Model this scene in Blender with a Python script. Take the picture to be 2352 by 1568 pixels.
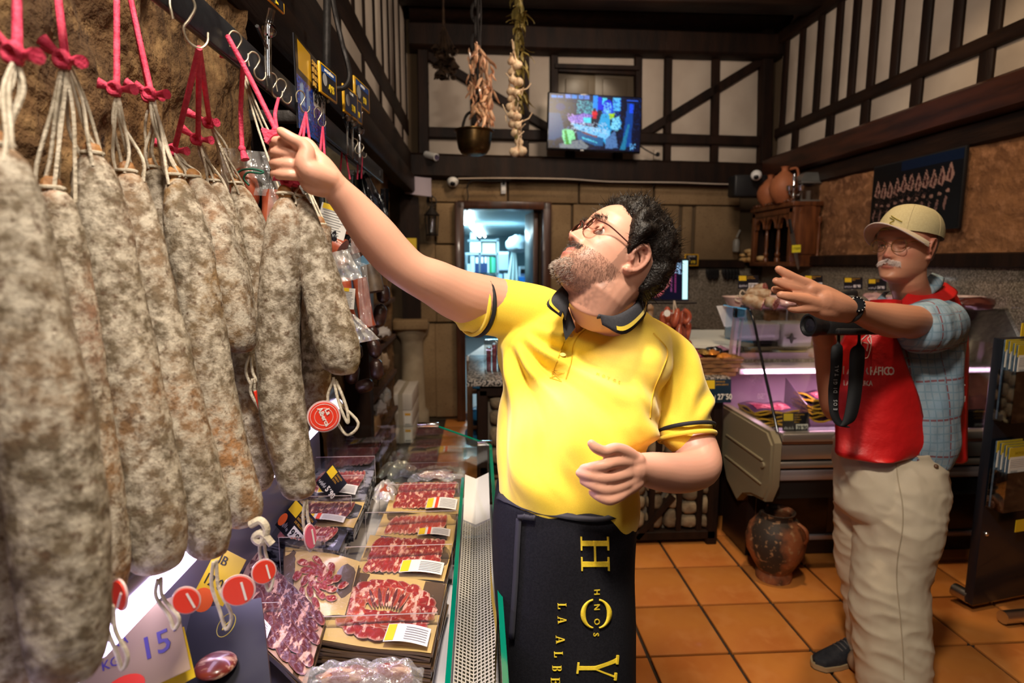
import bpy, bmesh, math, random
import numpy as np
from mathutils import Vector, Matrix, noise
for o in list(bpy.data.objects):
 bpy.data.objects.remove(o)
SC = bpy.context.scene
COL = SC.collection
R = random.Random(7)
PI = math.pi
# ---------------------------------------------------------------- camera
FPX, VPX, VPY, CAMH = 1333.0, 1100.0, 600.0, 1.58
pitch = math.atan((784 - VPY) / FPX)
yaw = math.atan((1176 - VPX) * math.cos(pitch) / FPX)
CF = Vector((math.sin(yaw) * math.cos(pitch), math.cos(yaw) * math.cos(pitch), -math.sin(pitch)))
CR = Vector((math.cos(yaw), -math.sin(yaw), 0))
CU = CR.cross(CF)
CP = Vector((0, 0, CAMH))
cam_d = bpy.data.cameras.new('camera')
cam = bpy.data.objects.new('camera', cam_d)
COL.objects.link(cam)
cam.matrix_world = Matrix.Translation(CP) @ Matrix((CR, CU, -CF)).transposed().to_4x4()
cam_d.sensor_width = 36
cam_d.lens = FPX / 2352 * 36
cam_d.clip_start = 0.02
cam_d.dof.use_dof = True
cam_d.dof.focus_distance = 1.22
cam_d.dof.aperture_fstop = 3.6
SC.camera = cam
vs = SC.view_settings
vs.view_transform = 'Standard'; vs.look = 'None'; vs.gamma = 1; vs.use_curve_mapping = False
vs.exposure = 0.0
SC.cycles.max_bounces = 7
SC.cycles.diffuse_bounces = 3
SC.cycles.glossy_bounces = 3
SC.cycles.transmission_bounces = 6
SC.cycles.transparent_max_bounces = 16
SC.cycles.caustics_reflective = False
SC.cycles.caustics_refractive = False
SC.cycles.sample_clamp_indirect = 4
W = bpy.data.worlds.new('world'); SC.world = W; W.use_nodes = True
W.node_tree.nodes['Background'].inputs[0].default_value = (0.9, 0.75, 0.6, 1)
W.node_tree.nodes['Background'].inputs[1].default_value = 0.025

def lamp(name, kind, loc, power, col, size=0.3, tgt=None, size_y=None, spot=None, blend=0.5):
 d = bpy.data.lights.new(name, kind)
 d.energy = power; d.color = col
 if kind == 'AREA':
  d.size = size
  if size_y: d.shape = 'RECTANGLE'; d.size_y = size_y
 else:
  d.shadow_soft_size = size
 if kind == 'SPOT':
  d.spot_size = math.radians(spot or 60); d.spot_blend = blend
 o = bpy.data.objects.new(name, d); COL.objects.link(o); o.location = loc
 if tgt is not None:
  o.rotation_euler = (Vector(tgt) - Vector(loc)).to_track_quat('-Z', 'Y').to_euler()
 return o
# room lamps: ceiling spots, shop counters, plus added fills
WARM = (1, .72, .44); NEUT = (1, .88, .73)
lamp('ceiling_spot_key', 'AREA', (-.05, .25, 3.1), 60, NEUT, .22, (.28, 1.2, 1.25))
lamp('ceiling_spot_left', 'AREA', (.12, .0, 2.5), 6, NEUT, .3, (-.4, .9, 1.5))
lamp('ceiling_spot_counter', 'SPOT', (-.1, 1.1, 3.3), 85, (1, .80, .55), .05, (-.2, 1.1, .85), spot=42)
lamp('ceiling_spot_floor', 'SPOT', (1.1, 1.9, 3.6), 150, WARM, .08, (1.1, 2.0, 0), spot=70)
lamp('ceiling_spot_back', 'SPOT', (1.1, 5.15, 3.55), 26, (1, .85, .65), .04, (1.05, 5.75, 3.0), spot=60)
lamp('ceiling_spot_backwall', 'AREA', (1.2, 3.4, 3.5), 30, (1, .82, .66), .5, (1.3, 5.7, 2.7))
lamp('ceiling_spot_braid', 'SPOT', (.5, 2.6, 3.6), 60, (1, .80, .55), .05, (.05, 3.7, 2.4), spot=34)
lamp('ceiling_spot_right', 'SPOT', (1.7, 2.6, 3.6), 55, WARM, .08, (2.9, 3.3, 1.7), spot=75)
lamp('ceiling_spot_rightwall', 'SPOT', (2.2, 1.6, 3.0), 25, WARM, .1, (2.95, 2.0, 2.7), spot=90)
lamp('ceiling_spot_door', 'SPOT', (.3, 4.4, 3.5), 40, WARM, .08, (.1, 5.6, .9), spot=70)
lamp('office_tube_light', 'AREA', (.2, 8.0, 2.0), 36, (.45, .82, 1), .5, (.2, 8.0, 0))
lamp('office_ceiling_fill', 'AREA', (0, 8.5, 1.7), 20, (.45, .82, 1), 1.0, (0, 8.8, 3))  # added upward fill to brighten the office ceiling, no tube hangs here
lamp('case_lamp_pink', 'AREA', (2.17, 2.98, .97), 9, (1, .55, .82), 1.3, (2.17, 2.9, 0), size_y=.05)
lamp('case_lamp_lilac', 'AREA', (-.44, .98, 1.12), 3, (.72, .6, 1), .04, (-.2, .98, .6), size_y=1.7)
lamp('leftwall_fill', 'SPOT', (.7, 3.0, 3.6), 22, (1, .84, .66), .06, (-.6, 3.2, 2.9), spot=85)  # added fill that lifts the upper left wall panels, no fitting of its own

# ---------------------------------------------------------------- pixel rays
def ray(px, py):
 return CF + CR * ((px - 1176) / FPX) + CU * ((784 - py) / FPX)
def PZ(px, py, zc):
 return CP + ray(px, py) * zc
def onX(px, py, v):
 d = ray(px, py); return CP + d * ((v - CP.x) / d.x)
def onY(px, py, v):
 d = ray(px, py); return CP + d * ((v - CP.y) / d.y)
def onZ(px, py, v):
 d = ray(px, py); return CP + d * ((v - CP.z) / d.z)
def onP(px, py, p0, n):
 d = ray(px, py); return CP + d * ((Vector(p0) - CP).dot(n) / d.dot(n))
def V(*a):
 return Vector(a)

# ---------------------------------------------------------------- materials
MATS = {}
def mat(name, col=(.5, .5, .5), rough=.5, metal=0, col2=None, scale=8, detail=4, lo=.35, hi=.65, bump=0, bscale=None,
  trans=0, coat=0, emit=None, estr=0, stretch=None, attr=None, alpha=1, ior=1.45, col3=None, scale3=30, lo3=.5, hi3=.6, sheen=0, sss=0, bdist=.004, spec=None, wave=None, nrough=None, objrand=0):
 if name in MATS: return MATS[name]
 m = bpy.data.materials.new(name); m.use_nodes = True
 nt = m.node_tree; N = nt.nodes; L = nt.links
 b = N['Principled BSDF']
 b.inputs['Roughness'].default_value = rough
 b.inputs['Metallic'].default_value = metal
 b.inputs['IOR'].default_value = ior
 if spec is not None: b.inputs['Specular IOR Level'].default_value = spec
 if trans: b.inputs['Transmission Weight'].default_value = trans
 if coat:
  b.inputs['Coat Weight'].default_value = coat; b.inputs['Coat Roughness'].default_value = .08
 if alpha < 1: b.inputs['Alpha'].default_value = alpha
 if sheen: b.inputs['Sheen Weight'].default_value = sheen
 if sss:
  b.inputs['Subsurface Weight'].default_value = sss
  b.inputs['Subsurface Radius'].default_value = (.012, .005, .003)
  b.inputs['Subsurface Scale'].default_value = 1
 out = None
 tc = N.new('ShaderNodeTexCoord'); src = tc.outputs['Object']
 if stretch:
  mp = N.new('ShaderNodeMapping'); mp.inputs['Scale'].default_value = stretch
  L.new(src, mp.inputs[0]); src = mp.outputs[0]
 def ns(sc, det=detail, dist=0.):
  n = N.new('ShaderNodeTexNoise'); n.inputs['Scale'].default_value = sc; n.inputs['Detail'].default_value = det
  n.inputs['Distortion'].default_value = dist
  if nrough: n.inputs['Roughness'].default_value = nrough
  L.new(src, n.inputs['Vector']); return n
 def ramp(n, a, c, c1=(0, 0, 0, 1), c2=(1, 1, 1, 1)):
  r = N.new('ShaderNodeValToRGB'); r.color_ramp.elements[0].position = a; r.color_ramp.elements[1].position = c
  r.color_ramp.elements[0].color = c1; r.color_ramp.elements[1].color = c2
  L.new(n, r.inputs[0]); return r
 c = tuple(col) + (1,)
 if attr:
  a = N.new('ShaderNodeAttribute'); a.attribute_name = attr; out = a.outputs['Color']
 if col2 is not None:
  n = ns(scale)
  r = ramp(n.outputs['Fac'], lo, hi)
  mx = N.new('ShaderNodeMix'); mx.data_type = 'RGBA'
  L.new(r.outputs[0], mx.inputs[0])
  if out is not None: L.new(out, mx.inputs[6])
  else: mx.inputs[6].default_value = c
  mx.inputs[7].default_value = tuple(col2) + (1,)
  out = mx.outputs[2]
 if col3 is not None:
  n = ns(scale3, 6)
  r = ramp(n.outputs['Fac'], lo3, hi3)
  mx = N.new('ShaderNodeMix'); mx.data_type = 'RGBA'
  L.new(r.outputs[0], mx.inputs[0])
  if out is not None: L.new(out, mx.inputs[6])
  else: mx.inputs[6].default_value = c
  mx.inputs[7].default_value = tuple(col3) + (1,)
  out = mx.outputs[2]
 if objrand:
  oi = N.new('ShaderNodeObjectInfo'); hs = N.new('ShaderNodeHueSaturation')
  mr = N.new('ShaderNodeMapRange'); mr.inputs[3].default_value = 1 - objrand; mr.inputs[4].default_value = 1 + objrand
  L.new(oi.outputs['Random'], mr.inputs[0]); L.new(mr.outputs[0], hs.inputs['Value'])
  if out is not None: L.new(out, hs.inputs['Color'])
  else: hs.inputs['Color'].default_value = c
  out = hs.outputs[0]
 if out is not None: L.new(out, b.inputs['Base Color'])
 else: b.inputs['Base Color'].default_value = c
 if bump:
  n = ns(bscale or scale * 3, 6)
  bp = N.new('ShaderNodeBump'); bp.inputs['Strength'].default_value = bump; bp.inputs['Distance'].default_value = bdist
  L.new(n.outputs['Fac'], bp.inputs['Height']); L.new(bp.outputs[0], b.inputs['Normal'])
  if coat: L.new(bp.outputs[0], b.inputs['Coat Normal'])
 if emit is not None or estr:
  b.inputs['Emission Strength'].default_value = estr
  if attr and emit is None: L.new(out, b.inputs['Emission Color'])
  else: b.inputs['Emission Color'].default_value = tuple(emit) + (1,)
 MATS[name] = m
 return m

def glassmat(name, col=(.9, 1, .95), amt=.12, rough=.02, fm=.9):
 """thin sheet glass: mostly clear, fresnel gloss on top"""
 if name in MATS: return MATS[name]
 m = bpy.data.materials.new(name); m.use_nodes = True
 nt = m.node_tree; N = nt.nodes; L = nt.links
 for n in list(N):
  if n.type == 'BSDF_PRINCIPLED': N.remove(n)
 o = N['Material Output']
 t = N.new('ShaderNodeBsdfTransparent'); t.inputs[0].default_value = tuple(col) + (1,)
 g = N.new('ShaderNodeBsdfGlossy'); g.inputs['Roughness'].default_value = rough; g.inputs['Color'].default_value = (1, 1, 1, 1)
 fr = N.new('ShaderNodeFresnel'); fr.inputs[0].default_value = 1.45
 ad = N.new('ShaderNodeMath'); ad.operation = 'MULTIPLY_ADD'; ad.inputs[1].default_value = fm; ad.inputs[2].default_value = amt * .3
 mx = N.new('ShaderNodeMixShader')
 L.new(fr.outputs[0], ad.inputs[0]); L.new(ad.outputs[0], mx.inputs[0])
 L.new(t.outputs[0], mx.inputs[1]); L.new(g.outputs[0], mx.inputs[2]); L.new(mx.outputs[0], o.inputs[0])
 MATS[name] = m
 return m

def filmmat(name, col=(.9, .9, .9), op=.25, rough=.15, wr=40):
 """crinkled clear plastic film"""
 if name in MATS: return MATS[name]
 m = bpy.data.materials.new(name); m.use_nodes = True
 nt = m.node_tree; N = nt.nodes; L = nt.links
 for n in list(N):
  if n.type == 'BSDF_PRINCIPLED': N.remove(n)
 o = N['Material Output']
 tc = N.new('ShaderNodeTexCoord')
 n = N.new('ShaderNodeTexNoise'); n.inputs['Scale'].default_value = wr; n.inputs['Detail'].default_value = 3; n.inputs['Distortion'].default_value = 1.5
 L.new(tc.outputs['Object'], n.inputs['Vector'])
 bp = N.new('ShaderNodeBump'); bp.inputs['Strength'].default_value = .8; bp.inputs['Distance'].default_value = .01
 L.new(n.outputs['Fac'], bp.inputs['Height'])
 t = N.new('ShaderNodeBsdfTransparent')
 g = N.new('ShaderNodeBsdfGlossy'); g.inputs['Roughness'].default_value = rough
 L.new(bp.outputs[0], g.inputs['Normal'])
 d = N.new('ShaderNodeBsdfDiffuse'); d.inputs[0].default_value = tuple(col) + (1,)
 m1 = N.new('ShaderNodeMixShader'); m1.inputs[0].default_value = .5
 L.new(d.outputs[0], m1.inputs[1]); L.new(g.outputs[0], m1.inputs[2])
 m2 = N.new('ShaderNodeMixShader'); m2.inputs[0].default_value = op
 L.new(t.outputs[0], m2.inputs[1]); L.new(m1.outputs[0], m2.inputs[2]); L.new(m2.outputs[0], o.inputs[0])
 MATS[name] = m
 return m

# ---------------------------------------------------------------- mesh builder
def frame(o, x, y=None, z=None):
 """4x4 with local axes x, y(up), z(out)"""
 x = Vector(x).normalized()
 if y is None: y = Vector((0, 0, 1))
 y = Vector(y); z = x.cross(y).normalized() if z is None else Vector(z).normalized()
 y = z.cross(x).normalized()
 m = Matrix((x, y, z)).transposed().to_4x4(); m.translation = Vector(o); return m

class MB:
 def __init__(s):
  s.v = []; s.f = []; s.m = []; s.col = []
 def add(s, vs_, fs, mi=0, T=None, col=None):
  k = len(s.v)
  if T is not None: vs_ = [T @ Vector(p) for p in vs_]
  s.v.extend([tuple(p) for p in vs_]); s.f.extend([tuple(i + k for i in f) for f in fs]); s.m.extend([mi] * len(fs))
  if col is not None: s.col.extend(col)
  return s
 def box(s, c, d, T=None, mi=0, bev=0):
  x, y, z = d[0] / 2, d[1] / 2, d[2] / 2
  if bev <= 0:
   vv = [(c[0] + a * x, c[1] + b * y, c[2] + e * z) for a in (-1, 1) for b in (-1, 1) for e in (-1, 1)]
   ff = [(0, 1, 3, 2), (4, 6, 7, 5), (0, 4, 5, 1), (2, 3, 7, 6), (0, 2, 6, 4), (1, 5, 7, 3)]
   return s.add(vv, ff, mi, T)
  bm = bmesh.new(); bmesh.ops.create_cube(bm, size=1)
  for v in bm.verts: v.co = Vector((v.co.x * d[0], v.co.y * d[1], v.co.z * d[2]))
  bmesh.ops.bevel(bm, geom=list(bm.edges), offset=min(bev, min(d) * .45), segments=2, profile=.5, affect='EDGES')
  vv = [v.co + Vector(c) for v in bm.verts]; ff = [[v.index for v in f.verts] for f in bm.faces]
  bm.free(); return s.add(vv, ff, mi, T)
 def tube(s, pts, r, n=8, T=None, mi=0, caps=True, flat=1.0, up=None, closed=False, rs=None):
  """swept tube; r scalar or list; flat squashes the second axis; round caps"""
  pts = [Vector(p) for p in pts]
  k = len(pts); rr = r if isinstance(r, (list, tuple)) else [r] * k
  ups = up or Vector((0.13, 0.21, .97))
  prev = None; rings = []
  for i in range(k):
   if closed: t = pts[(i + 1) % k] - pts[i - 1]
   else: t = pts[min(i + 1, k - 1)] - pts[max(i - 1, 0)]
   t.normalize()
   if prev is None:
    a = t.cross(ups)
    if a.length < .1: a = t.cross(Vector((1, 0, 0)))
   else:
    a = prev - t * prev.dot(t)
   a.normalize(); prev = a; b = t.cross(a)
   fl = flat[i] if isinstance(flat, (list, tuple)) else flat
   rings.append([pts[i] + (a * math.cos(2 * PI * j / n) + b * fl * math.sin(2 * PI * j / n)) * rr[i] for j in range(n)])
  vv = [p for rg in rings for p in rg]; ff = []
  for i in range(k if closed else k - 1):
   i2 = (i + 1) % k
   for j in range(n):
    ff.append((i * n + j, i * n + (j + 1) % n, i2 * n + (j + 1) % n, i2 * n + j))
  if caps and not closed:
   ff.append(tuple(range(n - 1, -1, -1))); ff.append(tuple((k - 1) * n + j for j in range(n)))
  return s.add(vv, ff, mi, T)
 def lathe(s, prof, n=24, T=None, mi=0, axis='z', wob=None):
  vv = []; ff = []
  for i, (r, z) in enumerate(prof):
   for j in range(n):
    a = 2 * PI * j / n; q = r * (1 + (wob(a, z) if wob else 0))
    vv.append((q * math.cos(a), q * math.sin(a), z) if axis == 'z' else (q * math.cos(a), z, q * math.sin(a)))
  for i in range(len(prof) - 1):
   for j in range(n):
    f = (i * n + j, i * n + (j + 1) % n, (i + 1) * n + (j + 1) % n, (i + 1) * n + j)
    ff.append(f if axis == 'z' else f[::-1])
  if prof[0][0] > 1e-5: ff.append(tuple(range(n - 1, -1, -1)) if axis == 'z' else tuple(range(n)))
  if prof[-1][0] > 1e-5:
   k = (len(prof) - 1) * n; ff.append(tuple(k + j for j in range(n)))
  return s.add(vv, ff, mi, T)
 def prism(s, poly, d, T=None, mi=0, z0=0.):
  """polygon in local xy, thickness d along z"""
  n = len(poly)
  vv = [(p[0], p[1], z0) for p in poly] + [(p[0], p[1], z0 + d) for p in poly]
  ff = [tuple(range(n - 1, -1, -1)), tuple(range(n, 2 * n))] + [(i, (i + 1) % n, n + (i + 1) % n, n + i) for i in range(n)]
  return s.add(vv, ff, mi, T)
 def grid(s, fn, nu, nv, mi=0, T=None, colfn=None, wrapu=False):
  vv = [fn(i / nu, j / nv) for j in range(nv + 1) for i in range(nu + (0 if wrapu else 1))]
  w = nu if wrapu else nu + 1
  ff = [(j * w + i, j * w + (i + 1) % w, (j + 1) * w + (i + 1) % w, (j + 1) * w + i) for j in range(nv) for i in range(nu)]
  c = None
  if colfn: c = [colfn(i / nu, j / nv) for j in range(nv + 1) for i in range(w)]
  return s.add(vv, ff, mi, T, c)
 def sphere(s, c, r, n=16, m=10, T=None, mi=0, fn=None):
  """ellipsoid; r scalar or 3"""
  r = (r, r, r) if not isinstance(r, (tuple, list, Vector)) else r
  vv = []; ff = []
  for i in range(m + 1):
   a = PI * i / m
   for j in range(n):
    b = 2 * PI * j / n
    d = (math.sin(a) * math.cos(b), math.sin(a) * math.sin(b), math.cos(a))
    q = 1 + (fn(d) if fn else 0)
    vv.append((c[0] + r[0] * d[0] * q, c[1] + r[1] * d[1] * q, c[2] + r[2] * d[2] * q))
  for i in range(m):
   for j in range(n):
    ff.append((i * n + j, (i + 1) * n + j, (i + 1) * n + (j + 1) % n, i * n + (j + 1) % n))
  return s.add(vv, ff, mi, T)
 def plate(s, q, d, mi=0):
  """quad of four world points, thickened by vector d"""
  q = [Vector(p) for p in q]; d = Vector(d)
  vv = q + [p + d for p in q]
  return s.add(vv, [(0, 1, 2, 3), (7, 6, 5, 4), (0, 4, 5, 1), (1, 5, 6, 2), (2, 6, 7, 3), (3, 7, 4, 0)], mi)
 def text(s, body, size, T, mi=0, ext=.0006, align='LEFT', squash=1.0, bold=0):
  vv, ff = textmesh(body, ext / size, align, bold)
  return s.add([(p[0] * size * squash, p[1] * size, p[2] * size) for p in vv], ff, mi, T)

_TX = {}
def textmesh(body, ext, align, bold):
 k = (body, round(ext, 4), align, bold)
 if k in _TX: return _TX[k]
 c = bpy.data.curves.new('t', 'FONT'); c.body = body; c.size = 1; c.extrude = ext; c.align_x = align; c.resolution_u = 2; c.offset = bold
 o = bpy.data.objects.new('t', c); COL.objects.link(o)
 dg = bpy.context.evaluated_depsgraph_get()
 me = o.evaluated_get(dg).to_mesh()
 vv = [tuple(v.co) for v in me.vertices]; ff = [tuple(p.vertices) for p in me.polygons]
 o.evaluated_get(dg).to_mesh_clear()
 bpy.data.objects.remove(o); bpy.data.curves.remove(c)
 _TX[k] = (vv, ff); return _TX[k]

def finish(me, mats, smooth, mis=None, angle=None):
 for m in (mats if isinstance(mats, (list, tuple)) else [mats]): me.materials.append(m)
 if mis is not None and any(mis): me.polygons.foreach_set('material_index', mis)
 if smooth: me.polygons.foreach_set('use_smooth', [True] * len(me.polygons))
 if smooth and angle is None and len(me.polygons) < 60000:
  try: me.set_sharp_from_angle(angle=math.radians(45))
  except Exception: pass

def obj(name, mb, mats, parent=None, smooth=True, label=None, angle=None):
 me = bpy.data.meshes.new(name)
 me.from_pydata(mb.v, [], mb.f)
 finish(me, mats, smooth, mb.m, angle)
 if mb.col:
  a = me.color_attributes.new('Col', 'FLOAT_COLOR', 'POINT')
  a.data.foreach_set('color', np.array([tuple(c) + (1,) for c in mb.col], dtype=np.float32).ravel())
 me.update()
 o = bpy.data.objects.new(name, me); COL.objects.link(o)
 if parent is not None: attach(o, parent)
 if label: o['label'] = label
 return o
def attach(o, parent):
 o.parent = parent
 r = parent; M = Matrix()
 chain = []
 while r is not None: chain.append(r); r = r.parent
 for q in reversed(chain): M = M @ q.matrix_parent_inverse @ q.matrix_basis
 o.matrix_parent_inverse = M.inverted()
 return o
def tag(o, label=None, cat=None, group=None, kind=None):
 if label: o['label'] = label
 if cat: o['category'] = cat
 if group: o['group'] = group
 if kind: o['kind'] = kind
 return o
def thing(name, label, cat, loc=(0, 0, 0), group=None, kind=None):
 o = bpy.data.objects.new(name, None); COL.objects.link(o)
 o.location = loc; o.empty_display_size = .05
 return tag(o, label, cat, group, kind)
def struct(name, mb, mats, smooth=True, label=None, cat=None):
 o = obj(name, mb, mats, None, smooth); o['kind'] = 'structure'
 if label: o['label'] = label
 if cat: o['category'] = cat
 return o
def dup(root, delta, label=None, name=None):
 """copy of a thing, its parts and sub-parts, moved by delta"""
 r = root.copy(); COL.objects.link(r); r.location = Vector(root.location) + Vector(delta)
 if label: r['label'] = label
 for ch in list(root.children):
  c = ch.copy(); COL.objects.link(c); c.parent = r
  for g in ch.children:
   d = g.copy(); COL.objects.link(d); d.parent = c
 return r
def fbm(x, y, z, o=4):
 return noise.fractal(Vector((x, y, z)), 1.0, 2.0, o)
def crom(pts, n):
 """Catmull-Rom through points (tuples of any length), n samples per span"""
 P_ = [np.array(p, dtype=float) for p in pts]; P_ = [2 * P_[0] - P_[1]] + P_ + [2 * P_[-1] - P_[-2]]
 out = []
 for i in range(1, len(P_) - 2):
  for k in range(n):
   t = k / n; a, b, c, d = P_[i - 1:i + 3]
   out.append(.5 * ((2 * b) + (c - a) * t + (2 * a - 5 * b + 4 * c - d) * t * t + (3 * b - a - 3 * c + d) * t ** 3))
 out.append(P_[-2]); return out

# ================================================================ materials of the room
wood = mat('dark_timber', (.020, .008, .004), .6, spec=.25, col2=(.008, .0035, .002), scale=4, stretch=(3, 3, .6), bump=.5, bscale=30, bdist=.006)
woodh = mat('dark_timber_long', (.022, .009, .004), .55, spec=.3, col2=(.008, .0035, .002), scale=4, stretch=(.6, .6, 4), bump=.5, bscale=20, bdist=.006)
woodr = mat('reddish_timber', (.085, .028, .012), .35, col2=(.035, .012, .006), scale=5, stretch=(4, 4, .5), bump=.3, coat=.2)
plaster = mat('cream_plaster', (.52, .44, .36), .85, col2=(.44, .36, .29), scale=3, bump=.25, bscale=12, bdist=.01)
stone = mat('rough_stone', (.18, .092, .032), .9, col2=(.08, .04, .014), scale=5, col3=(.24, .14, .055), scale3=22, lo3=.5, hi3=.7, bump=.9, bscale=40, bdist=.012)
stoner = mat('red_stone', (.27, .12, .048), .9, col2=(.13, .052, .02), scale=4, col3=(.36, .17, .08), scale3=18, lo3=.5, hi3=.7, bump=.9, bscale=34, bdist=.012)
ashlar = mat('ashlar', (.26, .17, .085), .85, col2=(.20, .125, .06), scale=4, col3=(.15, .09, .045), scale3=60, lo3=.55, hi3=.75, bump=.4, bscale=60, objrand=.12)
granite = mat('granite', (.20, .165, .125), .3, col2=(.10, .08, .06), scale=60, lo=.4, hi=.6, col3=(.35, .30, .24), scale3=110, lo3=.52, hi3=.6, coat=.3)
granite_edge = mat('granite_edge', (.42, .38, .34), .25, col2=(.03, .03, .03), scale=90, lo=.45, hi=.55)
tilem = mat('terracotta', (.62, .235, .048), .42, col2=(.52, .165, .035), scale=3, col3=(.66, .27, .075), scale3=9, lo3=.5, hi3=.8, bump=.15, bscale=30, coat=.12, objrand=.10)
grout = mat('grout', (.03, .02, .014), .9, col2=(.05, .035, .02), scale=40)
black = mat('black_paint', (.008, .008, .009), .5)
blackg = mat('black_gloss', (.008, .008, .010), .12)
dark = mat('dark_void', (.004, .004, .004), .9)
white = mat('white_paint', (.75, .74, .72), .45)
steel = mat('steel', (.62, .60, .58), .28, 1)
chrome = mat('chrome', (.8, .8, .8), .12, 1)
iron = mat('iron', (.035, .030, .028), .55, .6, bump=.6, bscale=60)
yellow = mat('yellow_card', (.80, .55, .02), .5)
red = mat('red_plastic', (.75, .035, .02), .35, coat=.3)
# ================================================================ floor: tiles laid one by one
XL, XR, YB = -.62, 2.95, 5.75
flo = MB(); flo.box((1.6, 2.9, -.06), (9, 11.0, .1))
floor = struct('floor', flo, grout, False)
tmb = MB(); tmb.box((0, 0, -.004), (.326, .321, .016), bev=.004)
tile_me = None; ntile = 0
for i in range(-3, 8):
 for j in range(-1, 13):
  x0, y0 = .671 + .3405 * (i - 0), 2.11 + .3345 * (j - 1)
  cx, cy = x0 + .170, y0 + .167
  if cx < -1.1 or cx > 3.2 or cy > 6.1 or cy < .5: continue
  if tile_me is None:
   t = obj('tile', tmb, tilem, floor); tile_me = t
  else:
   t = tile_me.copy(); COL.objects.link(t)
  t.matrix_parent_inverse = Matrix()
  t.location = (cx, cy, R.uniform(-.0012, .0012)); t.rotation_euler = (R.uniform(-.002, .002), R.uniform(-.002, .002), R.choice((0, PI)) + R.uniform(-.004, .004))
# ================================================================ wall planes
BN = Vector((-.3, 3.5, 0)).normalized()        # back wall turns away to the right
B0 = Vector((XL, 5.68, 0))
BX = Vector((3.5, .3, 0)).normalized()
def onB(px, py, off=0.):
 return onP(px, py, B0 - BN * off, BN)
def bwl(px, py, off=0.):
 p = onB(px, py, off); return ((p - B0).dot(BX), p.z)
BT = frame(B0, BX, (0, 0, 1))
wb = MB(); wb.box((1.9, 1.15, -.26), (5.4, 2.2, .1), BT)     # placeholder core behind the timber storey
wall_back = None
def rnd_quad(mb, q, d, inset=0., mi=0, T=None, jig=.004):
 """slightly irregular softened panel from four local points (x,z) ccw, thickness d"""
 n = 6; pts = []
 for k in range(4):
  a, b = q[k], q[(k + 1) % 4]
  for i in range(n):
   t = i / n
   pts.append((a[0] + (b[0] - a[0]) * t + R.uniform(-jig, jig), a[1] + (b[1] - a[1]) * t + R.uniform(-jig, jig)))
 cx = sum(p[0] for p in pts) / len(pts); cy = sum(p[1] for p in pts) / len(pts)
 m = len(pts); inn = [(cx + (p[0] - cx) * (1 - min(.3, .012 / max(.01, abs(p[0] - cx) + .001))) , cy + (p[1] - cy) * .985) for p in pts]
 vv = [(p[0], p[1], 0) for p in pts] + [(p[0], p[1], d * .6) for p in pts] + [(p[0], p[1], d) for p in inn]
 ff = [(i, (i + 1) % m, m + (i + 1) % m, m + i) for i in range(m)] + [(m + i, m + (i + 1) % m, 2 * m + (i + 1) % m, 2 * m + i) for i in range(m)] + [tuple(range(2 * m, 3 * m))]
 mb.add(vv, ff, mi, T)
def beam(T, a, b, w, d, parent, m=wood, name='timber', z0=0.):
 """timber from local a to b (x,z), width w, standing d proud, hand-hewn wobble"""
 a = Vector((a[0], a[1])); b = Vector((b[0], b[1])); L_ = (b - a).length; u = (b - a) / L_; n_ = Vector((-u.y, u.x))
 k = max(3, int(L_ / .25)); s_ = R.random() * 50
 vv = []; ff = []
 for i in range(k + 1):
  c = a + u * (L_ * i / k)
  w1 = w / 2 * (1 + .06 * noise.noise((i * .7, s_, 0))); w2 = w / 2 * (1 + .06 * noise.noise((i * .7, s_ + 9, 0)))
  for (q, z) in ((-w1, z0), (-w1, z0 + d * .85), (-w1 * .8, z0 + d), (w2 * .8, z0 + d), (w2, z0 + d * .85), (w2, z0)):
   p = c + n_ * q; vv.append((p.x, p.y, z))
 for i in range(k):
  for j in range(5):
   ff.append((i * 6 + j, (i + 1) * 6 + j, (i + 1) * 6 + j + 1, i * 6 + j + 1))
 ff.append((0, 1, 2, 3, 4, 5)); ff.append(tuple(k * 6 + j for j in range(5, -1, -1)))
 mb = MB(); mb.add(vv, ff, 0, T)
 return obj(name, mb, m, parent)
# frame normal for BT points toward -? make sure z goes into the room
if (BT.to_3x3() @ Vector((0, 0, 1))).y > 0:
 BT = frame(B0, BX, (0, 0, 1)); BT = Matrix((Vector(BX), Vector((0, 0, 1)), -BN)).transposed().to_4x4(); BT.translation = B0
def bq(x0, y0, x1, y1, mid=None):
 """pixel rectangle on the back wall -> local quad"""
 return [bwl(x0, y1), bwl(x1, y1), bwl(x1, y0), bwl(x0, y0)]
# back wall core with the doorway left open (door x from px 1062 to 1240)
dl, dr = bwl(1062, 700)[0], bwl(1240, 700)[0]; dt = bwl(1150, 480)[1]
wbm = MB()
wbm.box(((dl - 1.2) / 2, 1.9, -.08), (dl + 1.2, 3.9, .1), BT)
wbm.box(((dr + 4.6) / 2, 1.9, -.08), (4.6 - dr, 3.9, .1), BT)
wbm.box(((dl + dr) / 2, (dt + 3.9) / 2, -.08), (dr - dl + .02, 3.9 - dt, .1), BT)
wall_back = struct('wall_back', wbm, mat('wall_core', (.10, .065, .035), .9), False)
def panel(q, parent, T, d=.02, m=plaster, name='plaster_panel', jig=.004):
 mb = MB(); rnd_quad(mb, q, d, T=T, jig=jig); return obj(name, mb, m, parent)
T_ = BT @ Matrix.Translation((0, 0, -.03))
def tb(px0, py0, px1, py1, wpx, d=.075, m=wood):
 a = bwl(px0, py0); b = bwl(px1, py1); w = wpx * 5.75 / FPX
 return beam(T_, a, b, w, d, wall_back, m)
def yt(px): return 116 + (px - 980) * .030      # under the top beam
def ym(px): return 306 + (px - 980) * .0265     # mid rail centre
def ys(px): return 386 + (px - 980) * .025      # sill beam centre
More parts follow.
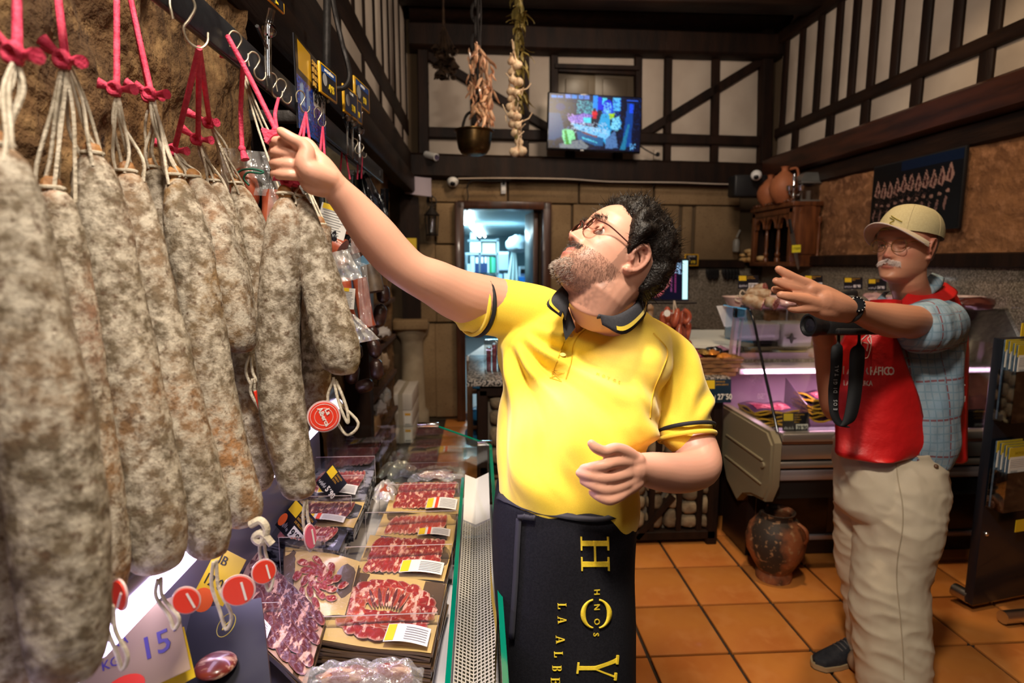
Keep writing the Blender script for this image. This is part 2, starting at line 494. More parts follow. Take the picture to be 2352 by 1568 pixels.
# plaster fields (the timbers lie over their joints)
cuts = [972, 1092, 1205, 1272, 1464, 1532, 1641, 1757]
for a, b in zip(cuts[:-1], cuts[1:]):
 if a == 1272: panel([bwl(a, 156), bwl(b, 160), bwl(b, yt(b) - 8), bwl(a, yt(a) - 8)], wall_back, T_)
 else: panel([bwl(a, ym(a)), bwl(b, ym(b)), bwl(b, yt(b) - 8), bwl(a, yt(a) - 8)], wall_back, T_)
bc = [972, 1092, 1205, 1309, 1418, 1530, 1639, 1757]
for a, b in zip(bc[:-1], bc[1:]):
 panel([bwl(a, ys(a)), bwl(b, ys(b)), bwl(b, ym(b)), bwl(a, ym(a))], wall_back, T_)
for x, w in ((970, 24), (1757, 27)): tb(x, 60, x - (8 if x > 1500 else -4), 400, w, .12)
for x0, y0, x1, y1, w in ((981, 128, 1262, 298, 19), (1470, 312, 1750, 140, 20), (1090, 110, 1092, 300, 15), (1206, 110, 1205, 370, 17),
                          (1272, 112, 1272, 300, 17), (1465, 118, 1464, 320, 17), (1534, 120, 1530, 390, 17), (1643, 124, 1638, 395, 18),
                          (1309, 320, 1309, 385, 21), (1418, 322, 1418, 385, 20)):
 tb(x0, y0, x1, y1, w, .07)
tb(960, ym(960), 1760, ym(1760), 23, .085)
tb(930, ys(935) - 2, 1775, ys(1770), 52, .16)
tb(940, 92, 1790, 116, 50, .20)
tb(940, 20, 1860, 40, 70, .34)
tb(1272, 155, 1464, 160, 11, .09)
# shutters (window_1)
win = thing('window_1', 'closed olive wooden shutters high on the back wall behind the television', 'window', onB(1368, 220), kind='structure')
shm = mat('olive_shutter', (.075, .055, .035), .5, bump=.2)
for a, b in ((1283, 1366), (1368, 1455)):
 l0, l1 = bwl(a, 168), bwl(b, 300); mb = MB(); w = l1[0] - l0[0]; h = l0[1] - l1[1]
 mb.box((l0[0] + w / 2, l1[1] + h / 2, .0), (w, h, .03), T_, bev=.004)
 for k in (0, 1):
  yy = l0[1] - h * (.08 + .5 * k); hh = h * .38
  mb.box((l0[0] + w / 2, yy - hh / 2, .02), (w * .62, hh, .02), T_, bev=.01)
 sh = obj('shutter', mb, shm, win)
fm = MB(); l0, l1 = bwl(1281, 160), bwl(1457, 305)
fm.box(((l0[0] + l1[0]) / 2, l0[1], .02), (l1[0] - l0[0], .05, .08), T_, bev=.006)
obj('window_frame', fm, wood, win)
# lower back wall: ashlar blocks
def block(px0, py0, px1, py1, d=.05, m=ashlar, name='stone_block'):
 a = bwl(px0, py1); b = bwl(px1, py0); mb = MB()
 mb.box(((a[0] + b[0]) / 2, (a[1] + b[1]) / 2, d / 2 - .03), (b[0] - a[0] - .006, b[1] - a[1] - .006, d), BT, bev=.012)
 return obj(name, mb, m, wall_back)
for q in ((985, 412, 1165, 464), (1167, 412, 1328, 466), (1330, 414, 1500, 468), (1502, 416, 1700, 470), (1002, 466, 1050, 560), (1002, 562, 1050, 740), (1002, 742, 1050, 958),
          (1262, 470, 1312, 600), (1262, 602, 1312, 760), (1262, 762, 1312, 955), (1314, 470, 1400, 598), (1402, 472, 1490, 520), (1402, 522, 1490, 598),
          (1492, 472, 1560, 598), (1562, 474, 1590, 598), (1592, 474, 1700, 598), (960, 742, 1000, 958), (960, 560, 1000, 740)):
 block(*q)
block(905, 728, 984, 752, .30, name='stone_block')
# ledge timber and granite splash under it
tb(1440, 603, 1700, 607, 19, .12)
a = bwl(1320, 955); b = bwl(1800, 616); mb = MB(); mb.box(((a[0] + b[0]) / 2, (a[1] + b[1]) / 2, .03), (b[0] - a[0], b[1] - a[1], .04), BT, bev=.004)
spl = obj('granite_slab', mb, granite, wall_back)
# door frame (door_1)
door = thing('door_1', 'dark brown wooden door frame open to the lit office', 'doorway', onB(1150, 950), kind='structure')
for q in ((1050, 466, 1064, 960), (1240, 468, 1262, 960)):
 a = bwl(q[0], q[3]); b = bwl(q[2], q[1]); mb = MB(); mb.box(((a[0] + b[0]) / 2, (a[1] + b[1]) / 2, .0), (b[0] - a[0], b[1] - a[1], .22), BT, bev=.006)
 obj('door_jamb', mb, woodr, door)
a = bwl(1050, 481); b = bwl(1262, 466); mb = MB(); mb.box(((a[0] + b[0]) / 2, (a[1] + b[1]) / 2, .0), (b[0] - a[0], b[1] - a[1], .22), BT, bev=.006)
obj('door_head', mb, woodr, door)
mb = MB(); p = bwl(1232, 478); mb.box((p[0], dt / 2, -.28), (.05, dt - .02, .5), BT, bev=.004); obj('door_leaf', mb, woodr, door)
# ================================================================ left wall
LT = Matrix((Vector((0, 1, 0)), Vector((0, 0, 1)), Vector((1, 0, 0)))).transposed().to_4x4(); LT.translation = (XL, 0, 0)
def lwl(px, py): p = onX(px, py, XL); return (p.y, p.z)
LX2 = -.90
lw = MB(); lw.box((2.6, 3.12, -.10), (7.4, 1.7, .1), LT); lw.box((2.6, 1.15, -.40), (7.4, 2.3, .1), LT); lw.box((1.1, 1.14, -.22), (1.2, 2.27, .40), LT)
wall_left = struct('wall_left', lw, mat('wall_core', (.10, .065, .035), .9), False)
TL = LT @ Matrix.Translation((0, 0, -.05))
zs_t = lwl(900, 277)[1]; zm_b = lwl(852, 138)[1]; zm_t = lwl(873, 131)[1]; zr = lwl(945, 53)[1]
zm = (zm_b + zm_t) / 2
studs_u = [lwl(x, y)[0] for x, y in ((770, -45), (797, 0), (824, 45), (848, 90), (871, 125), (889, 155), (903, 182), (916, 205), (928, 225), (941, 245), (952, 262))]
ys_u = [-.6, .1, .75, 1.15, 1.5] + sorted(studs_u)
studs_l = [-.4, .5, 1.2] + [lwl(x, y)[0] for x, y in ((793, 85), (846, 165), (884, 222), (912, 262), (932, 292))]
def run(ylist, z0, z1, T, parent, yend):
 yl = list(ylist) + [yend]
 for a, b in zip(yl[:-1], yl[1:]):
  if b - a > .03: panel([(a, z0), (b, z0), (b, z1), (a, z1)], parent, T)
run(ys_u, zm, zr, TL, wall_left, 5.62); run(studs_l, zs_t - .02, zm, TL, wall_left, 5.62)
panel([(-.6, zr), (5.62, zr), (5.62, zr + .4), (-.6, zr + .4)], wall_left, TL)
for y in ys_u: beam(TL, (y, zm), (y, zr), .07, .027, wall_left)
for y in studs_l: beam(TL, (y, zs_t - .1), (y, zm), .085, .027, wall_left)
beam(TL, (-.6, zm), (5.66, zm), abs(zm_t - zm_b) + .02, .030, wall_left, woodh)
beam(TL, (-.6, zr), (5.66, zr), .10, .042, wall_left, woodh)
beam(TL, (-.6, zs_t - .11), (5.66, zs_t - .11), .22, .055, wall_left, woodh)
beam(TL, (.2, zs_t - .30), (5.66, zs_t - .30), .16, .09, wall_left, woodh)
# rough masonry below, a displaced surface
def rubble(fn, nu, nv, amp, seed, axis):
 def g(u, v):
  p = fn(u, v)
  c = noise.cell(Vector((0, 0, 0)))
  d = noise.voronoi(Vector((u * 9 + seed, v * 7, seed)), distance_metric='DISTANCE')[0]
  k = min(1, (d[1] - d[0]) * 2.2)
  h = amp * (.25 * k ** .5 + .6 * fbm(u * 7 + seed, v * 6, 3.1, 5) + .35 * fbm(u * 34, v * 28, seed, 4))
  return p + axis * h
 return g
mb = MB(); mb.grid(rubble(lambda u, v: V(XL + .02, -1.0 + u * 2.62, .0 + v * (zs_t - .2)), 150, 110, .045, 3.3, V(1, 0, 0)), 150, 110)
obj('stone_facing', mb, stone, wall_left)
# pier with a recess behind the hanging sausages
mb = MB(); mb.grid(rubble(lambda u, v: V(LX2 + .02, 3.2 + u * 2.5, v * (zs_t - .16)), 70, 90, .03, 7.1, V(1, 0, 0)), 70, 90)
obj('stone_facing', mb, stone, wall_left)
mb = MB(); mb.box((2.55, 1.15, -.30), (1.7, 2.3, .03), LT); obj('recess_back', mb, wood, wall_left)
for y in (1.68, 3.35): beam(TL, (y, 0), (y, zs_t - .22), .12, .14, wall_left, z0=-.10)
# squared stone post near the far end
mb = MB(); a_ = lwl(862, 600)[0]; mb.grid(rubble(lambda u, v: V(XL - .10, 4.05 + u * .75, v * (zs_t - .2)), 30, 90, .03, 2.1, V(1, 0, 0)), 30, 90); mb.box((4.42, 1.1, -.2), (.74, 2.2, .2), LT)
obj('stone_pier', mb, stone, wall_left)
# ================================================================ right wall
RT = Matrix((Vector((0, 1, 0)), Vector((0, 0, 1)), Vector((-1, 0, 0)))).transposed().to_4x4(); RT.translation = (XR, 0, 0)
# lines measured in the photograph run to (1100,640); keep the wall square and fit its studs
def rwl(px, py): p = onX(px, py, XR); return (p.y, p.z)
rw = MB(); rw.box((2.6, 1.95, -.10), (7.6, 3.9, .1), RT)
wall_right = struct('wall_right', rw, mat('wall_core', (.10, .065, .035), .9), False)
TR = RT @ Matrix.Translation((0, 0, -.05))
z_sb = .5 * (rwl(1761, 428)[1] + rwl(2352, 232)[1]); z_st = .5 * (rwl(1761, 379)[1] + rwl(2251, 186)[1])
z_mt = .5 * (rwl(1765, 311)[1] + rwl(2252, 75)[1]); z_mb = .5 * (rwl(1765, 331)[1] + rwl(2243, 106)[1]); z_r = rwl(1833, 72)[1]
print('right wall heights', z_sb, z_st, z_mb, z_mt, z_r, 'left', zs_t, zm, zr)
zmr = (z_mt + z_mb) / 2
su = [rwl(1740 + x * .357, y * .357)[0] for x, y in ((145, 800), (245, 760), (360, 705), (477, 655), (585, 600), (710, 540), (862, 470), (1050, 375), (1257, 280), (1510, 150))]
sl = [rwl(1740 + x * .357, y * .357)[0] for x, y in ((227, 900), (452, 800), (680, 690), (1010, 540), (1460, 330))]
def run_r(yl, z0, z1):
 yl = sorted(yl + [-.2, YB + .1])
 for a, b in zip(yl[:-1], yl[1:]): panel([(a, z0), (b, z0), (b, z1), (a, z1)], wall_right, TR)
run_r(su + [su[-1] - .45], zmr, z_r); run_r(sl + [sl[-1] - .75], z_st - .02, zmr)
panel([(-.2, z_r), (YB, z_r), (YB, z_r + .45), (-.2, z_r + .45)], wall_right, TR)
for y in su: beam(TR, (y, zmr), (y, z_r), .085, .045, wall_right)
for y in sl: beam(TR, (y, z_st - .05), (y, zmr), .10, .045, wall_right)
beam(TR, (-.2, zmr), (YB + .1, zmr), z_mt - z_mb + .01, .055, wall_right, woodh)
beam(TR, (-.2, z_r + .05), (YB + .1, z_r + .05), .12, .085, wall_right, woodh)
beam(TR, (-.2, (z_sb + z_st) / 2), (YB + .1, (z_sb + z_st) / 2), z_st - z_sb, .16, wall_right, mat('sill_timber', (.060, .018, .008), .38, col2=(.022, .008, .004), scale=4, stretch=(.6, .6, 4), bump=.4, bscale=16))
beam(TR, (-.2, z_sb - .07), (YB + .1, z_sb - .07), .14, .10, wall_right, woodh)
mb = MB(); mb.grid(rubble(lambda u, v: V(XR - .02, -.3 + u * 6.1, v * (z_sb - .1)), 220, 90, .05, 5.9, V(-1, 0, 0)), 220, 90)
obj('stone_facing', mb, stoner, wall_right)
zl = rwl(1940, 598)[1]
beam(RT, (2.0, zl), (5.5, zl), .085, .12, wall_right)
mb = MB(); mb.box((4.2, zl - .25, .06), (3.2, .42, .03), RT, bev=.004); obj('granite_slab', mb, granite, wall_right)
# ================================================================ ceiling
cb = MB(); cb.box((1.3, 2.8, 3.98), (6, 8, .1))
ceiling = struct('ceiling', cb, mat('ceiling_board', (.02, .009, .005), .5, col2=(.01, .005, .003), scale=3, stretch=(.4, 5, 1)), False)
for y in (1.0, 2.1, 3.2, 4.3, 5.2):
 mb = MB(); mb.box((1.2, y, 3.84), (4.6, .22, .24), bev=.02); obj('ceiling_beam', mb, woodh, ceiling)
# wall behind the camera and its side, to close the room
mb = MB(); mb.box((1.2, -1.0, 1.95), (5.6, .1, 3.9)); struct('wall_front', mb, mat('front_plaster', (.22, .16, .11), .9), False)
# ================================================================ office beyond the door
of = MB()
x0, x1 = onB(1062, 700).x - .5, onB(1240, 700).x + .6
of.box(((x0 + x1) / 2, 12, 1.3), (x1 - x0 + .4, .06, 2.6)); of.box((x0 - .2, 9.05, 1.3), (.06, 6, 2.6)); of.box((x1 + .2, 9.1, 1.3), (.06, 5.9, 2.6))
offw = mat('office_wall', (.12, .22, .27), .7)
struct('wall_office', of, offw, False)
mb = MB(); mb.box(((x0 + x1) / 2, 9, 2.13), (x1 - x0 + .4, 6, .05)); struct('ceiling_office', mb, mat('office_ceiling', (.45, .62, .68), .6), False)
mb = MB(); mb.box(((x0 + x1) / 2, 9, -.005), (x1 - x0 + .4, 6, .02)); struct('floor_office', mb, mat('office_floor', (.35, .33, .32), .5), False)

# ================================================================ helpers for cards and painted flat pictures
paintm = mat('printed_picture', attr='Col', rough=.4)
screenm = mat('screen_picture', attr='Col', rough=.3, estr=1.2)
for l_ in list(screenm.node_tree.nodes['Principled BSDF'].inputs['Base Color'].links): screenm.node_tree.links.remove(l_)
screenm.node_tree.nodes['Principled BSDF'].inputs['Base Color'].default_value = (.004, .004, .006, 1)
def paint(ops, nx, ny, base=(0, 0, 0), seed=1):
 """flat picture as colours at grid points; u right 0..1, v down 0..1; sRGB-like tuples"""
 u, v = np.meshgrid(np.linspace(0, 1, nx + 1), np.linspace(0, 1, ny + 1))
 im = np.zeros((ny + 1, nx + 1, 3)); im[:] = base
 rs = np.random.RandomState(seed)
 for o in ops:
  k = o[0]
  if k == 'r': m = (u >= o[1]) & (u <= o[3]) & (v >= o[2]) & (v <= o[4]); c = o[5]
  elif k == 'e': m = ((u - o[1]) / o[3]) ** 2 + ((v - o[2]) / o[4]) ** 2 <= 1; c = o[5]
  elif k == 'o':
   q = ((u - o[1]) / o[3]) ** 2 + ((v - o[2]) / o[4]) ** 2; m = (q <= 1) & (q >= .38); c = o[5]
  elif k == 'p':
   m = np.zeros_like(u, bool); P_ = o[1]; j = len(P_) - 1
   for i in range(len(P_)):
    xi, yi = P_[i]; xj, yj = P_[j]
    m ^= ((yi > v) != (yj > v)) & (u < (xj - xi) * (v - yi) / ((yj - yi) or 1e-9) + xi); j = i
   c = o[2]
  elif k == 'n':   # speckle inside a rectangle
   m = (u >= o[1]) & (u <= o[3]) & (v >= o[2]) & (v <= o[4]) & (rs.rand(*u.shape) < o[6]); c = o[5]
  im[m] = c
 return im ** 2.2
def painted(name, T, w, h, nx, ny, ops, base, m, parent=None, seed=1, d=.002):
 im = paint(ops, nx, ny, base, seed); mb = MB()
 vv = []; cc = []
 for j in range(ny + 1):
  for i in range(nx + 1):
   vv.append((w * i / nx, h * (1 - j / ny), d)); cc.append(tuple(im[j, i]))
 ff = [(j * (nx + 1) + i, (j + 1) * (nx + 1) + i, (j + 1) * (nx + 1) + i + 1, j * (nx + 1) + i + 1) for j in range(ny) for i in range(nx)]
 mb.add(vv, ff, 0, T, cc)
 return obj(name, mb, m, parent, False)
cardblack = mat('card_black', (.012, .012, .016), .3)
cardwhite = mat('card_white', (.85, .82, .76), .5)
cardink = mat('marker_ink', (.01, .01, .01), .5)
cardorange = mat('card_orange_text', (.55, .30, .04), .5)
def card(label, T, w, h, price, lines, group=None, hand=True, face=None, strip=True, square=True):
 """black shop price card: yellow square, coloured product text, photo strip, price"""
 t = thing('price_card', label, 'price card', T.translation, group)
 mb = MB(); mb.box((w / 2, h / 2, 0), (w, h, .0016), T, bev=.0006); obj('board', mb, face or cardblack, t)
 if square:
  mb = MB(); mb.box((w * .22, h * .78, .0012), (w * .36, h * .36, .0006), T); obj('yellow_square', mb, yellow, t)
 mb = MB()
 for i, l in enumerate(lines): mb.text(l, h * .10, T @ Matrix.Translation((w * .44, h * (.86 - .125 * i), .0014)), squash=.75)
 if lines: obj('lettering', mb, cardorange, t)
 if strip:
  mb = MB(); rs = random.Random(len(price) + int(w * 1e4))
  for i in range(9):
   x = w * (.05 + .045 * i + rs.uniform(-.01, .01)); y = h * rs.uniform(.10, .16); hh = h * rs.uniform(.10, .24)
   mb.add([(x, y, .0013), (x + w * .02, y, .0013), (x + w * .028, y + hh * .7, .0013), (x + w * .012, y + hh, .0013), (x - w * .006, y + hh * .5, .0013)], [(0, 1, 2, 3, 4)], 0, T)
  obj('photo_strip', mb, mat('photo_grey', (.45, .45, .45), .5), t)
 if hand:
  mb = MB(); mb.box((w * .74, h * .25, .0014), (w * .46, h * .34, .0006), T); obj('price_sticker', mb, cardwhite, t)
 mb = MB(); mb.text(price, h * (.30 if hand else .34), T @ Matrix.Translation((w * (.54 if hand else .50), h * .14, .0022)), squash=.8, bold=.02); obj('price_figures', mb, cardink if hand else cardwhite, t)
 return t
def fr(o, yawd=0, tilt=0, roll=0):
 """frame facing the camera side (-Y), turned by yaw, leaned back by tilt (degrees)"""
 M = Matrix.Translation(Vector(o)) @ Matrix.Rotation(math.radians(yawd), 4, 'Z') @ Matrix.Rotation(math.radians(90 - tilt), 4, 'X') @ Matrix.Rotation(math.radians(roll), 4, 'Z')
 return M
# ================================================================ television
p0, p1 = onB(1256, 343, .30), onB(1474, 212, .30)
c0 = onB(1256, 343, .30); T = frame(c0, V(BX.x, BX.y, .0) + V(0, 0, -.016), (0, 0, 1), -BN)
Wt = (onB(1471, 345, .30) - c0).length; Ht = onB(1256, 210, .30).z - c0.z
tv = thing('television', 'flat television on the back wall showing a blue shop camera view', 'television', c0 + V(.4, 0, 0))
mb = MB(); mb.box((Wt / 2, Ht / 2, -.02), (Wt, Ht, .035), T, bev=.008); obj('casing', mb, blackg, tv)
S = []
S += [('r', 0, 0, 1, 1, (.02, .06, .16)), ('p', [(0, .1), (.28, .16), (.27, .45), (.12, .45), (0, .42)], (.16, .15, .16)), ('e', .12, .24, .05, .07, (.05, .12, .35)), ('p', [(0, .35), (.12, .35), (.18, .75), (0, .9)], (.05, .25, .42))]
for i, x in enumerate((.02, .09, .17, .24, .31, .37)): S.append(('r', x, .01 if i > 1 else .03, x + .055, .08, (.15 + .1 * (i % 3), .5, .85)))
S += [('r', .30, .10, .47, .33, (.08, .28, .38)), ('n', .30, .10, .47, .34, (.35, .70, .75), .35), ('r', .47, .0, .52, .30, (.1, .55, .95)), ('r', .52, .02, .57, .26, (.08, .15, .85)), ('r', .57, .03, .62, .30, (.3, .85, .95)),
      ('e', .63, .22, .06, .16, (.03, .08, .85)), ('n', .59, .12, .67, .32, (.45, .8, 1), .55), ('p', [(.57, .32), (.68, .32), (.68, .6), (.64, .95), (.52, .6)], (.18, .62, .85)), ('r', .69, .02, .77, .25, (.35, .75, .95)), ('n', .68, .05, .78, .35, (.1, .35, .8), .35),
      ('p', [(.2, .42), (.38, .33), (.48, .36), (.38, .52), (.24, .52)], (.45, .35, .75)), ('n', .2, .35, .45, .55, (.75, .6, .9), .3), ('r', .37, .41, .45, .50, (.3, .85, .95)), ('p', [(.24, .52), (.45, .58), (.66, .62), (.66, .75), (.62, .80), (.3, .63)], (.45, .75, .95)),
      ('n', .24, .50, .64, .70, (.75, .85, .95), .18), ('p', [(.3, .66), (.6, .78), (.6, .92), (.5, .92), (.32, .82)], (.12, .35, .55)), ('p', [(.36, .67), (.53, .75), (.53, .78), (.36, .70)], (.5, .3, .3)), ('p', [(.36, .77), (.53, .85), (.53, .88), (.36, .80)], (.3, .75, .85)),
      ('e', .49, .33, .028, .07, (.85, .1, .18)), ('r', .475, .36, .515, .42, (.75, .05, .15)), ('e', .49, .26, .018, .035, (.25, .12, .12)), ('p', [(.645, .32), (.70, .31), (.715, .28), (.70, .40), (.66, .42)], (.62, .82, .15)), ('r', .665, .42, .69, .55, (.02, .03, .06)),
      ('p', [(.69, .40), (.76, .36), (.79, .5), (.74, .64), (.67, .58)], (.5, .85, .95)), ('n', .68, .38, .79, .62, (.15, .5, .8), .3), ('e', .79, .36, .02, .09, (.08, .05, .12)), ('p', [(.85, .1), (.92, .1), (.90, .9), (.80, .95)], (.05, .25, .55)), ('r', .87, .12, .91, .28, (.12, .3, .95)),
      ('p', [(.62, .8), (.72, .62), (.76, .95), (.62, .97)], (.3, .45, .65)), ('p', [(.78, .98), (.86, .5), (.88, .5), (.84, .98)], (.12, .45, .6)), ('r', .0, .85, .14, 1, (.02, .03, .07)), ('p', [(.12, .92), (.35, .82), (.44, .95), (.4, 1), (.12, 1)], (.45, .48, .5)),
      ('p', [(.15, .66), (.2, .63), (.27, .67), (.29, .82), (.25, .84), (.24, .93), (.18, .93), (.15, .8)], (.5, .88, .6)), ('p', [(.17, .66), (.19, .66), (.23, .93), (.19, .92)], (.2, .55, .1)), ('e', .205, .55, .032, .08, (.01, .02, .05)), ('e', .21, .62, .015, .03, (.3, .35, .5)), ('r', .84, .05, .96, .06, (.2, .4, .95)), ('n', .89, .86, .95, .98, (.4, .7, .95), .4), ('n', 0, 0, 1, 1, (.05, .18, .4), .06)]
painted('screen', T @ Matrix.Translation((.012, .016, 0)), Wt - .024, Ht - .028, 120, 72, S, (0, 0, 0), screenm, tv)
mb = MB(); mb.box((Wt * .37, .006, .002), (.03, .008, .004), T); obj('indicator', mb, white, tv)
mb = MB(); mb.box((Wt / 2, Ht / 2, -.16), (.2, .2, .26), T); obj('wall_bracket', mb, black, tv)
mb = MB(); pts = crom([onB(1470, 335, .3), onB(1480, 342, .25), onB(1490, 348, .12), onB(1508, 357, .09)], 5); mb.tube(pts, .006, 6)
tag(obj('power_cable', mb, black), 'black power cable dropping from the television to the wall socket', 'cable')
sk = thing('wall_socket', 'cream wall socket right of the television cable', 'socket', onB(1507, 356, .03))
mb = MB(); a = bwl(1507, 356); mb.box((a[0], a[1], .02), (.07, .10, .03), BT, bev=.008); obj('cover', mb, plaster, sk)
mb = MB(); mb.lathe([(.02, .03), (.02, .05), (.012, .06)], 12, BT @ Matrix.Translation((a[0], a[1], 0)) ); obj('plug', mb, black, sk)
# ================================================================ dome cameras, cable, note, bell box
def dome(px, py, rpx, zc, label, cx=0, cy=0):
 c = PZ(px, py, zc); r = rpx * zc / FPX
 t = thing('security_camera', label, 'camera', c)
 d = (CP - c).normalized(); d = (d + V(cx, 0, cy)).normalized()
 T = frame(c, d.cross(V(0, 0, 1)) * -1, (0, 0, 1), d)
 mb = MB(); mb.sphere((0, 0, 0), (r, r * .96, r), 20, 12, T); mb.lathe([(r * .55, -r * 1.6), (r * .9, -r * .8), (r, -.1 * r)], 20, T); obj('housing', mb, white, t)
 mb = MB(); mb.sphere((0, -.1 * r, r * .62), (r * .55, r * .55, r * .5), 16, 10, T); obj('lens', mb, blackg, t)
 return t
dome(1040, 417, 13, 5.45, 'white dome security camera over the office doorway', 0, -.3)
dome(1737, 403, 12, 5.3, 'white dome security camera in the right back corner', 0, -.2)
c = onB(1003, 360, .18); t = thing('bullet_camera', 'small cream bullet security camera below the left wall timbers', 'camera', c)
T = frame(c, V(1, .2, 0), (0, 0, 1)); mb = MB(); mb.tube([c + V(-.10, .06, .03), c + V(0, -.04, -.01)], .032, 12); mb.tube([c + V(-.10, .06, .03), c + V(-.12, .16, .05)], .014, 8); obj('housing', mb, white, t)
mb = MB(); mb.tube([c + V(0, -.04, -.01), c + V(.003, -.046, -.012)], .024, 12); obj('lens', mb, blackg, t)
mb = MB(); mb.tube([onB(x, y, .17) for x, y in crom([(1052, 410), (1150, 409), (1300, 411), (1400, 417), (1550, 419), (1670, 423), (1700, 418), (1728, 417)], 4)], .007, 6)
tag(obj('white_cable', mb, plaster), 'thin pale cable running along under the big sill beam', 'cable')
mb = MB(); mb.tube([onB(x, y, .1) for x, y in crom([(1175, 414), (1130, 416), (1085, 415), (1073, 430), (1075, 450), (1072, 470), (1076, 492)], 5)], .006, 6)
tag(obj('black_cable', mb, black), 'black cable looping down beside the office doorway', 'cable')
c = onB(1155, 432, .03); t = thing('motion_sensor', 'small white motion sensor on the stone above the doorway', 'sensor', c)
mb = MB(); a = bwl(1155, 432); mb.box((a[0], a[1], .04), (.05, .12, .03), BT, bev=.008); obj('casing', mb, white, t)
mb = MB(); a = bwl(1155, 422); mb.box((a[0], a[1], .058), (.03, .035, .01), BT, bev=.003); obj('sensor_window', mb, black, t)
mb = MB(); a0 = bwl(932, 450); a1 = bwl(990, 410)
mb.grid(lambda u, v: BT @ V(a0[0] + (a1[0] - a0[0]) * u, a0[1] + (a1[1] - a0[1]) * v - .02 * u, .18 + .012 * math.sin(u * 5 + v)), 12, 10)
tag(obj('paper_notice', mb, mat('paper_lilac', (.42, .36, .42), .8)), 'sheet of pale paper pinned under the beam at the back left corner', 'paper')
mb = MB(); a0 = bwl(929, 574); a1 = bwl(957, 548); mb.box(((a0[0] + a1[0]) / 2, (a0[1] + a1[1]) / 2, .12), (a1[0] - a0[0], a1[1] - a0[1], .003), BT)
tag(obj('sticky_note', mb, yellow), 'yellow note stuck on the dark post left of the doorway', 'note')
mb = MB(); a0 = bwl(926, 735); a1 = bwl(962, 455); mb.box(((a0[0] + a1[0]) / 2, (a0[1] + a1[1]) / 2, .06), (a1[0] - a0[0], a1[1] - a0[1], .11), BT); obj('timber', mb, wood, wall_back)
# stone column left of door
t = thing('stone_column', 'short round pale stone column standing at the back left corner', 'column', onB(950, 950), kind='structure')
c = onB(948, 850, .06); mb = MB(); mb.lathe([(.15, 0), (.15, .12), (.115, .16), (.105, .8), (.115, .84), (.16, .90), (.17, .99), (.12, 1.0)], 24, Matrix.Translation((c.x, c.y, 0)))
obj('shaft', mb, mat('column_stone', (.36, .29, .20), .85, col2=(.26, .2, .13), scale=6, bump=.4), t)
# iron lantern on the wall by the door
c = onB(992, 510, .12); t = thing('iron_lantern', 'black iron lantern hanging on the stone left of the doorway', 'lantern', c)
mb = MB(); T = Matrix.Translation(c)
for k in range(6):
 a = k * PI / 3; mb.tube([c + V(.05 * math.cos(a), .05 * math.sin(a), -.12), c + V(.062 * math.cos(a), .062 * math.sin(a), .06)], .005, 5)
mb.lathe([(.055, -.125), (.06, -.115), (.05, -.11)], 12, T); mb.lathe([(.07, .06), (.075, .065), (.02, .13), (.008, .15)], 12, T)
mb.tube([c + V(.045 * math.cos(a), 0, .19 + .045 * math.sin(a)) for a in np.linspace(0, 2 * PI, 16)], .005, 5); mb.tube([c + V(0, 0, .15), c + V(0, .04, .24), c + V(0, .12, .26)], .006, 6)
obj('cage', mb, iron, t)
mb = MB(); mb.lathe([(.02, -.11), (.035, -.08), (.035, .02), (.02, .05)], 14, T); obj('glass_chimney', mb, glassmat('lantern_glass', (.8, .85, .9), .3), t)
# ================================================================ cauldron on its chain
c = PZ(1089, 330, 4.0); z_top = 3.72
t = thing('cauldron', 'dark brass cauldron with hoop handle hanging from the ceiling', 'cauldron', c, 'hanging decorations')
brass = mat('aged_brass', (.16, .09, .03), .32, .9, col2=(.06, .04, .02), scale=9, bump=.2)
k = 4.0 / FPX; T = Matrix.Translation(PZ(1089, 357, 4.0))
mb = MB(); mb.lathe([(0, 0), (18 * k, .0), (30 * k, 5 * k), (36 * k, 14 * k), (39 * k, 30 * k), (41 * k, 50 * k), (46 * k, 53 * k), (46 * k, 55 * k), (39 * k, 52 * k), (37 * k, 30 * k), (30 * k, 10 * k), (0, 6 * k)], 36, T); obj('bowl', mb, brass, t)
mb = MB(); pts = [PZ(1062, 302, 4.0), PZ(1064, 285, 4.0), PZ(1072, 264, 4.0), PZ(1086, 256, 4.0), PZ(1102, 258, 4.0), PZ(1114, 272, 4.0), PZ(1122, 300, 4.0), PZ(1124, 306, 4.0)]
mb.tube(crom(pts, 6), .010, 8); obj('handle', mb, iron, t)
def chain(px, py0, py1, zc, parent, name='chain_link', n=None, lk=.05):
 a = PZ(px, py0, zc); b = PZ(px, py1, zc); L_ = (b - a).length; n = n or int(L_ / lk); h = L_ / n
 mb = MB(); mb.tube([V(.26 * h * math.cos(q), 0, .62 * h * math.sin(q)) for q in np.linspace(0, 2 * PI, 11)[:-1]], .1 * h, 5, closed=True)
 first = obj(name, mb, iron); 
 for i in range(n):
  o = first if i == 0 else first.copy()
  if i: COL.objects.link(o)
  o.matrix_basis = Matrix.Translation(a.lerp(b, (i + .5) / n)) @ Matrix.Rotation(PI / 2 * (i % 2), 4, 'Z')
  M = Matrix.Translation(parent.location); o.parent = parent; o.matrix_parent_inverse = M.inverted()
chain(1092, 256, -60, 4.0, t, lk=.10)
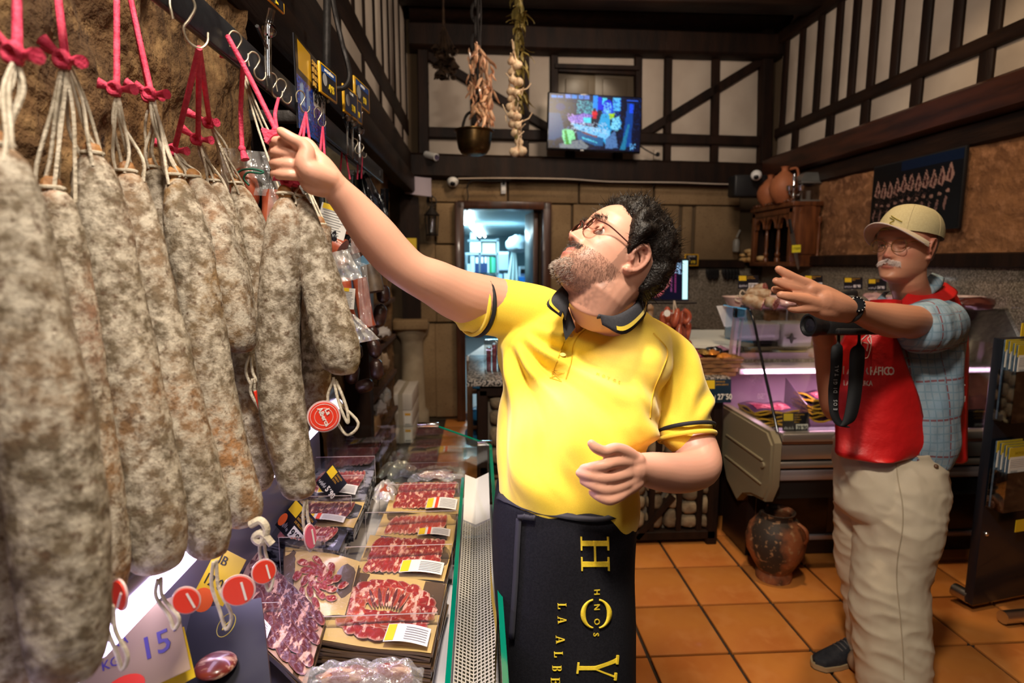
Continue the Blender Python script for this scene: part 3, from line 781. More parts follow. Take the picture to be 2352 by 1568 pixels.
# ================================================================ dried peppers
c = PZ(1100, 40, 3.9); t = thing('dried_pepper_bunch', 'long bunch of dried red peppers hanging above the cauldron', 'dried peppers', c, 'hanging decorations')
pm = mat('dried_pepper', (.42, .10, .025), .45, col2=(.80, .48, .28), scale=6, lo=.42, hi=.6, objrand=.5, coat=.3)
pr = []
for v in range(4):
 L_ = .10 + .02 * v; mb = MB(); pts = crom([(0, 0, 0), (.008, .003, -L_ * .3), (.002 + .006 * v, -.004, -L_ * .7), (.012, .002, -L_)], 3)
 mb.tube([Vector(p) for p in pts], [.003, .007, .012, .014, .014, .012, .011, .009, .006, .002][:len(pts)], 7); pr.append(obj('dried_pepper', mb, pm))
def hang(protos, n, fn, parent):
 for i in range(n):
  o = protos[i] if i < len(protos) else protos[i % len(protos)].copy()
  if i >= len(protos): COL.objects.link(o)
  loc, rot, s_ = fn(i); o.matrix_basis = Matrix.Translation(loc) @ rot @ Matrix.Scale(s_, 4)
  o.parent = parent; o.matrix_parent_inverse = Matrix.Translation(parent.location).inverted()
def pf(i):
 u = R.random(); py = 95 + 175 * u ** .9; wd = 24 * math.sin(min(1, (py - 70) / 90) * 1.3) * (1 - max(0, (py - 200) / 110)) + 6
 px = 1103 + (py - 180) * .10 + R.uniform(-wd, wd)
 return PZ(px, py, 3.9 + R.uniform(-.05, .05)), Matrix.Rotation(R.uniform(0, 6.3), 4, 'Z') @ Matrix.Rotation(R.uniform(-.9, .9), 4, 'X'), R.uniform(.45, .9)
hang(pr, 130, pf, t)
mb = MB(); mb.tube([PZ(1098 + math.sin(i), -60 + i * 20, 3.9) for i in range(15)], .008, 6); mb.tube([PZ(1104 - math.sin(i), -60 + i * 20, 3.92) for i in range(15)], .006, 6); obj('cord', mb, iron, t)
# ================================================================ garlic braid
c = PZ(1190, 100, 3.5); t = thing('garlic_braid', 'braid of white garlic bulbs with dry leaves hanging beside the television', 'garlic', c, 'hanging decorations')
gm = mat('garlic_skin', (.80, .62, .42), .45, col2=(.55, .33, .2), scale=20, stretch=(3, 3, .6), objrand=.12)
lm = mat('dry_leaf', (.34, .24, .05), .6, col2=(.16, .12, .03), scale=10, objrand=.3)
pr = []
for v in range(2):
 mb = MB(); mb.lathe([(0, -.022), (.012, -.024), (.024, -.016), (.030, -.002), (.027, .012), (.014, .022), (.006, .034), (.004, .05)], 20, wob=lambda a, z: .07 * abs(math.sin(a * 3.5 + v)))
 mb.tube([V(.004, 0, .04), V(.02, .01, .09), V(.01, 0, .13)], .004, 5); pr.append(obj('garlic_bulb', mb, gm))
gl = [(1175, 141), (1188, 150), (1176, 165), (1178, 184), (1190, 190), (1174, 210), (1187, 215), (1175, 227), (1173, 247), (1186, 250), (1175, 264), (1187, 268), (1178, 284), (1189, 288), (1184, 305), (1192, 326), (1181, 350), (1198, 347)]
hang(pr, len(gl), lambda i: (PZ(gl[i][0], gl[i][1], 3.5 + R.uniform(-.02, .02)), Matrix.Rotation(R.uniform(0, 6), 4, 'Z') @ Matrix.Rotation(R.uniform(-.9, .9), 4, 'Y'), R.uniform(.85, 1.1)), t)
pr = []
for v in range(3):
 mb = MB(); L_ = .07 + .02 * v
 mb.grid(lambda u, w: V((u - .5) * .022 * math.sin(PI * min(1, w + .08)), .01 * math.sin(w * 4 + v) + .006 * abs(u - .5), -L_ * w), 3, 7); pr.append(obj('dry_leaf', mb, lm))
def lf(i):
 py = R.uniform(-25, 245) if i > 20 else R.uniform(-25, 120); px = 1191 + R.uniform(-11, 12) + (5 if py > 120 else 0)
 return PZ(px, py, 3.5 + R.uniform(-.04, .04)), Matrix.Rotation(R.uniform(0, 6.3), 4, 'Z') @ Matrix.Rotation(R.uniform(-1.2, 1.2), 4, 'X'), R.uniform(.8, 1.2)
hang(pr, 90, lf, t)
mb = MB(); 
for q in (0, 2.1, 4.2): mb.tube([PZ(1187 + 3 * math.sin(i * .9 + q), -60 + i * 13, 3.5 + .012 * math.cos(i * .9 + q)) for i in range(31)], .007, 6)
obj('braid', mb, lm, t)
# ================================================================ dried flower bunch
c = PZ(1022, 150, 4.2); t = thing('dried_flower_bunch', 'dark bunch of dried flowers hanging at the left of the cauldron', 'dried flowers', c, 'hanging decorations')
fm_ = mat('dried_flower', (.10, .05, .02), .8, col2=(.04, .02, .01), scale=20, objrand=.4)
mb = MB()
for i in range(9): mb.grid(lambda u, w, a=i * .7: V(.02 * math.cos(a) * w + (u - .5) * .016, .02 * math.sin(a) * w, -.03 * w), 2, 3)
pr = [obj('flower_head', mb, fm_)]
ends = []
def ff_(i):
 py = R.uniform(100, 175); px = 1022 + R.uniform(-24, 24) * math.sin(min(1, (188 - py) / 50 + .35) * 1.5); p = PZ(px, py, 4.2 + R.uniform(-.06, .06)); ends.append(p)
 return p, Matrix.Rotation(R.uniform(0, 6.3), 4, 'Z') @ Matrix.Rotation(R.uniform(-1, 1), 4, 'X'), R.uniform(.9, 1.5)
hang(pr, 60, ff_, t)
mb = MB()
for e in ends: mb.tube([PZ(1018, -40, 4.2), PZ(1019 + R.uniform(-3, 3), 60, 4.2), e], .002, 4)
mb.tube([PZ(1018, -60, 4.2), PZ(1018, 60, 4.2)], .008, 6); obj('stems', mb, fm_, t)
# ================================================================ office furniture seen through the door
met = mat('office_shelf', (.22, .26, .28), .6)
yo = 8.6
def oy(px, py, y=yo): return onY(px, py, y)
shf = thing('office_shelving', 'grey office shelving unit with binders beyond the doorway', 'shelves', oy(1100, 640))
def oplate(mb, px0, py0, px1, py1, y, d=.03, mi=0):
 a = oy(px0, py1, y); b = oy(px1, py0, y); mb.box(((a.x + b.x) / 2, y + d / 2, (a.z + b.z) / 2), (b.x - a.x, d, b.z - a.z), mi=mi)
for q in ((1074, 626, 1144, 631), (1074, 580, 1144, 585), (1074, 550, 1146, 554)): mb = MB(); oplate(mb, *q, yo, .3); obj('shelf_board', mb, met, shf)
for q in ((1141, 548, 1146, 680), (1100, 550, 1104, 628), (1070, 580, 1074, 680)): mb = MB(); oplate(mb, *q, yo, .3); obj('upright', mb, met, shf)
def bind(px0, py0, px1, py1, col, label, lab=True, y=None, name='ring_binder', cat='binder', grp='binders on the office shelf'):
 y = y or yo - .03
 t = thing(name, label, cat, oy(px0, py1, y), grp)
 mb = MB(); oplate(mb, px0, py0, px1, py1, y, .26); obj('cover', mb, mat('binder_%d_%d_%d' % tuple(int(c * 99) for c in col), col, .5), t, False)
 if lab:
  mb = MB(); w = (px1 - px0) * .2; oplate(mb, px0 + w, py0 + 2, px1 - w, py0 + (py1 - py0) * .42, y - .004, .003); obj('spine_label', mb, cardwhite, t, False)
navy = (.01, .03, .10); wht = (.55, .62, .66)
for i, (a, b, top, c, l) in enumerate(((1073, 1080, 606, wht, 'short white binder at the left end of the office shelf'), (1081, 1090, 588, wht, 'tall white binder left of the navy binders'), (1091, 1100, 589, navy, 'navy binder beside the shelf divider'), (1104, 1111, 588, navy, 'navy binder with long white spine label right of the divider'), (1112, 1119, 588, navy, 'navy binder next to the thin white one'), (1120, 1123, 590, wht, 'thin white binder beside the green ones'), (1125, 1129, 590, (.02, .25, .08), 'dark green folder among the office binders'), (1130, 1133, 590, (.1, .45, .3), 'pale green folder among the office binders'), (1134, 1138, 592, (.03, .3, .2), 'teal green folder at the right end of the shelf'))):
 bind(a, top, b, 626, c, l, i in (2, 3, 4))
bind(1080, 556, 1104, 579, wht, 'white file box on the upper office shelf', False, name='file_box', cat='box', grp=None)
bind(1108, 558, 1138, 582, (.30, .26, .18), 'beige drawer box on the upper office shelf', False, name='drawer_box', cat='box', grp=None)
bind(1080, 534, 1094, 549, wht, 'white carton on top of the office shelving', False, name='carton', cat='box', grp=None)
bind(1146, 578, 1168, 620, (.34, .40, .48), 'tall pale archive box beside the office shelving', False, name='archive_box', cat='box', grp=None)
bind(1146, 629, 1154, 660, (.3, .45, .6), 'pale blue binder low beside the shelving', False); bind(1158, 628, 1166, 660, wht, 'white binder low under the archive box', False)
mb = MB(); mb.grid(lambda u, v: oy(1180 + (u - .5) * (6 + 26 * v) - 2 * v, 560 + 100 * v, 8.2) + V(0, .02 * math.sin(u * 18 + v * 2) * v, 0), 30, 16)
t = obj('white_coat', mb, mat('coat_cloth', (.45, .55, .55), .8)); tag(t, 'pale coat hanging in the office', 'coat')
mb = MB(); mb.sphere(oy(1190, 560, 8.1), (.17, .1, .12), 18, 12, fn=lambda d: .25 * noise.noise(Vector(d) * 4)); tag(obj('plastic_sack', mb, mat('sack_plastic', (.42, .50, .55), .3, bump=1, bscale=20)), 'crumpled pale sack on the rack in the office', 'bag')
mb = MB(); oplate(mb, 1194, 612, 1224, 680, 8.3, .3); mb2 = mb; t = thing('office_printer', 'pale office printer beside the hanging coat', 'printer', oy(1205, 650, 8.3)); obj('casing', mb, mat('printer_grey', (.42, .48, .52), .5), t, False)
mb = MB(); oplate(mb, 1196, 618, 1206, 628, 8.28, .03); obj('paper_slot', mb, black, t, False)
mb = MB(); oplate(mb, 1192, 636, 1208, 660, 8.2, .2); t = tag(obj('blue_bin', mb, mat('bin_blue', (.02, .18, .55), .4), None, False), 'blue bin in front of the office printer', 'bin')
for k, (a, b, c_, d_, l) in enumerate(((1067, 500, 1078, 516, 'near fluorescent lamp on the office ceiling'), (1091, 525, 1106, 546, 'farther fluorescent lamp on the office ceiling'))):
 z_ = 2.38; p = onZ((a + b) / 2 if 0 else a, b, z_)
 p0 = onZ([1066, 1090][k], [486, 521][k], 2.07); p1 = onZ([1077, 1108][k], [513, 543][k], 2.07)
 t = thing('fluorescent_lamp', l, 'lamp', p0)
 for s_ in (-.05, .05):
  mb = MB(); mb.tube([p0 + V(s_, 0, 0), p1 + V(s_, 0, 0)], .022, 8); obj('tube', mb, mat('tube_glow', (1, 1, 1), emit=(.75, .95, 1), estr=9), t)
 mb = MB(); mb.tube([p0 + V(0, 0, .035), p1 + V(0, 0, .035)], .06, 4, flat=.3); obj('fitting', mb, white, t)
# little table by the office door and wooden trolley
t = thing('trolley', 'brown wooden trolley with white top and blue bags beside the doorway', 'trolley', onZ(1085, 1005, 0))
yy = 4.55; tw = mat('trolley_wood', (.12, .065, .035), .5, bump=.2)
def vbar(px0, px1, py0, py1, y, parent, m, name, d=.05):
 a = onY(px0, py1, y); b = onY(px1, py0, y); mb = MB(); mb.box(((a.x + b.x) / 2, y, (a.z + b.z) / 2), (abs(b.x - a.x), d, abs(b.z - a.z)), bev=.003); return obj(name, mb, m, parent)
vbar(1073, 1085, 815, 1008, yy, t, tw, 'leg'); vbar(1108, 1116, 815, 990, yy + .3, t, tw, 'leg')
vbar(1085, 1150, 893, 903, yy, t, tw, 'rail'); vbar(1085, 1150, 976, 984, yy, t, tw, 'rail')
mb = MB(); mb.plate([onZ(1072, 818, .96), onZ(1140, 818, .96), onZ(1140, 792, .96), onZ(1110, 792, .96)], (0, 0, -.03)); obj('table_top', mb, white, t)
bl = mat('blue_plastic', (.05, .32, .72), .2, bump=1, bscale=25)
for k, (a, b, z_) in enumerate(((1112, 884, 0), (1104, 955, 0), (1100, 1000, 0))):
 mb = MB(); c = onY(a, b, yy + .1); mb.sphere(c, (.12, .12, .05 + .02 * k), 16, 10, fn=lambda d, k=k: .3 * noise.noise(Vector(d) * 3 + V(k, 0, 0)))
 tag(obj('plastic_bag', mb, bl), ('crumpled blue plastic bag on the upper trolley rail', 'crumpled blue plastic bag halfway down the trolley', 'crumpled blue plastic bag on the lowest trolley shelf')[k], 'bag', 'blue bags on the trolley')
# three long white cartons stacked against the left wall
cart = mat('white_cardboard', (.62, .56, .50), .8, col2=(.55, .49, .43), scale=5, bump=.1)
w = .20; h = .1455; dlen = .63
names = ('topmost long white carton of the stack by the left wall', 'middle carton of the stack by the left wall, with yellow label', 'bottom carton of the stack by the left wall, on the floor')
for k in range(3):
 z0 = (2 - k) * (h + .002); t = thing('carton', names[k], 'box', (-.69, 5.28, z0), 'stacked long cartons')
 cc = V(-.69, 4.965 + dlen / 2, z0 + h / 2)
 mb = MB(); mb.box(cc, (w, dlen, h), bev=.004); obj('body', mb, cart, t)
 f0 = cc.y - dlen / 2 - .001
 mb = MB(); mb.box((cc.x, f0, cc.z), (.04, .0015, h)); mb.box((cc.x, cc.y, cc.z + h / 2 + .0005), (.04, dlen, .0012)); obj('packing_tape', mb, mat('packing_tape', (.42, .36, .28), .25), t)
 if k:
  mb = MB(); mb.box((cc.x + .06, f0, cc.z - .005), (.06, .0015, .115)); obj('shipping_label', mb, cardwhite, t)
  mb = MB(); mb.box((cc.x + .06, f0 - .001, cc.z + .04), (.05, .001, .022)); obj('label_yellow', mb, mat('label_orange', (.75, .38, .03), .6), t)
  mb = MB()
  for j in range(8): mb.box((cc.x + .036 + j * .0065, f0 - .001, cc.z - .05), (.004 if j % 3 else .002, .001, .014))
  obj('barcode', mb, black, t)

# ================================================================ island counter: timber frame, rubble stones, granite top
IY = 3.04
isl = thing('counter_island', 'stone and timber service counter with granite top behind the man in yellow', 'counter', (.65, 3.4, 0))
mb = MB(); mb.box((.65, 3.42, .455), (1.30, .70, .90)); obj('core', mb, mat('mortar', (.16, .13, .10), .9, bump=.6, bscale=30), isl)
mb = MB(); mb.box((.64, 3.41, .945), (1.42, .84, .035), bev=.006); obj('granite_top', mb, granite_edge, isl)
IT = Matrix((V(1, 0, 0), V(0, 0, 1), V(0, -1, 0))).transposed().to_4x4(); IT.translation = (0, 3.06, 0)
def iw(px, py): p = onY(px, py, IY); return (p.x, p.z)
for (a, b, w) in (((0.0, .46), (1.31, .46), .045), ((0.0, .06), (1.31, .06), .05), ((0.0, .895), (1.31, .895), .05), ((.012, 0), (.012, .9), .06), ((1.295, 0), (1.295, .9), .06)):
 beam(IT, a, b, w, .05, isl, wood)
xs = [iw(p, 1180)[0] for p in (1494, 1556, 1603)]
step = xs[1] - xs[0]
for x in xs + [xs[0] - step, xs[0] - 2 * step, xs[0] - 3 * step, xs[0] - 3.8 * step]:
 beam(IT, (x, .08), (x, .44), .034, .045, isl, wood); beam(IT, (x + .03, .48), (x + .03, .87), .04, .045, isl, wood)
beam(IT, iw(1544, 1136), iw(1460, 1232), .035, .05, isl, wood); beam(IT, iw(1390, 1136), iw(1330, 1232), .035, .05, isl, wood)
stm = mat('counter_stone', (.24, .18, .11), .8, col2=(.12, .085, .05), scale=14, bump=.9, bscale=50, objrand=.3)
def lump(x, z, w, h, T, parent, d=.035, m=stm):
 s_ = R.random() * 90; n = 12
 pts = [(math.cos(2 * PI * k / n), math.sin(2 * PI * k / n)) for k in range(n)]
 vv = []; 
 for (q, zz) in ((1, 0), (.95, d * .6), (.7, d), (.35, d * 1.1)):
  for k, (a, b) in enumerate(pts):
   r = (abs(a) ** 3 + abs(b) ** 3) ** (-1 / 3) * (1 + .14 * noise.noise((a * 1.5 + s_, b * 1.5, 0)))
   vv.append((x + a * r * q * w / 2, z + b * r * q * h / 2, zz + .006 * noise.noise((a * q * 3, b * q * 3, s_))))
 vv.append((x, z, d * 1.1)); ff = [(j * n + k, j * n + (k + 1) % n, (j + 1) * n + (k + 1) % n, (j + 1) * n + k) for j in range(3) for k in range(n)] + [(3 * n + k, 3 * n + (k + 1) % n, 4 * n) for k in range(n)]
 mb = MB(); mb.add(vv, ff, 0, T); return obj('stone', mb, m, parent)
x = .05
while x < 1.28:
 z = .09; w = R.uniform(.085, .105)
 while z < .86:
  h = R.uniform(.07, .12); lump(x + w / 2, z + h / 2, w, h, IT, isl); z += h + .004
 x += w + .003
# ================================================================ service case
FY = 2.60; CX0, CX1 = 1.40, 2.93
case = thing('meat_display_case', 'long glass-fronted chilled meat case lit pink behind the man in the red vest', 'display case', (2.15, 3.0, 0))
beige = mat('beige_plastic', (.26, .22, .14), .35, bump=.05); alu = mat('brushed_aluminium', (.52, .48, .44), .32, .85); lilac = mat('lilac_metal', (.38, .33, .34), .35, .5)
kick = mat('dark_wood_panel', (.022, .010, .007), .35, coat=.2)
def zy(py, y=FY, px=1830): return onY(px, py, y).z
ep = [(2.57, zy(1110)), (2.57, .73), (2.62, .775), (3.16, .775), (3.16, .52), (3.05, .36), (2.92, .30), (2.86, .36), (2.74, .40), (2.62, .42)]
for k, x in enumerate((CX0 - .015, CX1)):
 mb = MB(); YZ = Matrix((V(0, 1, 0), V(0, 0, 1), V(1, 0, 0))).transposed().to_4x4()
 mb.prism(ep, .035, YZ @ Matrix.Translation((0, 0, x)))
 mb.prism([(p[0] + (.014 if p[0] > 2.8 else .014) * (1 if p[0] < 2.8 else -1), p[1] + (.014 if p[1] < .6 else -.014)) for p in ep], .010, YZ @ Matrix.Translation((0, 0, x - .010)))
 if k == 0:
  for z_ in (.62, .50): mb.box((x - .012, 2.86, z_), (.012, .42, .010), bev=.003)
  mb.tube([V(x - .02, 2.64, .60), V(x - .005, 2.64, .60)], .014, 12)
 obj('end_panel', mb, beige, case)
for (a, b, y, m, nm) in ((993, 1012, 2.575, alu, 'front_rail'), (1013, 1020, 2.595, mat('tan_strip', (.45, .30, .2), .4), 'trim_strip'), (1021, 1056, 2.60, alu, 'front_panel'), (1061, 1076, 2.60, alu, 'lower_rail'), (1082, 1106, 2.61, lilac, 'bottom_rail')):
 z1, z0 = zy(a), zy(b); mb = MB(); mb.box(((CX0 + .02 + CX1) / 2, y + .03, (z0 + z1) / 2), (CX1 - CX0 - .03, .06, z1 - z0), bev=.006); obj(nm, mb, m, case)
mb = MB(); mb.box(((CX0 + .03 + CX1) / 2, 2.66, .60), (CX1 - CX0 - .05, .06, .34)); obj('front_backing', mb, black, case)
mb = MB(); mb.box((2.17, 3.02, .21), (1.50, .30, .40)); 
for i in range(3): mb.box((1.66 + .5 * i, 2.866, .26), (.40, .012, .26), bev=.005)
obj('kick_panel', mb, kick, case)
mb = MB(); mb.box((2.17, 2.862, zy(1234, 2.86)), (1.50, .02, .028), bev=.004); obj('kick_strip', mb, lilac, case)
mb = MB(); mb.box((2.17, 2.95, .665), (1.50, .62, .02)); obj('deck', mb, mat('deck_steel', (.5, .47, .5), .4, .5), case)
mb = MB(); mb.box((2.17, 3.27, .80), (1.50, .03, .5)); obj('rear_wall', mb, mat('case_rear', (.30, .2, .25), .5), case)
mb = MB(); mb.box((2.17, 3.16, zy(853, 3.05) ), (1.49, .20, .035), bev=.01); obj('inner_shelf', mb, mat('shelf_glow', (.75, .6, .7), .4), case)
mb = MB(); mb.tube([V(CX0 + .04, 3.03, .985), V(CX1 - .02, 3.03, .985)], .010, 8); obj('light_tube', mb, mat('pink_tube', (1, .8, .95), emit=(1, .62, .88), estr=14), case)
gl = glassmat('case_glass', (.96, .98, .97), .1); gls = glassmat('case_side_glass', (.96, .98, .97), .1, fm=.12)
mb = MB(); mb.plate([V(CX0 + .02, 2.615, .775), V(CX1, 2.615, .775), V(CX1, 3.0, 1.325), V(CX0 + .02, 3.0, 1.325)], (0, .006, 0)); obj('front_glass', mb, gl, case)
mb = MB(); mb.plate([V(CX0 + .01, 2.99, 1.325), V(CX1, 2.99, 1.325), V(CX1, 3.28, 1.325), V(CX0 + .01, 3.28, 1.325)], (0, 0, .008)); obj('top_glass', mb, gl, case)
mb = MB(); mb.plate([V(CX0 + .01, 2.62, .775), V(CX0 + .01, 3.24, .775), V(CX0 + .01, 3.24, 1.32), V(CX0 + .01, 3.0, 1.32)], (.006, 0, 0)); obj('side_glass', mb, gls, case)
mb = MB(); mb.tube([onX(x_, y_, CX0 + .01) if 0 else V(CX0 + .015, yy_, zz_) for yy_, zz_ in crom([(2.605, .775), (2.70, .93), (2.83, 1.14), (2.90, 1.26), (2.955, 1.325), (3.02, 1.34), (3.10, 1.342)], 5)], .007, 8); obj('glass_seal', mb, blackg, case)
for x in (CX0 + .02, CX1 - .03):
 mb = MB(); mb.tube([V(x, 3.17, .96), V(x + .005, 3.13, 1.32)], .018, 4, flat=.5); mb.tube([V(x + .035, 3.17, .96), V(x + .04, 3.13, 1.30)], .007, 6); obj('glass_post', mb, mat('post_pink', (.5, .36, .4), .35, .3), case)
 mb = MB(); mb.box((x + .01, 3.12, 1.30), (.05, .06, .06), bev=.012); obj('glass_clamp', mb, blackg, case)
mb = MB(); mb.box((2.15, 3.50, 1.0), (1.55, .52, .03), bev=.004); obj('worktop', mb, granite, case)
mb = MB(); mb.box((2.15, 3.55, .5), (1.5, .4, .96)); obj('rear_cabinet', mb, kick, case)
# stacked packs with yellow edges inside
pk_edge = mat('pack_yellow_edge', (.70, .40, .02), .4, coat=.3); meatd = mat('pack_meat', (.22, .03, .05), .25, col2=(.45, .16, .16), scale=40, lo=.5, hi=.62, coat=.6)
packc = mat('pack_dark', (.03, .012, .03), .25, coat=.5)
def wavy_pack(cx, cy, z, w, d, seed, h=.010):
 mb = MB()
 def g(u, v, dz):
  return V(cx + (u - .5) * w, cy + (v - .5) * d, z + dz + .008 * math.sin(u * 9 + seed) * (abs(v - .5) + .4) + .006 * math.sin(v * 7 + seed * 2))
 mb.grid(lambda u, v: g(u, v, h), 8, 5); n0 = 54
 mb.grid(lambda u, v: g(1 - u, v, 0), 8, 5)
 mb.grid(lambda u, v: g(u, 0, h * v) + V(0, -.002 * math.sin(v * PI), 0), 8, 2, 1); mb.grid(lambda u, v: g(0, 1 - u, h * v), 5, 2, 1); mb.grid(lambda u, v: g(1, u, h * v), 5, 2, 1)
 mb.grid(lambda u, v: g(.12 + u * .76, .15 + v * .7, h + .002), 8, 5, 2)
 return mb
def pack_stack(cx, cy, z0, w, d, n, pos, st=.016):
 wds = ['bottom', 'second', 'third', 'fourth', 'fifth', 'sixth', 'seventh', 'eighth']
 for k in range(n):
  l = ('topmost' if k == n - 1 else wds[k]) + (' yellow-edged pack of the ' if k == n - 1 else ' from bottom pack of the ' if k else ' yellow-edged pack of the ') + pos
  mb = wavy_pack(cx + R.uniform(-.008, .008), cy + R.uniform(-.01, .01), z0 + k * st, w, d, k * 1.7 + cx * 5)
  tag(obj('meat_pack', mb, [packc, pk_edge, meatd]), l, 'meat pack', 'yellow-edged packs in the pink-lit case')
def caseX(px, y): return onY(px, 900, y).x
pack_stack(1.56, 2.98, .70, .24, .20, 7, 'left stack in the pink-lit case')
pack_stack(1.86, 3.0, .74, .20, .20, 8, 'second stack in the pink-lit case')
pack_stack(2.12, 3.0, .74, .20, .20, 7, 'third stack in the pink-lit case')
pack_stack(2.0, 2.74, .685, .20, .15, 4, 'low front stack beside the 39 price card')
pack_stack(2.45, 2.85, .69, .24, .2, 6, 'stack behind the man in the red vest')
divm = glassmat('acrylic_dark', (.45, .4, .45), .3)
dark_acr = mat('smoky_acrylic', (.05, .03, .05), .1, alpha=.55)
for k, (x, l) in enumerate(((1.70, 'smoky acrylic divider right of the left pack stack'), (1.99, 'smoky acrylic divider between second and third pack stacks'))):
 mb = MB(); mb.plate([V(x, 2.80, .69), V(x + .02, 3.12, .70), V(x + .02, 3.12, .93), V(x, 2.86, .84)], (.004, 0, 0)); tag(obj('shelf_divider', mb, dark_acr), l, 'divider')
# clear vacuum bags at the front of the case
film = filmmat('film_lilac', (.75, .65, .75), .42, .12, 60)
for k, (px, py, w, l) in enumerate(((1720, 950, .16, 'clear vacuum bag with pink meat at the left front of the pink-lit case'), (1752, 955, .12, 'bulging clear bag with dark red meat near the left end of the pink-lit case'), (1790, 975, .14, 'clear bag of pale meat just left of the 39 price card'), (1900, 960, .14, 'shiny pack at the front of the case left of the red vest'))):
 c = onZ(px, py, .71); t = thing('vacuum_bag', l, 'meat bag', c, 'vacuum bags in the pink-lit case')
 mb = MB(); mb.sphere(c + V(0, 0, .012), (w * .32, .035, .018), 18, 10, fn=lambda d, k=k: .3 * noise.noise(Vector(d) * 3 + V(k, 0, 0))); obj('meat', mb, meatd, t)
 mb = MB(); mb.grid(lambda u, v: c + V((u - .5) * w, (v - .5) * .12, .03 * math.sin(PI * u) * math.sin(PI * v) + .008 * noise.noise((u * 9 + k, v * 9, 0))), 18, 14); obj('film', mb, film, t)
# price cards of the right side
def cardpx(px0, py0, px1, py1, y, label, price, lines, grp='price cards of the meat case', **kw):
 o = onY(px0, py1, y); w = onY(px1, py1, y).x - o.x; h = onY(px0, py0, y).z - o.z
 return card(label, fr(o, kw.pop('yawd', 0), kw.pop('tilt', 6)), w, h, price, lines, grp, **kw)
navyc = mat('card_navy', (.012, .03, .055), .3)
cardpx(1616, 872, 1679, 925, 2.95, 'dark blue price card reading 27,50 under the sweets basket', '27´50', ['PUNTAS DE', 'JAMÓN IBÉRICO'], hand=False, face=navyc)
cardpx(1607, 899, 1614, 922, 2.955, 'sliver of a white-stickered price card left of the 27,50 card', '9', [], square=False, strip=False)
cardpx(1797, 949, 1857, 993, 2.66, 'black price card reading 39,90 at the front of the pink-lit case', '39´90', ['TROZO JAMÓN', 'DE CEBO', 'DE CAMPO', 'IBÉRICO'])
cardpx(2220, 941, 2258, 994, 2.66, 'black price card reading 46,90 between the red vest and the dark stand', '46´90', ['CAÑA DE LOMO', 'DE BELLOTA', '100% IBÉRICA'], square=False, strip=False)
for q, pr_, ln, l, hd in (((1695, 632, 1742, 663), '57´90', ['SALCHICHÓN', 'IBÉRICO BELLOTA'], 'price card behind the salami halves at the left of the tray', True),
                  ((1795, 635, 1834, 662), '24´90', ['LOMO', 'IBÉRICO'], 'price card half hidden behind the outstretched fingers', True),
                  ((1847, 632, 1889, 661), '98´90', ['JAMÓN DE BELLOTA', 'IBÉRICO'], 'price card reading 98,90 above the outstretched hand', True),
                  ((1938, 637, 1981, 664), '85´90', ['JAMÓN DE BELLOTA', 'IBÉRICO'], 'price card reading 85,90 left of the capped man\'s neck', False),
                  ((1993, 640, 2036, 667), '54´90', ['PALETA', 'IBÉRICA'], 'price card reading 54,90 partly behind the capped man\'s neck', False)):
 cardpx(*q, 3.45, l, pr_, ln, grp='price cards standing behind the trays', hand=hd)
 o = onY(q[0], q[3], 3.45); w = onY(q[2], q[3], 3.45).x - o.x
 mb = MB(); mb.tube([o + V(w / 2, .01, .02), V(o.x + w / 2, 3.47, 1.02)], .004, 6); mb.box((o.x + w / 2, 3.47, 1.02), (.06, .04, .01)); tag(obj('card_stand', mb, steel), 'thin steel stand under the ' + l.replace('price card ', 'card '), 'card stand')
# trays of cured meat on top of the case
traym = mat('pink_tray', (.62, .42, .38), .3, col2=(.72, .55, .5), scale=12, coat=.3); salm = mat('salami_rind', (.30, .17, .09), .7, col2=(.46, .36, .26), scale=25, lo=.45, hi=.6, bump=.4, bscale=50)
cutm = mat('salami_cut', (.36, .06, .05), .35, col2=(.62, .36, .32), scale=90, lo=.5, hi=.56, coat=.3)
def tray(cx, y, z, w, d, label):
 t = thing('serving_tray', label, 'tray', (cx, y, z)); mb = MB()
 prof = lambda u, v, r: V(cx + math.copysign(abs(math.cos(u)) ** .6, math.cos(u)) * (w / 2 + r), y + math.copysign(abs(math.sin(u)) ** .6, math.sin(u)) * (d / 2 + r), z + v)
 rings = [(-.03, 0), (-.015, .0), (0.0, .025), (.012, .05), (.018, .052), (.010, .045), (-.01, .012)]
 n = 40; vv = [prof(2 * PI * k / n, h, r) for (r, h) in rings for k in range(n)]
 ff = [(j * n + k, j * n + (k + 1) % n, (j + 1) * n + (k + 1) % n, (j + 1) * n + k) for j in range(len(rings) - 1) for k in range(n)] + [tuple(range(n - 1, -1, -1)), tuple((len(rings) - 1) * n + k for k in range(n))]
 mb.add(vv, ff); obj('dish', mb, traym, t); return t
tray(1.62, 3.13, 1.335, .50, .22, 'pink marbled tray of halved salami on top of the case')
tray(2.52, 3.13, 1.335, .56, .22, 'pink tray of dark cured meat behind the red vest\'s shoulder')
def half_salami(px0, py0, px1, py1, zc, rpx, label, string=False):
 a, b = PZ(px0, py0, zc + .05), PZ(px1, py1, zc); r = rpx * zc / FPX
 t = thing('halved_salami', label, 'salami', a, 'halved salami on the pink tray')
 d = (b - a); n = 9; pts = [a + d * (k / n) for k in range(n + 1)]; rs = [r * min(1, .25 + 1.6 * (k / n) ** .6) * (1 + .05 * math.sin(k * 2)) for k in range(n + 1)]
 mb = MB(); mb.tube(pts, rs, 18, caps=True); obj('rind', mb, salm, t)
 mb = MB(); mb.tube([b, b + d.normalized() * .003], r * 1.04, 18); obj('cut_face', mb, cutm, t)
 mb = MB(); mb.tube(crom([a, a + V(-.02, 0, .012), a + V(-.035, -.01, -.01), a + V(-.015, -.02, -.02)], 4), .004, 6); obj('string', mb, plaster, t)
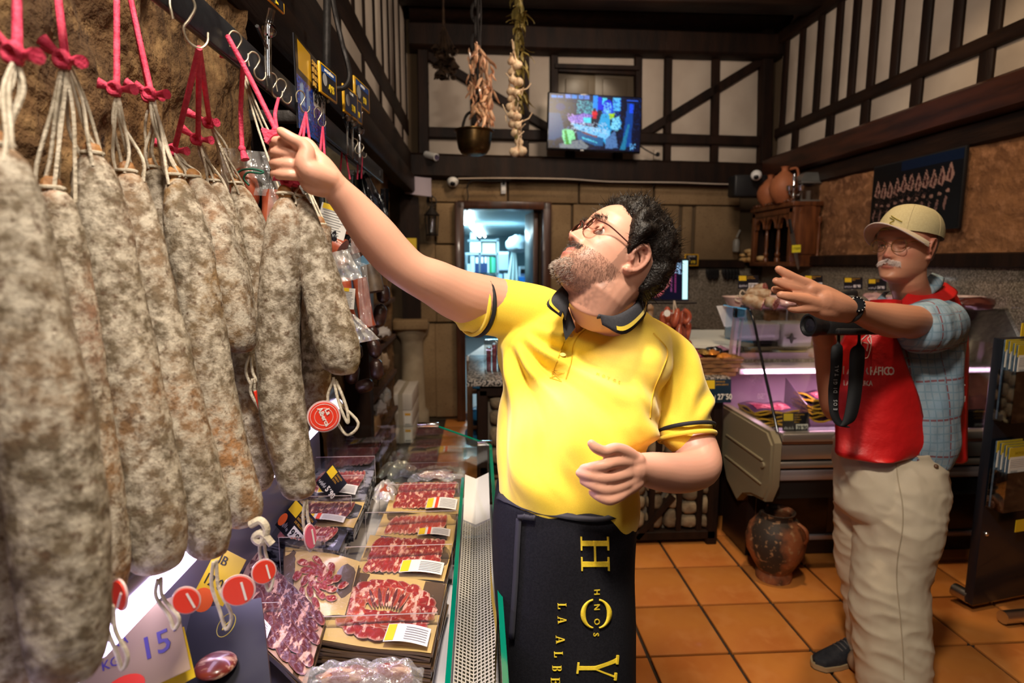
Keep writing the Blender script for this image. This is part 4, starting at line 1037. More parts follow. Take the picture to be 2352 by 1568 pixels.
half_salami(1702, 684, 1752, 699, 3.08, 15, 'halved salami lying at the front left of the pink tray')
half_salami(1712, 672, 1768, 680, 3.14, 15, 'halved salami with pale rind in the middle of the pink tray')
half_salami(1730, 665, 1757, 662, 3.2, 12, 'halved salami at the back of the pink tray')
half_salami(1755, 690, 1782, 698, 3.06, 13, 'film-wrapped salami end right of the front salami')
cling = mat('cling_meat', (.55, .28, .28), .2, col2=(.75, .5, .48), scale=18, coat=.8, bump=.6, bscale=40)
def chunk(px, py, zc, sx, sy, label, m=cling, nm='meat_chunk', sz=None):
 c = PZ(px, py, zc); k = zc / FPX; mb = MB(); mb.sphere(c, (sx * k, (sz or sx * .8) * k, sy * k), 22, 14, fn=lambda d: .22 * noise.noise(Vector(d) * 2.2 + c * 3)); return tag(obj(nm, mb, m), label, 'cured meat')
chunk(1812, 694, 3.1, 24, 13, 'film-wrapped pale meat on the tray behind the fingers')
chunk(1878, 672, 3.25, 22, 10, 'pink wrapped meat just above the outstretched wrist'); chunk(2008, 684, 3.2, 26, 13, 'pink wrapped meat at the capped man\'s collar')
chunk(2243, 697, 3.1, 40, 15, 'dark cured meat piece on the tray right of the capped man', mat('dark_ham', (.07, .015, .012), .3, col2=(.15, .04, .03), scale=12, coat=.4))
# scale, board, other items on the rear worktop
sc_ = thing('weighing_scale', 'grey slicer body with black star knob behind the case glass', 'slicer', (1.75, 3.4, 1.02))
greym = mat('grey_enamel', (.42, .40, .40), .3, coat=.2)
def ybox(px0, py0, px1, py1, y, d, parent, m, nm, bev=.006):
 a = onY(px0, py1, y); b = onY(px1, py0, y); mb = MB(); mb.box(((a.x + b.x) / 2, y + d / 2, (a.z + b.z) / 2), (abs(b.x - a.x), d, abs(b.z - a.z)), bev=bev); return obj(nm, mb, m, parent)
ybox(1692, 742, 1795, 784, 3.36, .2, sc_, greym, 'body', .02); ybox(1797, 742, 1868, 798, 3.34, .18, sc_, greym, 'side_plate', .01); ybox(1700, 784, 1860, 797, 3.40, .12, sc_, black, 'foot')
mb = MB(); c = onY(1816, 776, 3.32)
mb.prism([(math.cos(k * PI / 4) * (.03 if k % 2 == 0 else .011), math.sin(k * PI / 4) * (.03 if k % 2 == 0 else .011)) for k in range(8)], .02, fr(c)); obj('star_knob', mb, black, sc_)
t = thing('ribbed_board', 'white ribbed plastic guard standing at the left end of the case', 'slicer guard', onY(1668, 725, 3.3)); T = fr(onY(1668, 725, 3.3), -12)
k = 3.3 / FPX; q = [(-24, 23), (18, 26), (30, 24), (24, -22), (2, -27), (-4, -25)]
mb = MB(); mb.prism([(a * k, b * k) for a, b in q], .012, T); obj('board', mb, white, t)
mb = MB()
for i in range(14): mb.box(((2 + i * .2) * k, (20 - i * 3) * k, .013), (38 * k * (1 - i * .035), .0022, .003), T)
tag(obj('ribs', mb, white, t), kind='stuff')
t = thing('cutting_board', 'white cutting board on the counter behind the sweets basket', 'board', onZ(1620, 768, 1.0))
mb = MB(); mb.plate([onZ(1572, 790, 1.10), onZ(1690, 795, 1.10), onZ(1690, 757, 1.10), onZ(1578, 757, 1.10)], (0, 0, -.02)); obj('slab', mb, mat('board_white', (.75, .74, .66), .5), t)
mb = MB(); mb.box((1.42, 4.12, .54), (.5, .55, 1.07)); tag(obj('side_bench', mb, kick), 'dark bench below the white cutting board', 'bench')
t = thing('wrapping_paper', 'pad of white and yellow wrapping paper on the worktop by the case', 'paper', onZ(1850, 832, 1.02))
mb = MB(); T_p = Matrix.Translation(V(1.95, 3.36, 1.03)) @ Matrix.Rotation(-.2, 4, 'Z'); mb.box((0, 0, 0), (.30, .2, .018), T_p); obj('pad', mb, white, t); mb = MB(); mb.box((0, .01, .011), (.26, .15, .003), T_p); obj('yellow_sheet', mb, mat('paper_yellow', (.8, .6, .2), .6), t)
chunk(1870, 812, 3.42, 20, 12, 'small pale tied sausage on the worktop', mat('pale_meat', (.6, .42, .34), .5, col2=(.4, .2, .15), scale=20), 'tied_sausage')
# monitor
mc = onY(1592, 697, 3.42); T = fr(mc + V(-.48, .03, 0), 4, 4)
mon = thing('monitor', 'computer monitor showing a picture of sausage rings behind the man\'s neck', 'monitor', mc)
mb = MB(); mb.box((.24, .135, -.015), (.48, .27, .03), T, bev=.006); obj('casing', mb, black, mon)
S = [('r', 0, 0, 1, 1, (.03, .05, .12)), ('r', 0, 0, .05, 1, (.75, .95, 1)), ('p', [(.05, .45), (.3, .6), (.42, 1), (.05, 1)], (.55, .75, .8)), ('n', .05, .45, .42, 1, (.15, .3, .4), .4), ('o', .55, .70, .13, .24, (.62, .30, .32)), ('o', .50, .60, .12, .25, (.50, .22, .28)), ('o', .66, .45, .10, .30, (.75, .42, .42)),
     ('p', [(.70, .1), (.76, .12), (.72, .4), (.68, .35)], (.5, .7, .85)), ('r', .76, .3, .78, .8, (.4, .2, .35)), ('r', .82, .2, .84, .82, (.4, .15, .3)), ('n', .70, .05, .92, .35, (.6, .75, .9), .4), ('n', .1, .05, .5, .4, (.3, .35, .5), .2), ('r', .93, 0, 1, 1, (.80, 1, 1))]
painted('screen', T @ Matrix.Translation((.012, .022, 0)), .456, .235, 90, 48, S, (0, 0, 0), screenm, mon)
mb = MB(); mb.tube([T @ V(.24, .02, -.03), T @ V(.24, -.25, -.05), V(mc.x - .24, 3.5, .96)], .022, 8); mb.box((mc.x - .24, 3.52, .957), (.2, .16, .012), bev=.004); obj('stand', mb, black, mon)
t = thing('price_tag', 'yellow-framed price tag on the ledge above the monitor', 'price tag', onB(1588, 597, .2), 'yellow-framed price tags')
def ytag(T, w, h, t, title, price, blue=None, back=None):
 mb = MB(); mb.box((0, 0, 0), (w, h, .006), T, bev=.002); obj('frame', mb, mat('yellow_frame', (.78, .42, .015), .35, coat=.3), t)
 mb = MB(); mb.box((0, 0, .0035), (w * .84, h * .86, .001), T); obj('insert', mb, cardblack, t)
 if blue is not None:
  mb = MB(); mb.box((0, h * .30, .0042), (w * .80, h * .20, .0008), T); obj('blue_band', mb, mat('band_blue', (.02, .10, .42), .4), t)
 mb = MB(); mb.text(title, h * .13, T @ Matrix.Translation((0, h * .27, .005)), align='CENTER', squash=.8, bold=.01); obj('lettering', mb, cardwhite, t)
 mb = MB(); mb.text(price, h * .34, T @ Matrix.Translation((w * .12, -h * .28, .005)), align='CENTER', squash=.62, bold=.03); obj('price_figures', mb, yellow, t)
 mb = MB(); T2 = T @ Matrix.Translation((-w * .26, h * .0, .0045)); mb.lathe([(w * .11, 0), (w * .13, .0005)], 18, T2); obj('round_emblem', mb, mat('photo_grey', (.45, .45, .45), .5), t)
ytag(frame(onB(1588, 597, .2), BX, (0, 0, 1), -BN), .145, .115, t, 'JAMÓN CEBO', '8´90')
# chorizo bunch hanging below the monitor + tag, another dried sausage beside it
chz = mat('chorizo', (.26, .045, .02), .35, col2=(.40, .10, .05), scale=30, coat=.3, objrand=.2)
t = thing('chorizo_bunch', 'hanging bunch of dark red chorizo links under the monitor', 'sausages', PZ(1548, 700, 3.15))
mb = MB(); L_ = .052; mb.tube([V(0, 0, L_ * s_) for s_ in (-1, -.85, -.5, 0, .5, .85, 1)], [.004, .013, .0175, .018, .0175, .013, .004], 10)
pr = [obj('sausage_link', mb, chz)]
ps = []
for r_ in range(4):
 for c_ in range(6): ps.append((1521 + c_ * 11 + (r_ % 2) * 4 + R.uniform(-2, 2), 733 + r_ * 34 + R.uniform(-5, 5)))
hang(pr, 24, lambda i: (PZ(ps[i][0], ps[i][1], 3.15 + .03 * (i % 3)), Matrix.Rotation(R.uniform(-.25, .25), 4, 'Y') @ Matrix.Rotation(R.uniform(-.2, .2), 4, 'X'), R.uniform(.95, 1.15)), t)
mb = MB(); mb.tube([PZ(1548, 690, 3.15), PZ(1547, 720, 3.15)], .004, 5); mb.tube([PZ(1549, 690, 3.15), PZ(1556, 722, 3.15)], .004, 5); obj('string', mb, plaster, t)
mb = MB(); T = fr(PZ(1532, 719, 3.08)); mb.lathe([(.018, 0), (.018, .003)], 20, T); obj('round_tag', mb, white, t)
mb = MB(); pts = crom([PZ(1570, 712, 3.12), PZ(1580, 718, 3.12), PZ(1583, 730, 3.12), PZ(1576, 740, 3.12), PZ(1570, 736, 3.12)], 4); mb.tube(pts, .014, 9); obj('curled_link', mb, chz, t)
mb = MB(); mb.tube([PZ(1493, 698, 3.3), PZ(1494, 705, 3.3), PZ(1492, 725, 3.3), PZ(1495, 735, 3.3)], [.008, .02, .02, .006], 10); tag(obj('small_salami', mb, salm), 'small pale salami hanging left of the chorizo bunch', 'salami')
mb = MB(); mb.tube([PZ(1480, 695, 3.2), PZ(1600, 695, 3.2)], .008, 6); mb.tube([PZ(1482, 695, 3.2), V(PZ(1482, 695, 3.2).x, 3.2, .96)], .012, 6); tag(obj('hanging_bar', mb, iron), 'iron bar under the monitor that carries the chorizo', 'bar')
# basket of wrapped snacks on the counter corner
bk = thing('basket', 'brown wicker basket of shiny wrapped snacks at the counter corner', 'basket', onY(1640, 868, 3.02)); bo = onY(1640, 868, 3.05)
wick = mat('wicker', (.26, .12, .045), .5, bump=.5, bscale=60, objrand=.2); kk = 3.05 / FPX
for j in range(4):
 z0 = bo.z + .008 + j * .024; w = .26 + j * .016; d = .20 + j * .012
 for s_, (a, b) in enumerate((((-w / 2, -d / 2), (w / 2, -d / 2)), ((w / 2, -d / 2), (w / 2, d / 2)), ((w / 2, d / 2), (-w / 2, d / 2)), ((-w / 2, d / 2), (-w / 2, -d / 2)))):
  mb = MB(); n = 12; P_ = [bo + V(a[0] + (b[0] - a[0]) * i / n, .12 + a[1] + (b[1] - a[1]) * i / n, z0 - bo.z) for i in range(n + 1)]
  nr = (V(b[0], b[1], 0) - V(a[0], a[1], 0)).normalized().cross(V(0, 0, 1))
  mb.grid(lambda u, v: P_[int(round(u * n))] + nr * (.004 * math.sin(u * n * PI / 2 + j * PI)) + V(0, 0, v * .021), n, 1); mb.grid(lambda u, v: P_[int(round((1 - u) * n))] + nr * (.004 * math.sin((1 - u) * n * PI / 2 + j * PI) + .003) + V(0, 0, v * .021), n, 1)
  obj('wicker_strip', mb, wick, bk)
mb = MB(); mb.box(bo + V(0, .12, .005), (.25, .19, .006)); obj('bottom', mb, wick, bk)
mb = MB(); mb.tube([bo + V(x_, .12 + y_, .105) for x_, y_ in ((-.155, -.12), (.155, -.12), (.155, .12), (-.155, .12))], .009, 8, closed=True); obj('rim', mb, wick, bk)
gold = mat('gold_foil', (.80, .48, .12), .22, .9, bump=.8, bscale=60, bdist=.01); foilr = mat('red_foil', (.35, .06, .10), .25, .4, bump=.8, bscale=60); foilo = mat('amber_foil', (.75, .28, .04), .2, .5, bump=1, bscale=50); foilp = mat('lilac_foil', (.55, .3, .42), .25, .3, col2=(.25, .1, .18), scale=30)
sn = [(-.10, .0, gold, 'gold'), (-.02, -.02, foilo, 'amber'), (.06, .02, blackg, 'black'), (.10, -.04, gold, 'gold'), (-.06, .06, foilr, 'dark red'), (.12, .06, foilp, 'lilac striped'), (.02, .08, gold, 'gold'), (-.11, -.06, foilr, 'dark red'), (.0, -.08, foilo, 'amber'), (.15, -.02, gold, 'gold'), (.07, -.09, foilo, 'amber'), (-.05, -.07, gold, 'gold'), (.14, .10, foilp, 'lilac striped'), (-.10, .10, yellow, 'yellow')]
plc = ['at the left rear', 'at the left front', 'near the middle', 'at the right front', 'at the rear', 'at the right end', 'at the middle rear', 'at the far left front', 'at the centre front', 'poking over the right rim', 'at the front right', 'at the front left', 'at the right rear', 'at the back left corner']
for i, (x, y, m, cn) in enumerate(sn):
 mb = MB(); c = bo + V(x * .85, .12 + y, .095 + .018 * (i % 3)); s_ = i * 1.3
 mb.grid(lambda u, v: c + Matrix.Rotation(s_, 3, 'Z') @ V((u - .5) * .10, (v - .5) * .06, .022 * math.sin(PI * v) * math.sin(PI * u) ** .5 + .008 * noise.noise((u * 8 + i, v * 8, 0))), 12, 8); mb.grid(lambda u, v: c + Matrix.Rotation(s_, 3, 'Z') @ V((.5 - u) * .10, (v - .5) * .06, -.01 * math.sin(PI * v) * math.sin(PI * u) ** .5 + .008 * noise.noise(((1 - u) * 8 + i, v * 8, 0))), 12, 8)
 tag(obj('wrapped_snack', mb, m), cn + ' foil wrapped snack ' + plc[i] + ' of the wicker basket', 'snack', 'wrapped snacks in the basket')
t = thing('snack_box', 'clear acrylic box of dark packs on the granite left of the yellow shirt', 'box', onY(1130, 855, 3.2))
ybox(1113, 782, 1175, 858, 3.2, .14, t, glassmat('acrylic', (.9, .9, .88), .4), 'acrylic_box'); ybox(1118, 800, 1128, 856, 3.23, .09, t, meatd, 'pack'); ybox(1131, 792, 1141, 856, 3.23, .09, t, foilr, 'pack'); ybox(1144, 795, 1165, 856, 3.23, .09, t, packc, 'pack')
# two bunches of dark keys/gloves hanging under the ledge
for (px, l) in ((1636, 'dark tassel-like glove hanging under the ledge, left of its pair'), (1678, 'dark wider glove hanging under the ledge, nearer the cabinet')):
 mb = MB(); w = 10 if px < 1650 else 15
 for i in range(5): mb.tube(crom([onB(px - w + i * w / 2, 618, .09), onB(px - w + i * w / 2 + 1, 630, .09), onB(px - w * .8 + i * w / 2.4, 640 + 3 * (i % 2), .09)], 3), [.02, .024, .024, .02, .018, .016, .010], 7)
 tag(obj('black_glove', mb, black), l, 'glove', 'gloves hanging under the ledge')
# ================================================================ carved cabinet in the corner
cwood = mat('carved_wood', (.17, .055, .018), .35, col2=(.08, .025, .01), scale=6, stretch=(5, 5, .7), bump=.3, coat=.3)
yn = onX(1893, 540, XR).y; nx = onY(1820, 540, yn).x; z0c, z1c = onY(1820, 612, yn).z, onY(1820, 462, yn).z; yf = 5.62
print('cabinet', yn, nx, z0c, z1c)
cab = thing('carved_cabinet', 'carved wooden wall cabinet with turned columns and arches in the right corner', 'cabinet', (nx + .15, (yn + yf) / 2, z0c))
xb = XR - .06
mb = MB(); mb.box(((nx + xb) / 2, (yn + yf) / 2, z1c - .02), (xb - nx + .05, yf - yn + .05, .04), bev=.008); mb.box(((nx + xb) / 2, (yn + yf) / 2, z1c - .07), (xb - nx + .02, yf - yn + .02, .05), bev=.006); obj('cornice', mb, cwood, cab)
mb = MB(); mb.box(((nx + xb) / 2, (yn + yf) / 2, z0c + .02), (xb - nx + .02, yf - yn + .02, .04), bev=.006); obj('base_shelf', mb, cwood, cab)
mb = MB(); mb.box((xb, (yn + yf) / 2, (z0c + z1c) / 2), (.02, yf - yn, z1c - z0c)); mb.box(((nx + xb) / 2, yf, (z0c + z1c) / 2), (xb - nx, .02, z1c - z0c)); obj('back_board', mb, wood, cab)
mb = MB(); mb.box(((nx + xb) / 2, yn, (z0c + z1c) / 2), (xb - nx, .025, z1c - z0c - .05), bev=.004); mb.box(((nx + xb) / 2 + .01, yn - .016, (z0c + z1c) / 2), (.16, .012, .34), bev=.005); mb.lathe([(.08, 0), (.08, .01)], 20, fr(V((nx + xb) / 2 + .01, yn - .010, (z0c + z1c) / 2 + .17))); obj('side_panel', mb, cwood, cab)
mb = MB(); mb.lathe([(.02, 0), (.02, .03), (.008, .05), (.014, .1), (.016, .2), (.008, .3), (.02, .32), (.02, .36)], 12, Matrix.Translation((nx + .21, yn - .035, z0c + .06))); obj('applied_column', mb, cwood, cab)
na = 3; aw = (yf - yn - .10) / na; zsp = z0c + .34
for k in range(na):                                     # arch heads cut out of a board
 ya = yn + .05 + k * aw; n = 16; poly = [(ya, z1c - .08), (ya, zsp)] + [(ya + aw / 2 - (aw / 2 - .025) * math.cos(PI * i / n), zsp + (aw / 2 - .025) * 1.15 * math.sin(PI * i / n)) for i in range(n + 1)] + [(ya + aw, zsp), (ya + aw, z1c - .08)]
 top = [(ya, z1c - .08)] ; vv = []; ff = []
 arc = poly[2:-2]; m_ = len(arc)
 for dx in (0, .03):
  vv += [(nx + dx, p[0], p[1]) for p in arc] + [(nx + dx, ya + aw * i / (m_ - 1), z1c - .08) for i in range(m_)]
 for i in range(m_ - 1):
  ff.append((i, i + 1, m_ + i + 1, m_ + i)); ff.append((2 * m_ + i + 1, 2 * m_ + i, 3 * m_ + i, 3 * m_ + i + 1)); ff.append((i + 1, i, 2 * m_ + i, 2 * m_ + i + 1))
 mb = MB(); mb.add(vv, ff); mb.tube([V(nx - .004, p[0], p[1]) for p in arc], .010, 6); obj('arch', mb, cwood, cab)
for k in range(na + 1):
 ya = yn + .05 + k * aw; mb = MB()
 if k in (0, na): mb.box((nx + .01, ya - (.02 if k == 0 else -.02), (z0c + z1c) / 2), (.04, .06, z1c - z0c - .08), bev=.004)
 else: mb.lathe([(.024, .0), (.024, .03), (.014, .04), (.022, .06), (.022, .075), (.012, .09), (.018, .15), (.014, .26), (.010, .285), (.022, .295), (.024, zsp - z0c - .04)], 16, Matrix.Translation((nx + .015, ya, z0c + .04)))
 obj('column', mb, cwood, cab)
mb = MB(); n_ = 13
for k in range(n_): mb.sphere((nx - .01, yn + .03 + (yf - yn - .06) * k / (n_ - 1), z1c + .015), .016, 8, 6)
tag(obj('beading', mb, cwood, cab), kind='stuff')
jarm = mat('terracotta_jar', (.42, .14, .055), .6, col2=(.32, .10, .04), scale=8, bump=.1)
for k, (px, zj, r, l) in enumerate(((1768, 0, .115, 'darker round clay jug at the left on top of the cabinet'), (1800, 0, .125, 'bright orange clay jug beside the darker one on the cabinet'))):
 c = V(nx + .13, [5.40, 5.08][k], z1c + .002); c.x = onY(px, 440, c.y).x; t = thing('clay_jug', l, 'jug', c, 'clay jugs on the cabinet')
 mb = MB(); mb.lathe([(r * .45, 0), (r * .85, r * .5), (r, r * 1.05), (r * .85, r * 1.6), (r * .4, r * 2.05), (r * .22, r * 2.2), (r * .22, r * 2.4), (r * .3, r * 2.5)], 28, Matrix.Translation(c)); obj('body', mb, jarm, t)
 mb = MB(); mb.tube(crom([c + V(r * .25, -.02, r * 2.3), c + V(r * .7, -.03, r * 2.35), c + V(r * .85, -.03, r * 1.9), c + V(r * .75, -.03, r * 1.6)], 4), .012, 8); obj('handle', mb, jarm, t)
c = V(onY(1857, 440, yn + .12).x, yn + .12, z1c); t = thing('metal_lantern', 'grey metal and glass lantern standing on the right end of the cabinet', 'lantern', c); k = yn / FPX
lanm = mat('zinc', (.30, .30, .28), .35, .7)
mb = MB(); w = 33 * k
mb.box(c + V(0, 0, .01), (w * 1.7, w * 1.2, .02), bev=.004); mb.box(c + V(0, 0, .165), (w * 1.8, w * 1.3, .02), bev=.004)
for a in (-1, 1):
 for b in (-1, 1): mb.box(c + V(a * w * .8, b * w * .5, .09), (.012, .012, .15))
obj('frame', mb, lanm, t)
mb = MB(); mb.grid(lambda u, v: c + V((u - .5) * w * 1.9 * (1 - v * .5), (.5 - abs(v * 0)) * 0 - w * .65 * (1 - v * .4), .175 + .07 * math.sin(v * PI / 2)), 8, 6); mb.grid(lambda u, v: c + V((.5 - u) * w * 1.9 * (1 - v * .5), w * .65 * (1 - v * .4), .175 + .07 * math.sin(v * PI / 2)), 8, 6)
for s_ in (-1, 1): mb.grid(lambda u, v: c + V(s_ * w * .95 * (1 - v * .5), s_ * (u - .5) * w * 1.3 * (1 - v * .4), .175 + .07 * math.sin(v * PI / 2)), 6, 6)
mb.box(c + V(0, 0, .247), (w * .95, w * .78, .006)); obj('roof', mb, lanm, t)
mb = MB(); mb.box(c + V(0, 0, .09), (w * 1.5, w * .9, .14)); obj('glass_panes', mb, glassmat('lantern_glass'), t)
mb = MB(); mb.tube([c + V(0, 0, .02), c + V(0, 0, .10)], .02, 10); obj('candle', mb, plaster, t)
c = V(onY(1822, 450, yn + .05).x, yn + .05, z1c); t = thing('glass_candlestick', 'small branched silver candlestick between jug and lantern', 'candlestick', c)
mb = MB(); mb.lathe([(.04, 0), (.035, .01), (.010, .02), (.014, .06), (.008, .10), (.02, .12), (.008, .14), (.016, .20), (.004, .24)], 14, Matrix.Translation(c)); 
for a in (-1, 1): mb.tube(crom([c + V(0, 0, .07), c + V(a * .03, -.02, .05), c + V(a * .05, -.02, .08)], 4), .005, 6); mb.lathe([(.004, 0), (.022, .01), (.028, .05), (.024, .052)], 10, Matrix.Translation(c + V(a * .05, -.02, .08)))
obj('stem', mb, chrome, t)
brd = mat('bread_crust', (.66, .38, .13), .6, col2=(.78, .54, .26), scale=14, bump=.15)
bl_ = ['upper left', 'upper middle', 'lower left', 'lower middle', 'lower right in shade', 'small round']
for k, (px, py, w, h) in enumerate(((1722, 577, 13, 6), (1729, 585, 12, 6), (1709, 597, 12, 6), (1726, 596, 13, 7), (1748, 594, 12, 7), (1706, 586, 5, 4))):
 c = onX(px, py, nx + .07); kx = c.y / FPX; mb = MB(); mb.sphere(c, (.04, w * kx * 1.9, h * kx), 16, 10); tag(obj('bread_roll', mb, brd), 'golden bread roll, ' + bl_[k] + ' of the pile in the cabinet', 'bread', 'bread rolls in the cabinet')
c0k = onY(1817, 510, yn - .06); t = thing('hanging_knife', 'long black-handled knife hanging on the cabinet corner', 'knife', c0k)
mb = MB(); mb.tube([onY(1813, 503, yn - .06), onY(1819, 536, yn - .06)], .014, 8, flat=.6); obj('handle', mb, black, t)
mb = MB(); mb.tube([onY(1819, 536, yn - .06), onY(1826, 575, yn - .06), onY(1833, 612, yn - .06), onY(1834, 620, yn - .06)], [.020, .018, .012, .002], 4, flat=.15); obj('blade', mb, steel, t)
mb = MB(); T = frame(onY(1829, 571, yn - .085), V(1, 0, .05)); mb.box((0, 0, 0), (.075, .062, .002), T); t = thing('yellow_note', 'yellow handwritten note tied to the hanging knife', 'note', T.translation); obj('paper', mb, mat('note_yellow', (.78, .68, .03), .6), t)
mb = MB(); mb.text('17309', .026, T @ Matrix.Translation((-.034, -.008, .002))); obj('handwriting', mb, cardink, t)
mb = MB(); mb.lathe([(.03, 0), (.034, .01), (.034, .10), (.02, .13)], 14, Matrix.Translation(onB(1690, 578, .1))); mb.tube([onB(1692, 545, .1), onB(1700, 528, .1)], .010, 6); tag(obj('wall_dispenser', mb, mat('dispenser', (.28, .27, .24), .3, alpha=.7)), 'small clear dispenser on the wall left of the cabinet', 'dispenser')
mb = MB(); mb.box((2.55, 5.50, 2.28), (.34, .16, .2), bev=.02); tag(obj('loudspeaker', mb, black), 'black box loudspeaker under the beam above the clay jugs', 'loudspeaker')
# poster on the right wall
pq = [onX(2000, 532, XR - .06), onX(2205, 536, XR - .06), onX(2215, 338, XR - .06), onX(2010, 382, XR - .06)]
py0, py1 = pq[1].y, pq[0].y; pz0 = pq[0].z - .02; pz1 = .5 * (pq[2].z + pq[3].z)
print('poster', pq)
T = Matrix((V(0, -1, 0), V(0, 0, 1), V(-1, 0, 0))).transposed().to_4x4(); T.translation = (XR - .075, py1, pz0)
t = thing('wall_poster', 'large black poster of hanging hams on the red stone wall', 'poster', T.translation); pw, ph = py1 - py0, pz1 - pz0
mb = MB(); mb.box((pw / 2, ph / 2, -.01), (pw, ph, .02), T, bev=.002); obj('board', mb, black, t)
rs = random.Random(4); S = [('r', 0, 0, 1, 1, (.035, .03, .035)), ('r', .35, 0, 1, .13, (.02, .10, .20))]
for i in range(11):
 x = .06 + i * .082; y = .22 + .03 * math.sin(i) - (.05 if i > 6 else 0); c = (.62, .48, .44)
 S += [('p', [(x, y), (x + .012, y), (x + .05, y + .16), (x + .02, y + .26), (x - .035, y + .22)], c), ('p', [(x + .005, y + .06), (x + .02, y + .1), (x + .01, y + .24), (x - .01, y + .2)], (.25, .12, .12)), ('e', x + .0, y + .36, .02, .025, c), ('p', [(x - .02, y + .42), (x, y + .45), (x - .02, y + .62), (x - .04, y + .55)], (.5, .38, .36))]
S += [('n', .02, .2, .8, .8, (.03, .02, .02), .30), ('n', .05, .45, .7, .85, (.35, .26, .25), .10)]
painted('picture', T @ Matrix.Translation((.01, .01, 0)), pw - .02, ph - .02, 130, 100, S, (0, 0, 0), paintm, t)
mb = MB(); mb.text('H O Y O S', ph * .05, T @ Matrix.Translation((pw * .62, ph * .10, .004))); obj('lettering', mb, mat('photo_grey', (.45, .45, .45), .5), t)
# ================================================================ old clay pot on the floor
c = onZ(1776, 1326, 0); kp = .00205; t = thing('clay_pot', 'big old round clay pot with broken rim on the tiles', 'pot', c)
potm = mat('old_pot', (.30, .10, .04), .6, col2=(.03, .02, .015), scale=4.5, lo=.46, hi=.56, col3=(.36, .20, .10), scale3=40, lo3=.58, hi3=.7, bump=.5, bscale=40)
mb = MB(); pr_ = [(.085, 0), (.088, .03), (.080, .05), (.10, .085), (.135, .15), (.143, .21), (.130, .27), (.098, .312), (.078, .325), (.076, .340), (.085, .355), (.080, .357), (.066, .34), (.07, .32), (.10, .29), (.12, .2), (.09, .08), (0, .05)]
mb.lathe(pr_, 48, Matrix.Translation(c), wob=lambda a, z: .02 * math.sin(a * 2) + .015 * noise.noise((math.cos(a) * 2, math.sin(a) * 2, z * 8)))
k0 = len(mb.v)
for i, p in enumerate(mb.v):
 if p[2] > .33 and math.atan2(p[1] - c.y, p[0] - c.x) > 1.8 : mb.v[i] = (p[0], p[1], .325 + (p[2] - .33) * .3)
obj('body', mb, potm, t)
mb = MB(); mb.tube(crom([c + V(.06, -.09, .325), c + V(.075, -.125, .31), c + V(.085, -.128, .27), c + V(.08, -.118, .24)], 4), .012, 8, flat=.6); obj('handle_stub', mb, potm, t)
# ================================================================ dark display stand with packs at the right edge
st = thing('display_stand', 'dark freestanding product display with clear pockets at the right edge', 'display stand', onZ(2260, 1430, 0))
a = onZ(2232, 1400, .02); T = fr(V(a.x, a.y, .0), 12)
zt = onY(2290, 778, a.y).z; print('stand', a, zt)
navym = mat('stand_navy', (.006, .009, .016), .35, coat=.2)
mb = MB(); mb.box((.35, zt / 2 + .02, -.02), (.70, zt - .04, .04), T, bev=.003); obj('back_panel', mb, navym, st)
mb = MB(); mb.tube([T @ V(.04, .04, .10), T @ V(.35, .03, .13), T @ V(.66, .04, .10)], .028, 12); obj('base_foot', mb, steel, st)
mb = MB(); mb.tube([T @ V(.02, .06, -.10), T @ V(.02, .06, -.03)], .03, 10); obj('rear_foot', mb, steel, st)
mb = MB(); mb.sphere(T @ V(.03, .38, .003), .010, 12, 8); obj('screw_head', mb, chrome, st)
def sp(px, py, off=.03):
 """pixel -> stand local coordinates"""
 p = onP(px, py, T @ V(0, 0, off), (T.to_3x3() @ V(0, 0, 1))); q = T.inverted() @ p; return q.x, q.y
